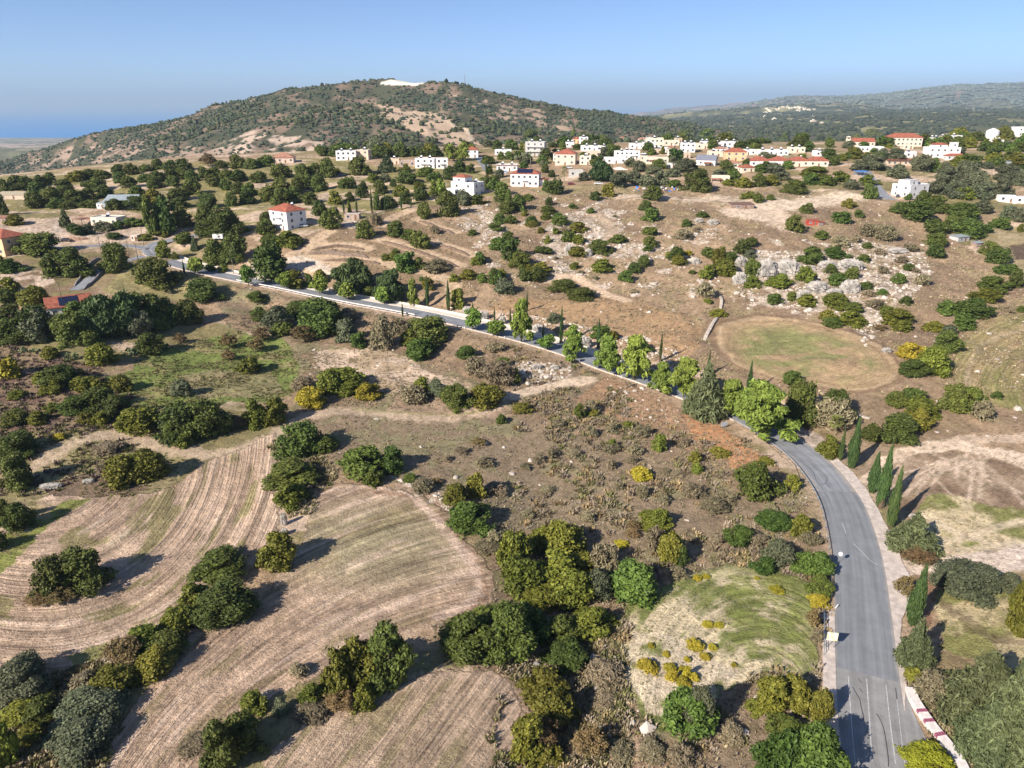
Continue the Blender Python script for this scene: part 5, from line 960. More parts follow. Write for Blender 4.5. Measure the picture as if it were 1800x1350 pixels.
for (sw, ph, rl), ids in buck.items():
    base_l = (sw + ' ' + ph).strip()
    if len(ids) == 1: LBL[ids[0]] = base_l + ' ' + rl; continue
    ids = sorted(ids, key=lambda i: plants[i][5])
    if len(ids) > 12:
        for i in ids: LBL[i] = base_l + ' ' + rl
        continue
    for j, i in enumerate(ids):
        pos = 'leftmost' if j == 0 else 'rightmost' if j == len(ids) - 1 else ORD[j + 1] + ' from left'
        LBL[i] = shorten('%s %s of %s, %s' % (pos, base_l, NUM[len(ids)], rl)) if len(ids) > 2 else shorten('%s %s of two, %s' % ('left' if j == 0 else 'right', base_l, rl))
for i, (sp, base, w_, hh, W, cx, cy) in enumerate(plants):
    hi = 0 if W < 34 else 1 if W < 85 else 2
    if sp == 'S' and W > 18: hi = 1
    nv = {0: 4, 1: 3, 2: 2}[hi]; v = i % nv; root = empty(SP_[sp][1], base, rsp.uniform(0, 6.28))
    ww = w_ * (.64 if sp in 'S' else 1.3 if sp == 'T' else 1.12 if sp in 'CGYO' else 1.08); cn = 'pads' if sp == 'K' else 'crown' if SP_[sp][2] in ('tree', 'palm') else 'foliage'
    zs, z0 = hh, 0.0
    cr_ = obj(cn, crown_of(sp, hi, v), root, (0, 0, z0 - .05 * hh * (sp in 'CYGUODV')), 0, (ww * rsp.uniform(.92, 1.12), ww * rsp.uniform(.85, 1.15), zs * 1.03 * rsp.uniform(.92, 1.1)))
    if sp != 'K': tr = obj('trunk' if SP_[sp][2] in ('tree', 'palm') else 'stem', trunk_of(sp, i % 3), root, (0,0,0), 0, (ww if sp in 'CGYOUDWQAVB' else hh * .6, ww if sp in 'CGYOUDWQAVB' else hh * .6, hh))
    if sp in 'TA' or (sp == 'P'): cr_.location.z = .0
    if i == -1: pass
    if SP_[sp][1] == 'cypress_tree' and W > 35 and cx > 1560 and cy > 1000: root.rotation_euler = (R(-2), R(3), 0)
    tag(root, LBL[i], SP_[sp][2], {'C': 'carob trees over the hillside', 'G': 'green shrubs', 'Q': 'green shrubs', 'Y': 'olive-yellow bushes', 'U': 'golden bushes', 'O': 'olive trees', 'P': 'pines along the road', 'S': 'cypresses', 'B': 'sage green conifers', 'A': 'autumn almond trees',
        'D': 'dry shrubs', 'T': 'young roadside trees', 'W': 'pepper trees', 'F': 'palms', 'K': 'prickly pears'}.get(sp))
for l_ in set(LBL.values()):
    if len(l_.split()) > 16: print('LONG', l_)
# ------------------------------------------------------------------ buildings
WALLM = {'w': mat('white_render', (.8,.78,.75), .9, .06, .5), 'c': mat('cream_render', (.72,.63,.5), .9, .08, .5), 'b': mat('beige_render', (.62,.5,.38), .9, .1, .5), 'p': mat('pinkish_render', (.7,.54,.44), .9, .08, .5),
         'o': mat('peach_render', (.72,.48,.28), .9, .08, .5), 'g': mat('grey_concrete', (.5,.49,.46), .9, .12, .8), 's': mat('brown_stone', (.42,.32,.26), .95, .25, 1.2, .08, 4)}
def tile_mat(name, col):
    m = mat(name, col, .85, .35, 1.0); n = m.node_tree.nodes; l = m.node_tree.links; tc = n.new('ShaderNodeTexCoord'); wv = n.new('ShaderNodeTexWave'); wv.inputs['Scale'].default_value = 1.1; wv.bands_direction = 'DIAGONAL'
    l.new(tc.outputs['Object'], wv.inputs['Vector']); bp = n.new('ShaderNodeBump'); bp.inputs['Distance'].default_value = .1; l.new(wv.outputs['Fac'], bp.inputs['Height']); l.new(bp.outputs[0], n['Principled BSDF'].inputs['Normal']); return m
TILE = tile_mat('clay_tiles', (.4,.13,.08)); TILE2 = tile_mat('faded_clay_tiles', (.47,.24,.16)); TILEB = tile_mat('brown_tiles', (.36,.18,.12))
ROOFF = mat('flat_roof_screed', (.62,.6,.57), .9, .15, .6); GLASS = mat('window_glass', (.04,.05,.07), .15, .2, 1, spec=.6); FRAME = mat('window_frame', (.62,.6,.57), .6, .1); SHUT = mat('brown_shutter', (.2,.12,.08), .8, .2)
PANEL = mat('solar_panel', (.015,.02,.05), .2, .2, 1, spec=.6); TANK = mat('white_tank', (.8,.8,.8), .4, .05); WOODM = mat('dark_wood', (.2,.11,.06), .9, .3, 3)
def window(root, x, y, z, w_, h_, side, fine=True, shut=False):
    """side: 0 front (-y), 1 right (+x), 2 back, 3 left (-x); x along the wall, built in place and proud of it"""
    ang = [0, math.pi / 2, math.pi, -math.pi / 2][side]
    m = MB(); t = .1
    m.box(-w_/2-t, w_/2+t, -.06, .0, h_/2, h_/2+t); m.box(-w_/2-t*1.6, w_/2+t*1.6, -.12, .0, -h_/2-t, -h_/2); m.box(-w_/2-t, -w_/2, -.06, .0, -h_/2, h_/2); m.box(w_/2, w_/2+t, -.06, .0, -h_/2, h_/2)
    if fine: m.box(-.03, .03, -.05, .0, -h_/2, h_/2)
    o = m.build('window', SHUT if shut else FRAME, root); o.location = (x, y, z); o.rotation_euler = (0, 0, ang)
    q = MB(); q.box(-w_/2, w_/2, -.03, -.001, -h_/2, h_/2); q.build('pane', GLASS, o)
def heater(root, x, y, z, rz=0, sc_=1.0, n=1):
    m = MB()
    o = empty('solar_heater', (x, y, z), rz); o.parent = root
    m.add([(-.9,-1.0,.1),(.9,-1.0,.1),(.9,.3,.95),(-.9,.3,.95),(-.9,-1.03,.15),(.9,-1.03,.15),(.9,.27,1.0),(-.9,.27,1.0)], [(0,3,2,1),(4,5,6,7),(0,1,5,4),(1,2,6,5),(2,3,7,6),(3,0,4,7)]).build('panel', PANEL, o)
    MB().tube([(-.75,.45,1.25),(.75,.45,1.25)], .34, 10).build('tank', TANK, o)
    t = MB(); t.box(-.5,.5,.35,1.25,1.0,1.06); t.box(-.5,-.42,.4,.5,0,.95); t.box(.42,.5,.4,.5,0,.95)
    for sx in (-.46, .46): t.box(sx-.04, sx+.04, 1.1, 1.2, 0, .99)
    t.build('stand', steel, o)
    MB().tube([(0,.85,1.07),(0,.85,1.9)], .42, 10).build('cold_tank', TANK, o)
    o.scale = (sc_,) * 3; return o
def house(x0, y0, x1, y1, st, yaw, roof, wall, label, ratio=.65, nh=1, nw=None, cat='house', name='house', tile=None, balc=0, extra=None, hf=.8, door=True, solar=False, par=.35):
    cx = (x0 + x1) / 2; p, k = at(cx, y1); s = k / FPX; W_ = (x1 - x0) * s; a = R(yaw); w_ = W_ / (abs(math.cos(a)) + ratio * abs(math.sin(a))); d_ = w_ * ratio
    h_ = max(2.6 * st, min((y1 - y0) * s * hf, 3.7 * st)); sh = h_ / st; fine = (x1 - x0) > 36
    back = (d_ * abs(math.cos(a)) + w_ * abs(math.sin(a))) / 2
    c = p + Vector((p.x, p.y, 0)).normalized() * back; c.z = float(H(c.x, c.y)); zc = min(c.z, p.z)
    root = empty(name, (c.x, c.y, zc), a + math.atan2(-p.x, p.y) * .0); wm = WALLM[wall]
    b = MB(); b.box(-w_/2, w_/2, -d_/2, d_/2, -3.0, h_)
    if roof == 'flat':
        t = .22; b2 = MB(); z0, z1 = h_, h_ + par
        b2.box(-w_/2-.06, w_/2+.06, -d_/2-.06, -d_/2+t, z0, z1); b2.box(-w_/2-.06, w_/2+.06, d_/2-t, d_/2+.06, z0, z1); b2.box(-w_/2-.06, -w_/2+t, -d_/2+t, d_/2-t, z0, z1); b2.box(w_/2-t, w_/2+.06, -d_/2+t, d_/2-t, z0, z1)
        b2.build('parapet', wm, root); MB().box(-w_/2+t, w_/2-t, -d_/2+t, d_/2-t, h_, h_ + .05).build('roof', ROOFF, root)
    elif roof == 'gable':
        e = .35; rh = min(w_, d_) * .3; b.add([(-w_/2,-d_/2,h_),(-w_/2,d_/2,h_),(-w_/2,0,h_+rh-.05),(w_/2,-d_/2,h_),(w_/2,d_/2,h_),(w_/2,0,h_+rh-.05)], [(0,2,1),(3,4,5)])
        MB().gable(-w_/2-e, w_/2+e, -d_/2-e, d_/2+e, h_-.12, h_+rh).build('roof', tile or TILE, root)
    else: MB().hip(-w_/2-.45, w_/2+.45, -d_/2-.45, d_/2+.45, h_ + .01, h_ + min(w_, d_) * .28).build('roof', tile or TILE, root)
    b.build('wall', wm, root)
    n = nw or max(2, int(w_ / 3.2)); ww = min(1.3, w_ / n * .42); wh = min(1.25, sh * .42)
    for f in range(st):
        z = sh * f + sh * .55
        for i in range(n):
            x = -w_/2 + w_ * (i + .5) / n
            if f == 0 and door and i == n // 2:
                dm = MB(); dm.box(-.5, .5, -.05, 0, 0, 2.1); o = dm.build('door', SHUT, root); o.location = (x, -d_/2, .05)
                q = MB(); q.box(.32, .38, -.09, -.05, 1.0, 1.06).build('handle', steel, o)
            else: window(root, x, -d_/2, z, ww, wh, 0, fine)
        m_ = max(1, int(d_ / 4))
        sd = 1 if a < 0 else 3
        for i in range(m_): window(root, w_/2 if sd == 1 else -w_/2, -d_/2 + d_ * (i + .5) / m_, z, min(1.1, ww), wh, sd, fine)
    if balc:
        for f in range(1, st + (roof == 'balc')):
            bm = MB(); z = sh * f; bl = w_ * balc
            o = MB().box(-bl/2, bl/2, -d_/2-1.4, -d_/2-.002, z-.18, z).build('balcony', wm, root)
            rl = MB(); rl.box(-bl/2, bl/2, -d_/2-1.4, -d_/2-1.3, z+.85, z+.93)
            for i in range(int(bl / .6) + 1): xx = -bl/2 + .04 + i * (bl - .08) / max(1, int(bl / .6)); rl.box(xx-.03, xx+.03, -d_/2-1.38, -d_/2-1.32, z, z+.85)
            rl.build('railing', FRAME, o)
    if nh and roof == 'flat':
        rs = random.Random(int(x0 * 7 + y0))
        for i in range(nh): heater(root, -w_/2 + w_ * (i + .6) / (nh + .2), rs.uniform(-.1, .25) * d_, h_ + .05, rs.uniform(-.3, .3))
    elif nh and roof == 'hip':
        heater(root, w_ * .18, d_ * .1, h_ + min(w_, d_) * .18, .2, .8)
    if solar:
        rh = min(w_, d_) * .28; r = min(w_, d_) / 2 + .45; sl = rh / r
        y_a, y_b = -d_/2 + .1, -.7; za = h_ + .22 + (y_a + d_/2 + .45) * sl; zb = h_ + .22 + (y_b + d_/2 + .45) * sl; X = max(w_ / 2 - r * .75, w_ * .18)
        MB().add([(-X,y_a,za),(X,y_a,za),(X,y_b,zb),(-X,y_b,zb),(-X,y_a,za+.06),(X,y_a,za+.06),(X,y_b,zb+.06),(-X,y_b,zb+.06)], [(0,3,2,1),(4,5,6,7),(0,1,5,4),(1,2,6,5),(2,3,7,6),(3,0,4,7)]).build('solar_array', PANEL, root)
    if extra: extra(root, w_, d_, h_, wm)
    tag(root, label, cat, None); return root, w_, d_, h_
def ann(fx0, fx1, fy0, fy1, hfrac, roof='flat', wall=None, tile=None, name='annex'):
    """a lower or higher wing beside or on the main block, in fractions of its width and depth"""
    def f(root, w_, d_, h_, wm):
        m = WALLM[wall] if wall else wm; X0, X1, Y0, Y1 = fx0 * w_, fx1 * w_, fy0 * d_, fy1 * d_; z0 = h_ + .051 if hfrac > 1 else -3; z1 = h_ * hfrac
        o = MB().box(X0, X1, Y0, Y1, z0, z1).build(name, m, root)
        if roof == 'hip': MB().hip(X0-.35, X1+.35, Y0-.35, Y1+.35, z1+.01, z1 + min(X1-X0, Y1-Y0) * .24).build('roof', tile or TILE, o)
        elif roof == 'flat': MB().box(X0-.08, X1+.08, Y0-.08, Y1+.08, z1 + .003, z1+.2).build('roof', ROOFF, o)
        elif roof == 'perg':
            pass
        zz_ = h_ * min(hfrac, 1) * .5 if hfrac <= 1 else (z0 + z1) / 2
        window(root, (X0 + X1) / 2, Y0, zz_, min(1.2, (X1 - X0) * .4), 1.1, 0)
    return f
def multi(*fs):
    def f(*a):
        for g in fs: g(*a)
    return f
def pergola(fx0, fx1, fy0, fy1, h2):
    def f(root, w_, d_, h_, wm):
        X0, X1, Y0, Y1 = fx0 * w_, fx1 * w_, fy0 * d_, fy1 * d_; o = MB().hip(X0, X1, Y0, Y1, h2, h2 + .8).build('pergola', TILEB, root); q = MB()
        for x in (X0 + .2, (X0 + X1) / 2, X1 - .2): q.box(x-.1, x+.1, Y0+.15, Y0+.35, -2, h2)
        q.build('posts', WOODM, o)
    return f
H_ = house
ORD2 = ['', 'first', 'second', 'third', 'fourth', 'fifth', 'sixth', 'seventh', 'eighth', 'ninth', 'tenth', 'eleventh', 'twelfth', 'thirteenth', 'fourteenth', 'fifteenth']
H_(-22, 398, 47, 450, 2, -20, 'hip', 'o', 'peach orange two-storey house with red hip roof at the left edge', .8, nh=0, nw=3, hf=.86)
H_(167, 369, 220, 397, 1, -8, 'flat', 'c', 'cream single-storey villa with brown pergola and white tank', .6, nh=1, nw=4, extra=multi(pergola(-1.25, -.53, -.45, .35, 2.6), ann(-.72, -.502, .0, .45, .85)))
H_(476, 367, 541, 406, 3, -38, 'hip', 'w', 'tall white three-storey house with red hip roof beside the terraces', .8, nh=1, nw=2, balc=.35, hf=.84)
H_(479, 273, 520, 287, 1, 8, 'hip', 'p', 'small pink farmhouse with faded red roof above the orchard', .8, nh=0, tile=TILE2, extra=pergola(-.75, -.5, -.3, .3, 2.2))
H_(84, 508, 170, 560, 1, 32, 'gable', 'w', 'white house with red roof and dark solar panels under the grove', .7, nh=0, nw=3, solar=True, hf=.75)
H_(592, 265, 628, 282, 2, 4, 'flat', 'w', 'white flat-roofed ridge house with two roof tanks', .6, nh=2, nw=4, hf=.9)
H_(628, 263, 653, 281, 2, -12, 'flat', 'b', 'beige box house joined to the right of the white ridge house', .7, nh=1, hf=.9)
H_(684, 277, 703, 289, 1, 0, 'flat', 'b', 'small beige flat house left of the brown stone house', .7, nh=1)
H_(703, 277, 731, 293, 1, 0, 'flat', 's', 'low brown stone house left of the white twin block', .6, nh=0)
H_(731, 278, 767, 297, 2, -6, 'flat', 'w', 'left half of the white flat-roofed twin block, two roof tanks', .6, nh=2, nw=3, balc=.5, hf=.9)
H_(766, 278, 788, 297, 2, 6, 'flat', 'w', 'right half of the white flat-roofed twin block', .7, nh=0, nw=2, balc=.4, hf=.9)
H_(819, 261, 841, 277, 2, 0, 'hip', 'w', 'small white two-storey house with red hip roof behind the village road', .9, nh=0, nw=2)
H_(793, 316, 852, 347, 2, -30, 'flat', 'w', 'white two-storey house with stepped red tile roof above the cypresses', .7, nh=3, nw=2, extra=multi(ann(-.5, .02, -.3, .4, 1.35, 'hip'), ann(-.75, -.503, -.4, .3, .5)), hf=.85)
H_(870, 262, 899, 273, 1, 0, 'flat', 'w', 'long low white flat house left of the grey apartment block', .5, nh=1)
H_(873, 286, 911, 301, 1, -5, 'flat', 'w', 'white single-storey house with thin red roof edge by the village road', .6, nh=2, nw=4, hf=.95, extra=lambda r_, w_, d_, h_, wm: MB().box(-w_/2-.3, w_/2+.3, -d_/2-.9, -d_/2-.07, h_+.02, h_+.16).build('canopy', TILE, r_))
H_(897, 302, 951, 329, 2, -10, 'hip', 'w', 'white two-storey house with red roof and long solar array', .55, nh=0, nw=5, balc=.2, solar=True, hf=.85, extra=lambda r_, w_, d_, h_, wm: (MB().box(w_*.502, w_*.78, -d_*.2, d_*.4, -3, h_*.55).build('annex', wm, r_), MB().hip(w_*.49, w_*.82, -d_*.26, d_*.46, h_*.55+.01, h_*.55+1).build('annex_roof', TILE, r_)))
H_(923, 250, 961, 275, 3, -14, 'flat', 'g', 'grey concrete three-storey apartment block with open balconies', .6, nh=2, nw=3, balc=.85, hf=.95)
H_(975, 268, 1015, 291, 2, -12, 'hip', 'p', 'pinkish two-storey house with orange hip roof', .75, nh=0, nw=3, tile=TILE, hf=.9)
H_(977, 246, 1002, 255, 1, 5, 'hip', 'p', 'low house with faded red hip roof behind the apartment block', .8, nh=0, tile=TILE2)
H_(1006, 242, 1019, 252, 1, 0, 'hip', 'o', 'small orange-walled house beside the tall white box house on the skyline', .8, nh=0)
H_(1018, 240, 1033, 253, 2, 0, 'flat', 'w', 'narrow white box house on the village skyline', .8, nh=1)
H_(1032, 243, 1051, 254, 1, 0, 'flat', 'c', 'cream box house with roof tanks right of the narrow white box', .7, nh=2)
H_(1021, 254, 1056, 266, 1, 4, 'flat', 'w', 'wide low white house in the back row of the village', .6, nh=2)
H_(1030, 263, 1056, 276, 1, -6, 'flat', 'b', 'tan walled low house behind the dark round village tree', .6, nh=0)
H_(1018, 272, 1040, 290, 2, -10, 'flat', 'c', 'narrow cream house between the pink house and small white house', .8, nh=1)
H_(1062, 272, 1100, 288, 1, 3, 'flat', 'w', 'white bluish single-storey house in front of the double white block', .6, nh=0, nw=3, hf=.95)
H_(1080, 264, 1104, 280, 2, 0, 'flat', 'w', 'double white block, left cube', .7, nh=1)
H_(1103, 265, 1125, 280, 2, -8, 'flat', 'w', 'double white block, right cube with corner balcony', .8, nh=0, balc=.5)
H_(1131, 272, 1174, 288, 1, -4, 'flat', 'c', 'cream single-storey house with a small red awning', .5, nh=0, nw=4, hf=.95, extra=lambda r_, w_, d_, h_, wm: MB().box(-w_*.35, -w_*.08, -d_/2-1.5, -d_/2-.13, 2.3, 2.45).build('awning', mat('red_awning', (.4,.06,.05)), r_))
H_(1069, 242, 1086, 249, 1, 0, 'flat', 'w', 'low white house at the back of the village ridge', .7, nh=0)
H_(1085, 240, 1102, 248, 1, 0, 'hip', 'b', 'small house with brown hip roof on the village skyline', .8, nh=0, tile=TILEB)
H_(1125, 238, 1147, 246, 1, 0, 'flat', 'w', 'white block crowned with several water tanks on the skyline', .8, nh=3)
H_(1134, 243, 1165, 261, 2, -5, 'flat', 'c', 'big cream two-storey house in the village centre', .7, nh=1, nw=4, hf=.95)
H_(1165, 246, 1192, 256, 1, 0, 'flat', 'c', 'long cream parapet house right of the big cream house', .6, nh=0)
H_(1157, 256, 1186, 269, 1, -6, 'flat', 'w', 'white low house below the big cream house', .6, nh=0)
H_(1195, 249, 1221, 268, 2, -6, 'flat', 'w', 'white two-storey cube house behind the green village shrubs', .7, nh=2)
H_(1222, 250, 1243, 262, 1, 0, 'flat', 'c', 'small cream house among trees right of the white cube house', .7, nh=1)
H_(1221, 276, 1262, 292, 1, -22, 'gable', 'w', 'white gabled house with blue-grey roof and brown awning', .8, nh=0, nw=2, tile=mat('slate_blue_roof', (.2,.21,.26), .8, .2), extra=pergola(-.1, .35, -.85, -.505, 2.0))
H_(1245, 260, 1276, 276, 1, 0, 'flat', 'c', 'pale cream house behind the white gabled house', .6, nh=2)
H_(1268, 246, 1299, 258, 1, 0, 'flat', 'w', 'white skyline house with two tanks behind the peach house', .6, nh=2)
H_(1272, 264, 1310, 283, 2, -6, 'hip', 'o', 'peach two-storey house with red roof left of the long terrace', .6, nh=0, nw=3, hf=.8)
H_(1268, 285, 1296, 296, 1, -5, 'hip', 'c', 'low cream house with orange roof in front of the peach house', .7, nh=0, tile=TILE2)
H_(1298, 293, 1324, 303, 1, 8, 'hip', 'c', 'low house with bright red tile roof half hidden by olives', .7, nh=0)
H_(1249, 307, 1282, 322, 1, -10, 'flat', 'c', 'long low cream house with an orange tile lean-to by the olive grove', .6, nh=0, extra=pergola(-.6, .1, -.8, -.505, 2.2))
H_(1000, 296, 1024, 311, 1, 0, 'flat', 'g', 'grey concrete shed house beside the large pepper tree', .7, nh=0)
H_(1172, 290, 1186, 295, 1, 0, 'flat', 'w', 'tiny white shed roof in the olive grove', .7, nh=0)
H_(1250, 250, 1270, 259, 1, 0, 'flat', 'w', 'small white house between the two skyline tank houses', .7, nh=1)
H_(1106, 250, 1130, 262, 1, 0, 'flat', 'w', 'white low house behind the double white block', .7, nh=1)
H_(1052, 256, 1072, 264, 1, 0, 'flat', 'w', 'small white house behind the dark round tree', .7, nh=1)
H_(1190, 268, 1212, 278, 1, 6, 'flat', 'b', 'beige flat house in front of the white cube house', .7, nh=0)
H_(1300, 262, 1325, 273, 1, 0, 'flat', 'w', 'white flat house left of the long terrace roofs', .7, nh=1)
H_(1330, 262, 1382, 274, 1, 0, 'flat', 'w', 'long white flat-roofed house behind the red terrace', .4, nh=3)
H_(1430, 264, 1462, 275, 1, 0, 'flat', 'w', 'white flat house with tanks behind the right end of the terrace', .6, nh=2)
H_(1385, 258, 1412, 268, 1, 0, 'flat', 'c', 'cream back-row house above the terrace roofs', .6, nh=2)
for i, (a_, b_) in enumerate(((1315,1350),(1350,1384),(1384,1418),(1418,1452))):
    H_(a_, 276, b_, 293, 1, -4, 'hip', 'w' if i < 2 else 'c', ['leftmost unit of the long red-roofed terrace', 'second unit from the left of the red-roofed terrace', 'third unit from the left of the red-roofed terrace', 'rightmost unit of the long red-roofed terrace'][i], .75, nh=1, nw=3, name='terraced_house', hf=.9)
def church_x(root, w_, d_, h_, wm):
    o = MB().box(-w_*.72, -w_*.56, -d_*.2, d_*.15, -3, h_*1.5).build('bell_tower', wm, root)
    q = MB(); 
    for x in (-w_*.715, -w_*.585): 
        for y in (-d_*.19, d_*.1): q.box(x, x + w_*.02, y, y + d_*.04, h_*1.5+.003, h_*1.85)
    q.build('belfry', wm, o); MB().hip(-w_*.73, -w_*.55, -d_*.22, d_*.17, h_*1.85+.003, h_*2.1).build('tower_roof', wm, o)
H_(1494, 246, 1534, 258, 1, -8, 'gable', 'c', 'church with red gabled roof and small white bell tower', .55, nh=0, cat='church', name='church', extra=church_x, hf=1.0)
H_(1508, 257, 1549, 267, 1, 0, 'flat', 'w', 'long low white hall in front of the church', .4, nh=0)
H_(1555, 242, 1615, 257, 2, -8, 'hip', 'c', 'large cream two-storey school building with broad red hip roof', .45, nh=0, nw=8, cat='school', name='school', hf=.95)
H_(1585, 254, 1602, 262, 1, 0, 'flat', 'c', 'small cream outbuilding in front of the school', .7, nh=0)
H_(1625, 259, 1680, 278, 2, -6, 'flat', 'w', 'white villa on the ridge with red roof strips and roof tower', .5, nh=1, nw=5, hf=.9, extra=multi(ann(-.35, .1, -.3, .3, 1.28, 'hip'), ann(.25, .45, -.2, .2, 1.5)))
H_(1660, 273, 1695, 281, 1, 0, 'hip', 'w', 'low red-roofed wing in front of the ridge villa', .4, nh=0)
H_(1586, 265, 1607, 277, 1, 6, 'flat', 'w', 'white cottage with arched porch right of the olive trees', .7, nh=1)
H_(1566, 320, 1628, 348, 2, 28, 'flat', 'w', 'white farmhouse with outside stair and crowded roof tanks', .7, nh=3, nw=2, hf=.75, extra=multi(ann(-.5, -.05, -.4, .2, 1.4, 'flat'), lambda r_, w_, d_, h_, wm: [MB().box(-w_*.5-.9, -w_*.5-.01, -d_/2+i*.45, -d_/2+(i+1)*.45, -2, h_*.5-i*.35).build('stair', wm, r_) for i in range(1)]))
H_(1552, 281, 1600, 290, 1, 0, 'flat', 'b', 'low farm building with rusty red roof behind the olive trees', .5, nh=0, extra=lambda r_, w_, d_, h_, wm: MB().box(-w_/2-.4, w_/2+.4, -d_/2-1.2, d_/2+.3, h_+.4, h_+.5).build('sheet_roof', mat('rusty_sheet', (.33,.11,.07), .7, .3), r_))
H_(1715, 231, 1738, 240, 1, 0, 'flat', 'w', 'low white hilltop house left of the water tank', .6, nh=0)
H_(1780, 221, 1815, 240, 2, -8, 'flat', 'w', 'white hilltop building at the right edge of the ridge', .8, nh=0, nw=3, hf=.9)
H_(1700, 240, 1722, 247, 1, 0, 'flat', 'b', 'small beige hilltop house below the water tank', .7, nh=0)
H_(1752, 340, 1780, 356, 1, -10, 'flat', 'w', 'left white trailer cabin on the bare yard', .5, nh=0, cat='trailer', name='trailer', par=.08)
H_(1779, 344, 1812, 358, 1, -10, 'flat', 'w', 'right white trailer cabin on the bare yard', .5, nh=0, cat='trailer', name='trailer', par=.08)
H_(233, 413, 246, 424, 1, -6, 'flat', 'p', 'tiny pink pump house at the road fork', .8, nh=0, nw=2, cat='pump house', name='pump_house', par=.1)
H_(607, 378, 634, 386, 1, -4, 'flat', 's', 'long brown stone hut beside the small cypresses', .5, nh=0, cat='hut', name='hut', par=.12)
_vr = random.Random(33); _vh = []
for i in range(200):
    if len(_vh) >= 20: break
    x, y = (_vr.uniform(960, 1300), _vr.uniform(247, 284)) if len(_vh) < 15 else (_vr.uniform(1640, 1790), _vr.uniform(246, 262))
    if all(abs(x - a) > 13 or abs(y - b) > 5 for a, b in _vh): _vh.append((x, y))
_vh.sort()
for i, (x, y) in enumerate(_vh):
    wv_ = _vr.uniform(12, 24); c_l = _vr.choice(['w', 'w', 'w', 'c', 'b'])
    grp = 'in the village rows' if x < 1400 else 'on the right-hand ridge'; k_ = i if x < 1400 else i - 15
    H_(x - wv_ / 2, y - 9, x + wv_ / 2, y, 1 + (i % 3 == 0), _vr.uniform(-14, 10), 'flat' if i % 4 else 'hip', c_l, '%s from left of the small houses tucked %s' % (ORD2[k_ + 1], grp), .7, nh=1 + i % 2, nw=2, name='village_house', tile=TILE2, hf=.9)
# water tank on the hill
p, k = at(1742, 247); rr = 10.5 * k / FPX; r_ = empty('water_tank', p); MB().tube([(0,0,-2),(0,0,rr*1.5)], rr, 20).build('tank_wall', WALLM['w'], r_)
MB().tube([(0,0,rr*1.5+.01),(0,0,rr*1.75),(0,0,rr*1.95)], [rr*1.04, rr*.6, rr*.12], 20).build('tank_roof', WALLM['w'], r_); tag(r_, 'round white water tank on the right-hand ridge', 'water tank')
# sheds, greenhouse, shacks
def shed(x0, y0, x1, y1, yaw, ratio, h_, wm, rm, label, name='shed', cat='shed', slope=.6, posts=False, hfr=None):
    cx = (x0 + x1) / 2; p, k = at(cx, y1); s = k / FPX; a = R(yaw); w_ = (x1 - x0) * s / (abs(math.cos(a)) + ratio * abs(math.sin(a))); d_ = w_ * ratio; c = p + Vector((p.x, p.y, 0)).normalized() * d_ / 2
    root = empty(name, (c.x, c.y, min(p.z, float(H(c.x, c.y)))), a); m = MB()
    if posts:
        for x in (-w_/2+.1, -w_*.17, w_*.17, w_/2-.1):
            for y in (-d_/2+.1, d_/2-.1): m.box(x-.08, x+.08, y-.08, y+.08, -2, h_ + (slope if y > 0 else 0) - .02)
        m.box(-w_/2, w_/2, d_/2-.04, d_/2+.04, -1, h_*.7); m.build('frame', wm, root)
    else: m.prism([(-w_/2,-d_/2),(w_/2,-d_/2),(w_/2,d_/2),(-w_/2,d_/2)], -2, h_ - .02).build('wall', wm, root); window(root, -w_*.22, -d_/2, h_*.55, min(1.2, w_*.2), h_*.35, 0); q = MB().box(w_*.1, w_*.1+.95, -d_/2-.05, -d_/2, 0, min(2.0, h_*.8)).build('door', SHUT, root)
    V = []; F = []; nn = max(6, int(w_ / .5)); 
    for i in range(nn + 1):
        x = -w_/2-.3 + (w_ + .6) * i / nn; dz = .06 * (i % 2)
        for y, z in ((-d_/2-.3, h_), (d_/2+.3, h_ + slope)): V += [(x, y, z + dz), (x, y, z + dz - .03)]
    for i in range(nn): o = i * 4; F += [(o, o+4, o+6, o+2), (o+1, o+3, o+7, o+5), (o, o+1, o+5, o+4), (o+2, o+6, o+7, o+3)]
    F += [(0,2,3,1), (nn*4, nn*4+1, nn*4+3, nn*4+2)]
    MB().add(V, F).build('roof', rm, root); tag(root, label, cat); return root
sheet = mat('grey_sheet_metal', (.38,.43,.45), .5, .15, 1, metal=.2); rust = mat('rusty_sheet', (.33,.11,.07), .7, .3); dkst = mat('dark_ruin_stone', (.3,.22,.18), .95, .35, 1.5, .1, 4)
shed(188, 348, 243, 366, 2, .5, 2.8, sheet, sheet, 'long grey corrugated greenhouse shed behind the cream villa', 'greenhouse', 'greenhouse', 3.4)
shed(173, 350, 190, 366, -10, .8, 2.6, WALLM['w'], sheet, 'small white shed joined to the left of the long greenhouse')
shed(1281, 353, 1322, 367, 4, .5, 2.2, dkst, mat('brown_thatch', (.2,.12,.09), .95, .3), 'ruined stone shed with brown brush roof beside the sandy track', slope=.5)
shed(1417, 384, 1437, 396, -6, .6, 2.2, mat('red_boards', (.45,.06,.04), .8, .25), rust, 'small red shed on the open hillside', slope=.5)
shed(1436, 386, 1450, 397, 12, .7, 1.6, dkst, rust, 'low rusty lean-to joined to the right of the red shed', slope=.3)
shed(1745, 284, 1772, 291, 0, .6, 2.6, sheet, sheet, 'grey metal shed in the hilltop olive grove')
shed(1502, 302, 1522, 309, 4, .7, 2.4, steel, mat('blue_tarpaulin', (.08,.25,.6), .6, .15), 'open shelter under a bright blue tarpaulin', 'shelter', 'shelter', .4, True)
shed(1000, 303, 1020, 311, 0, .6, 2.2, steel, mat('brown_cloth', (.25,.14,.1), .8, .2), 'brown carport behind the car yard', 'carport', 'carport', .3, True)
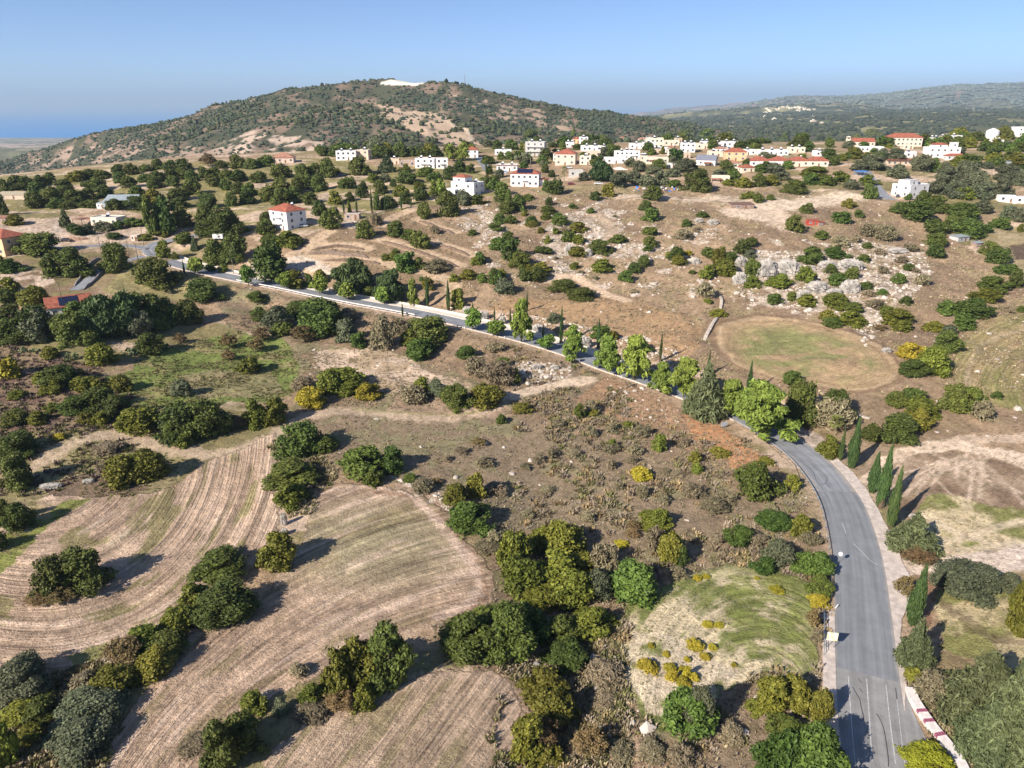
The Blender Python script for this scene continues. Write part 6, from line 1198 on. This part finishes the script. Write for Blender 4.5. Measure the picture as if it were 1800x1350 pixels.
shed(1668, 408, 1702, 424, 24, .6, 2.0, mat('pale_block', (.5,.48,.46), .9, .15), sheet, 'grey roofed animal pen in the farmyard under big trees', slope=.3)
shed(1706, 422, 1728, 434, 24, .6, 1.8, dkst, sheet, 'small grey pen right of the larger farmyard pen', slope=.3)
shed(0, 340, 50, 350, 4, .5, 2.4, WALLM['b'], mat('straw_roof', (.5,.42,.3), .9, .2), 'low straw-coloured barn roof at the far left', slope=1.2)
shed(0, 378, 14, 392, 0, .7, 2.4, WALLM['s'], TILEB, 'brown tiled hut at the left edge', slope=.8)
# yard slab of the farmyard
# ------------------------------------------------------------------ cars
def car(px, py, yaw, col, label, pickup=False, L=4.3):
    p, k = at(px, py); r_ = empty('parked_car', p, R(yaw)); cm = mat('car_paint_' + '_'.join(str(int(c * 99)) for c in col), col, .3, .03, 1, spec=.6); w_ = .86
    b = MB(); prof = [(-L/2,.45),(-L/2,.85),(-L*.47,.95),(L*.26,.98),(L*.47,.82),(L/2,.6),(L/2,.35),(-L/2+.05,.3)]
    b.add([(x, -w_, z) for x, z in prof] + [(x, w_, z) for x, z in prof], [tuple(range(8))[::-1], tuple(range(8, 16))] + [(i, (i+1) % 8, 8 + (i+1) % 8, 8 + i) for i in range(8)]).build('body', cm, r_)
    x0, x1, x2, x3 = (-L*.06, 0, L*.17, L*.28) if pickup else (-L*.44, -L*.34, L*.12, L*.26)
    g = MB(); g.add([(x0,-w_*.94,.99),(x3,-w_*.94,.99),(x2,-w_*.78,1.42),(x1,-w_*.78,1.42),(x0,w_*.94,.99),(x3,w_*.94,.99),(x2,w_*.78,1.42),(x1,w_*.78,1.42)], [(0,1,2,3),(5,4,7,6),(1,5,6,2),(4,0,3,7)]).build('windows', GLASS, r_)
    MB().box(x1-.02, x2+.02, -w_*.79, w_*.79, 1.425, 1.47).build('roof', cm, r_)
    for sx in (-L*.31, L*.31):
        for sy in (-1, 1):
            t = MB().tube([(sx, sy*(w_+.02), .32), (sx, sy*(w_-.2), .32)], .32, 12).build('wheel', mat('tyre_rubber', (.02,.02,.02), .8, .1), r_); MB().tube([(sx, sy*(w_+.04), .32), (sx, sy*(w_+.021), .32)], .18, 10).build('rim', steel, t)
    tag(r_, label, 'car', 'parked cars'); return r_
car(1052, 324, 4, (.75,.76,.78), 'white pickup truck parked in the village yard', True, 5.2); car(1004, 325, 12, (.25,.03,.03), 'dark red car parked left of the white pickup'); car(1003, 286, 80, (.2,.02,.03), 'dark red car beside the pink house')
car(888, 304, 8, (.5,.6,.75), 'pale blue car below the low white house'); car(884, 306, 10, (.8,.8,.8), 'white car beside the pale blue car'); car(1000, 296, 5, (.7,.7,.72), 'white car in front of the grey shed house'); car(1048, 290, -12, (.6,.65,.7), 'silver car by the yard left of the pepper tree')
car(600, 309, 15, (.1,.15,.2), 'dark car by the orange rubble heap in the orchard'); car(533, 399, 20, (.6,.6,.62), 'silver car behind the tall white house'); car(1578, 346, 60, (.08,.09,.11), 'dark car under the white farmhouse'); car(117, 424, 5, (.06,.06,.07), 'dark car at the foot of the pink stone wall'); car(12, 446, 10, (.08,.1,.16), 'dark car under the orange house')
p, k = at(384, 421); r_ = empty('caravan', p, R(6)); MB().box(-2.2, 2.2, -1, 1, .5, 2.4).build('body', WALLM['w'], r_)
for sx in (-.9, .9): MB().tube([(sx, -1.08, .35), (sx, -.8, .35)], .35, 10).build('wheel', mat('tyre_rubber', (.02,.02,.02)), r_)
window(r_, .6, -1, 1.6, .9, .6, 0); tag(r_, 'white caravan beneath the road trees left of the palm', 'caravan')
# ------------------------------------------------------------------ poles
pw = mat('weathered_pole_wood', (.16,.12,.09), .9, .3, 5)
for i, (px, y0, y1, lab) in enumerate(((179,415,450,'beside the fork of the side lane'),(253,400,432,'beside the pump house'),(245,430,470,'at the upper road bend'),(228,418,455,'left of the upper road bend'),(114,500,550,'beside the solar-roofed house'),(557,352,380,'behind the tall white house'),
                     (193,395,430,'in front of the cream villa'),(851,295,318,'beside the village road'),(1250,0,0,''),(1490,0,0,''))):
    if not lab: continue
    p, k = at(px, y1); h_ = (y1 - y0) * k / FPX * 1.02; r_ = empty('utility_pole', p); MB().tube([(0,0,-1),(0,0,h_)], [.14,.09], 8).build('pole', pw, r_); c = MB(); c.box(-.8,.8,-.05,.05,h_-.7,h_-.58)
    c.build('crossarm', pw, r_)
    for x in (-.7, 0, .7): MB().tube([(x,0,h_-.58),(x,0,h_-.4)], .04, 6).build('insulator', TANK, r_)
    tag(r_, 'thin wooden utility pole ' + lab, 'pole', 'utility poles')
# radio mast on the big hill
p, k = at(817, 152); m = MB()
for a in range(3): m.tube([(2.2*math.cos(a*2.1), 2.2*math.sin(a*2.1), -2), (0.2*math.cos(a*2.1), .2*math.sin(a*2.1), 24)], .25, 5)
for z in range(3, 24, 3): 
    q = 2.2 * (1 - z / 26); m.tube([(q*math.cos(0), q*math.sin(0), z), (q*math.cos(2.1), q*math.sin(2.1), z+1.5), (q*math.cos(4.2), q*math.sin(4.2), z), (q, 0, z+1.5)], .15, 4)
o = m.build('radio_mast', steel); o.location = p; tag(o, 'slim radio mast on the crest of the big hill', 'mast')
# ------------------------------------------------------------------ far town on the opposite ridge
rs = random.Random(8); base_ = []
fb = [MB().box(-9, 9, -6, 6, -6, 7), MB().box(-13, 13, -7, 7, -6, 6).box(-5, 5, -4, 4, 6.01, 11)]
fmes = []
for i, b_ in enumerate(fb):
    b_.box(-4, -1.5, -(7 if i else 6) - .2, -(7 if i else 6), 2, 4.5); fmes.append(mesh_np('far_house', np.array(b_.V, float), b_.F, WALLM['c']))
for i in range(56):
    if i < 45: px = rs.gauss(1388, 26); py = 186 + abs(px - 1388) * .12 + abs(rs.gauss(0, 4))
    else: px = rs.uniform(1265, 1460); py = rs.uniform(196, 222)
    p, k = at(px, py)
    if p.y > 14000: continue
    s_ = rs.uniform(.6, 1.1); o = obj('far_house', fmes[i % 2], None, p, rs.uniform(-.6, .6), (s_, s_, s_)); tag(o, 'tiny white house of the far town on the opposite ridge', 'house', 'white houses of the far ridge town')
# ------------------------------------------------------------------ rocks
def rock_mesh(seed, sub=3, rough=.62, flat=.7):
    iv, if_ = ico(sub); rs = np.random.RandomState(seed); o = rs.rand(3) * 50
    x, y, z = (iv * 2.2).T
    d = (1 - np.abs(2 * fbm(x + o[0] + z * .7, y + o[1] - z * .9, 4) - 1)) * rough * 1.2 + (fbm(x * 3 + o[2], y * 3 + z * 2, 3) - .5) * rough * .35
    w3 = iv * (1 + d[:, None] - rough * .5); q = np.round(w3 * 3.2 + o) / 3.2 * .62 + (w3 + o / 3.2) * .38 - o / 3.2
    q[:, 2] = q[:, 2] * flat; q = q - np.array([0, 0, q[:, 2].min() * .45]); q[:, 0] /= np.ptp(q[:, 0]); q[:, 1] /= np.ptp(q[:, 1]); q[:, 2] /= q[:, 2].max()
    return q, if_
limes = mat('limestone', (.38,.35,.31), .95, .5, 2.5, .7, 3, detail=8)
ROCKM = []
for i in range(5):
    v, f = rock_mesh(i + 3, 4); ROCKM.append(mesh_np('rock', v, f, limes))
def boulder(x0, y0, x1, y1, label, i, hmul=.8):
    cx = (x0 + x1) / 2; p, k = at(cx, y1); s = k / FPX; dep = math.atan2(CAMZ - p.z, math.hypot(p.x, p.y)); w_ = (x1 - x0) * s; e = (y1 - y0) * s; d_ = min(w_ * .6, e / math.sin(dep) * .5); h_ = max((e - d_ * math.sin(dep)) / math.cos(dep), .3 * w_ * .5) * hmul
    c = p + Vector((p.x, p.y, 0)).normalized() * d_ * .5; c.z = min(float(H(c.x, c.y)), p.z + .6)
    o = obj('limestone_crag', ROCKM[(i + 2) % 5], None, c, random.Random(i).uniform(-.3, .3), (w_ * 1.08, d_ * 1.2, h_ * (1.05 if 'boulder in the stony' not in label else .4))); tag(o, label, 'rock', 'limestone crags on the hillside'); return o
zc = lambda r, a, b, c, d: zz(r, [(a, b)])[0] + zz(r, [(c, d)])[0]
for i, (r, b_, lab) in enumerate((('r4', (250,870,375,1010), 'left half of the widest pale limestone crag'), ('r4', (360,875,505,1000), 'right half of the widest pale limestone crag'), ('r4', (135,880,200,950), 'small limestone crag between yellow bushes left of the widest crag'),
    ('r4', (120,960,200,1050), 'limestone block below left of the widest crag'), ('r4', (715,885,865,975), 'cracked grey limestone crag with a sharp right face'), ('r4', (610,895,720,960), 'low limestone crag left of the cracked crag'), ('r4', (545,1010,665,1100), 'jagged limestone crag in the middle of the bushes'),
    ('r4', (740,1000,850,1100), 'low broken limestone ledge under the cracked crag'), ('r4', (480,1065,560,1145), 'upright limestone boulder beside a dark bush'), ('r4', (660,1060,750,1110), 'narrow limestone ledge between two green bushes'), ('r4', (1010,830,1130,875), 'flat pale limestone slab below the hilltop scrub'),
    ('r3', (1450,995,1510,1055), 'rounded pale boulder left of yellow bushes'), ('r3', (1560,730,1640,780), 'flat pale rock ledge on the upper hillside'), ('r3', (1470,720,1530,760), 'small pale rock ledge beside the green shrub'), ('r3', (565,895,610,990), 'narrow upright white rock on the hillside'), ('r3', (700,930,760,1000), 'small white outcrop left of the dark bush'),
    ('r4', (555,930,600,965), 'small white rock right of the widest crag'), ('r7', (1155,458,1200,488), 'white boulder at the right end of the oval field'), ('r6', (790,165,840,220), 'white boulder above the roadside wall'), ('r6', (870,190,930,245), 'pale rock of the road cutting beside the small cypress'),
    ('r6', (980,215,1020,270), 'tall pale rock of the road cutting'), ('r6', (1150,250,1230,320), 'brown and pale rock face of the road cutting'), ('r6', (1400,320,1470,395), 'large pale rock face beside the road pine'), ('r6', (1045,225,1080,280), 'leaning pale rock of the road cutting'), ('r6', (1150,470,1210,510), 'pale ledge below the middle road stretch'),
    ('r6', (1250,475,1300,510), 'small pale ledge under the road embankment'), ('r2', (1440,1255,1500,1310), 'white rock above the road beside the cypress'), ('r8', (1335,125,1365,200), 'white stone pile between two bushes of the field edge'), ('r8', (1335,200,1370,245), 'grey-white stone heap above the yellow bush'),
    ('r10', (1070,135,1105,165), 'white boulder beside the sage green conifer'), ('r9', (1200,955,1232,985), 'white slab in the stony gully'), ('r9', (1210,1130,1250,1170), 'lower white boulder in the stony gully'), ('r9', (905,840,945,875), 'small white rock beside the bright green tree'), ('r5', (215,1185,330,1230), 'low rocks on the brown mound at the field edge'), ('r5', (440,1165,500,1200), 'small pale rocks on the brown mound'))):
    boulder(*zc(r, *b_), lab, i)
# ------------------------------------------------------------------ scattered growth and stones: stuff
rsn = np.random.RandomState(5)
area = (GY * .0025) * np.gradient(Yr)[:, None]
def scatter(mask, n, seed=0):
    w_ = (np.clip(mask, 0, 1) * area).ravel(); w_ /= w_.sum(); i = rsn.choice(len(w_), n, p=w_)
    y = GY.ravel()[i]; x = GX.ravel()[i] + (rsn.rand(n) - .5) * y * .0025; y = y * (1 + (rsn.rand(n) - .5) * .0032); return x, y, H(x, y)
def keep_off(x, y, d=5.5):
    m = np.ones(len(x), bool)
    for P, wd, fl, fd in ROADS:
        D_, _, _ = seg_dist(x, y, P[::2]); m &= D_ > wd / 2 + 1.0
    return m
def blobs(name, x, y, z, sx, sz, m, ico_=ICO0, jit=.25):
    iv, if_ = ico_; n = len(x); r_ = 1 + jit * rsn.randn(n, len(iv), 1); V = iv[None] * r_ * np.stack([sx, sx, sz], 1)[:, None, :]; V[..., 0] += x[:, None]; V[..., 1] += y[:, None]; V[..., 2] += (z + sz * .55)[:, None]
    F = (if_[None] + (np.arange(n) * len(iv))[:, None, None]).reshape(-1, 3); return obj(name, mesh_np(name, V.reshape(-1, 3), F, m))
fm = leaf_mat('far_scrub', (.018,.03,.018), (.07,.085,.045), (.14,.12,.075)); fm3 = leaf_mat('hazed_mountain_forest', (.06,.08,.06), (.13,.15,.11)); fm2 = leaf_mat('far_woods', (.02,.035,.015), (.06,.085,.03))  # mountain leaves lightened: some distance haze is put into their colour
dens = sst(.35, .58, fbm(GX / 90 + 3, GY / 120, 4)) * .8 + .35
hillm = sst(650, 720, GY + np.clip(-PX + 600, 0, 600) * .1) * sst(2250, 2100, GY) * dens
bare = pin([(640,180),(700,190),(780,205),(830,235),(850,262),(800,262),(740,240),(690,215)], PX, PY) * .75 + pin([(380,250),(440,228),(520,240),(600,260),(640,290),(330,300),(200,300)], PX, PY) * .55
bare = np.clip(bare + pin([(664,142),(700,139),(748,143),(752,151),(700,152),(666,150)], PX, PY), 0, 1)
x, y, z = scatter(hillm * (1 - bare), 44000); s_ = rsn.uniform(1.3, 3.6, len(x)) * rsn.uniform(.7, 1.25, len(x)); tag(blobs('hill_scrub', x, y, z, s_, s_ * rsn.uniform(.5, .95, len(x)), fm), kind='stuff')
x, y, z = scatter(sst(800, 900, GY) * sst(2250, 2100, GY) * sst(.5, .62, fbm(GX / 140 + 33, GY / 180, 4)) * (1 - bare), 9000); s_ = rsn.uniform(2.2, 4.6, len(x)); tag(blobs('hill_woods', x, y, z, s_, s_ * rsn.uniform(.7, 1.3, len(x)), fm2), kind='stuff')
x, y, z = scatter(sst(2200, 2500, GY) * sst(7200, 6600, GY) * sst(.38, .52, fbm(GX / 150, GY / 220, 4)) * (GX > -200), 20000); s_ = rsn.uniform(5, 12, len(x)); tag(blobs('valley_woods', x, y, z, s_, s_ * .8, fm2), kind='stuff')
x, y, z = scatter(sst(6800, 7400, GY) * sst(12000, 11500, GY) * np.clip(dens, 0, 1) * (GX > 0) * (.25 + .75 * sst(1400, 1500, PX)), 15000); s_ = rsn.uniform(11, 26, len(x)); tag(blobs('mountain_woods', x, y, z, s_, s_ * .6, fm3), kind='stuff')
x, y, z = scatter(sst(660, 700, GY) * sst(900, 850, GY) * sst(.4, .6, fbm(GX / 40, GY / 40, 3)), 2500); s_ = rsn.uniform(2, 4, len(x)); tag(blobs('ridge_scrub', x, y, z, s_, s_ * .9, fm), kind='stuff')
# dry tufts and dwarf scrub
def tufts(name, mask, n, size, cols, blades=9, spread=.5, tall=1.0, wide=.16):
    x, y, z = scatter(np.clip(mask, 0, 1) * (1 - PATHM), n); k_ = keep_off(x, y); x, y, z = x[k_], y[k_], z[k_]; n = len(x); s_ = size * rsn.uniform(.45, 1.5, n)
    a = rsn.rand(n, blades) * 6.283; r_ = rsn.rand(n, blades) * spread; L = rsn.uniform(.5, 1.1, (n, blades)) * tall; tilt = rsn.rand(n, blades) * .9
    bx = r_ * np.cos(a); by = r_ * np.sin(a); a2 = a + rsn.randn(n, blades) * .7; tx = bx + np.cos(a2) * L * tilt; ty = by + np.sin(a2) * L * tilt; tz = L * (1 - .45 * tilt)
    px_, py_ = -np.sin(a2) * wide, np.cos(a2) * wide; o_ = np.zeros_like(bx) - .05
    Vt = np.stack([np.stack([bx - px_, by - py_, o_], -1), np.stack([bx + px_, by + py_, o_], -1), np.stack([(bx + tx) / 2 + px_ * 1.3, (by + ty) / 2 + py_ * 1.3, tz * .62], -1), np.stack([tx, ty, tz], -1)], 2)
    Vt = Vt * s_[:, None, None, None] + np.stack([x, y, z], 1)[:, None, None, :]
    V = Vt.reshape(-1, 3); F = np.arange(len(V)).reshape(-1, 4); me = mesh_np(name, V, F, tuft_mat)
    c = np.array(cols)[rsn.randint(0, len(cols), n)] * rsn.uniform(.7, 1.3, (n, 1)); c = np.repeat(c, blades * 4, 0); a_ = me.attributes.new('Col', 'FLOAT_COLOR', 'POINT'); a_.data.foreach_set('color', np.concatenate([c, np.ones((len(c), 1))], 1).astype(np.float32).ravel())
    return tag(obj(name, me), kind='stuff')
tuft_mat = bpy.data.materials.new('dry_weeds'); tuft_mat.use_nodes = True; n = tuft_mat.node_tree.nodes; l = tuft_mat.node_tree.links; q = n.new('ShaderNodeAttribute'); q.attribute_name = 'Col'; l.new(q.outputs['Color'], n['Principled BSDF'].inputs['Base Color']); n['Principled BSDF'].inputs['Roughness'].default_value = .9; n['Principled BSDF'].inputs['Specular IOR Level'].default_value = .1
DRYC = [(.4,.33,.21), (.34,.28,.18), (.27,.22,.15), (.24,.21,.11), (.38,.32,.18), (.3,.25,.19)]
GRC = [(.13,.14,.05), (.18,.17,.07), (.24,.21,.1), (.1,.11,.04), (.3,.25,.13)]
fields = np.clip(f1 + f2 + f3 + f7 + (ro < 1.05) * (GY < 700) + f10, 0, 1)
slo = np.clip(slope - fields, 0, 1) * (GY < 330)
tufts('dry_grass', slo * (.25 + sst(.4, .6, n_big)), 13000, .4, DRYC)
tufts('dwarf_scrub', slo * sst(.48, .6, n_med) * (PX > 900), 1500, 1.0, [(.28,.22,.16), (.24,.19,.12), (.32,.26,.19), (.2,.19,.08), (.34,.25,.13)], 26, .8, .75, .13)
tufts('weeds', np.clip(mead + pin([(60,760),(180,755),(300,780),(340,810),(280,870),(150,880)]), 0, 1) * (.2 + sst(.45, .6, n_med)), 5000, .4, GRC)
hs2 = np.clip(hs - fields, 0, 1)
tufts('hillside_grass', hs2 * (.2 + sst(.45, .6, n_med)) * (GY > 190), 12000, .6, DRYC + [(.4,.3,.19)], 8, .6, .8, .2)
tufts('left_scrub', np.clip(pin([(-400,960),(-400,560),(0,540),(60,620),(160,640),(260,720),(300,770),(260,820),(100,860),(0,880)]), 0, 1), 5000, .8, [(.19,.14,.12), (.15,.11,.09), (.2,.17,.1), (.12,.12,.05)], 14, .7, .8, .16)
tufts('field_edge_weeds', np.clip(pin([(880,1100),(1080,1080),(1120,1420),(850,1420)]) + pin([(0,1200),(200,1160),(210,1280),(150,1420),(-300,1420),(-300,1200)]) + pin([(1580,1180),(1800,1190),(1950,1200),(1950,1450),(1700,1450)]) + pin([(470,775),(520,770),(600,830),(540,900),(500,905)]), 0, 1), 7000, .7, DRYC + GRC, 12, .6, .9, .14)
tufts('stubble', f1 + f2 + f3, 14000, .22, [(.42,.33,.24), (.5,.4,.3), (.3,.23,.15)], 5, .8, .6, .12)
tufts('verge_grass', f7 + f9 + pin([(1600,930),(1640,870),(1720,880),(1800,900),(1950,900),(1950,960),(1640,985)]) + pin([(1640,1040),(1800,1030),(1950,1030),(1950,1200),(1650,1140)]), 6000, .3, GRC, 6, .7, .8, .12)
# rubble
sv = mat('pale_rubble_stone', (.55,.48,.41), .95, .3, .4)
rk = hs2 * (.02 + sst(.55, .68, fbm(GX / 7 + 31, GY / 7, 5)) * pin([(780,370),(1000,345),(1260,400),(1520,430),(1600,500),(1560,600),(1380,560),(1200,520),(900,520),(840,450)]))
for q in ([(840,360),(890,385),(900,430),(870,450),(850,420)], [(960,395),(1060,350),(1100,400),(1010,440)], [(930,440),(1000,430),(1020,500),(960,480)], [(1060,430),(1180,430),(1180,460),(1060,450)], [(1290,440),(1520,445),(1560,520),(1500,560),(1300,530)], [(1480,420),(1620,440),(1640,480),(1560,560),(1520,620),(1500,580)]): rk = rk + pin(q) * sst(.42, .55, n_sml) * 1.2
rk = rk + cut * .8 + (pin([(900,635),(1010,640),(1000,672),(930,690)]) + pin([(690,830),(760,860),(800,900),(780,905),(700,870)]) + pin([(1030,1150),(1080,1180),(1110,1250),(1140,1300),(1060,1300)])) * .7 + slo * .01 + pin([(1060,665),(1130,680),(1200,730),(1180,760),(1080,720)]) * .25 + pin([(600,430),(640,470),(700,480),(640,440)]) * .05
x, y, z = scatter(rk * (1 - PATHM), 7000); k_ = keep_off(x, y); x, y, z = x[k_], y[k_], z[k_]; s_ = np.exp(rsn.randn(len(x)) * .55) * .3; s_ = np.clip(s_, .12, 1.5); tag(blobs('rubble', x, y, z - s_ * .35, s_, s_ * rsn.uniform(.45, .8, len(x)), sv, ICO0, .22), kind='stuff')
# junk and tarpaulins piled in the village yard
rs = random.Random(4); jc = [('blue_plastic', (.08,.2,.5)), ('grey_plastic', (.5,.5,.52)), ('orange_junk', (.5,.22,.08)), ('white_plastic', (.75,.75,.75)), ('dark_junk', (.05,.05,.08))]
for i in range(26):
    px, py = (rs.uniform(1118, 1132), rs.uniform(328, 336)) if i < 8 else (rs.uniform(1155, 1195), rs.uniform(329, 337)); p, k = at(px, py); c = jc[rs.randrange(5)]; sx, sy, sz = rs.uniform(.6, 2.2), rs.uniform(.5, 1.5), rs.uniform(.4, 1.2)
    m = MB().add([(-sx/2,-sy/2,-.2),(sx/2,-sy/2,-.2),(sx/2,sy/2,-.2),(-sx/2,sy/2,-.2),(-sx*.4,-sy*.45,sz),(sx*.45,-sy*.35,sz*.8),(sx*.35,sy*.4,sz),(-sx*.45,sy*.4,sz*.7)], [(0,3,2,1),(4,5,6,7),(0,1,5,4),(1,2,6,5),(2,3,7,6),(3,0,4,7)])
    o = m.build('junk_bundle', mat(c[0], c[1], .6, .2, 2)); o.location = p; o.rotation_euler = (0, 0, rs.uniform(0, 3)); tag(o, 'tarpaulin-covered bundle in the long junk pile before the olive grove', 'junk', 'bundles of the junk pile before the olive grove')
# ------------------------------------------------------------------ haze: one closed box of thin air round the camera and the land
hm = bpy.data.materials.new('haze_air'); hm.use_nodes = True; hn = hm.node_tree.nodes; hn.remove(hn['Principled BSDF'])
pv = hn.new('ShaderNodeVolumePrincipled'); pv.inputs['Color'].default_value = (.58,.78,1,1); pv.inputs['Density'].default_value = HAZE; pv.inputs['Anisotropy'].default_value = 0
hm.node_tree.links.new(pv.outputs[0], hn['Material Output'].inputs['Volume'])
MB().box(-161000, 161000, -900, 161000, -441, 860).build('haze', hm)['kind'] = 'stuff'
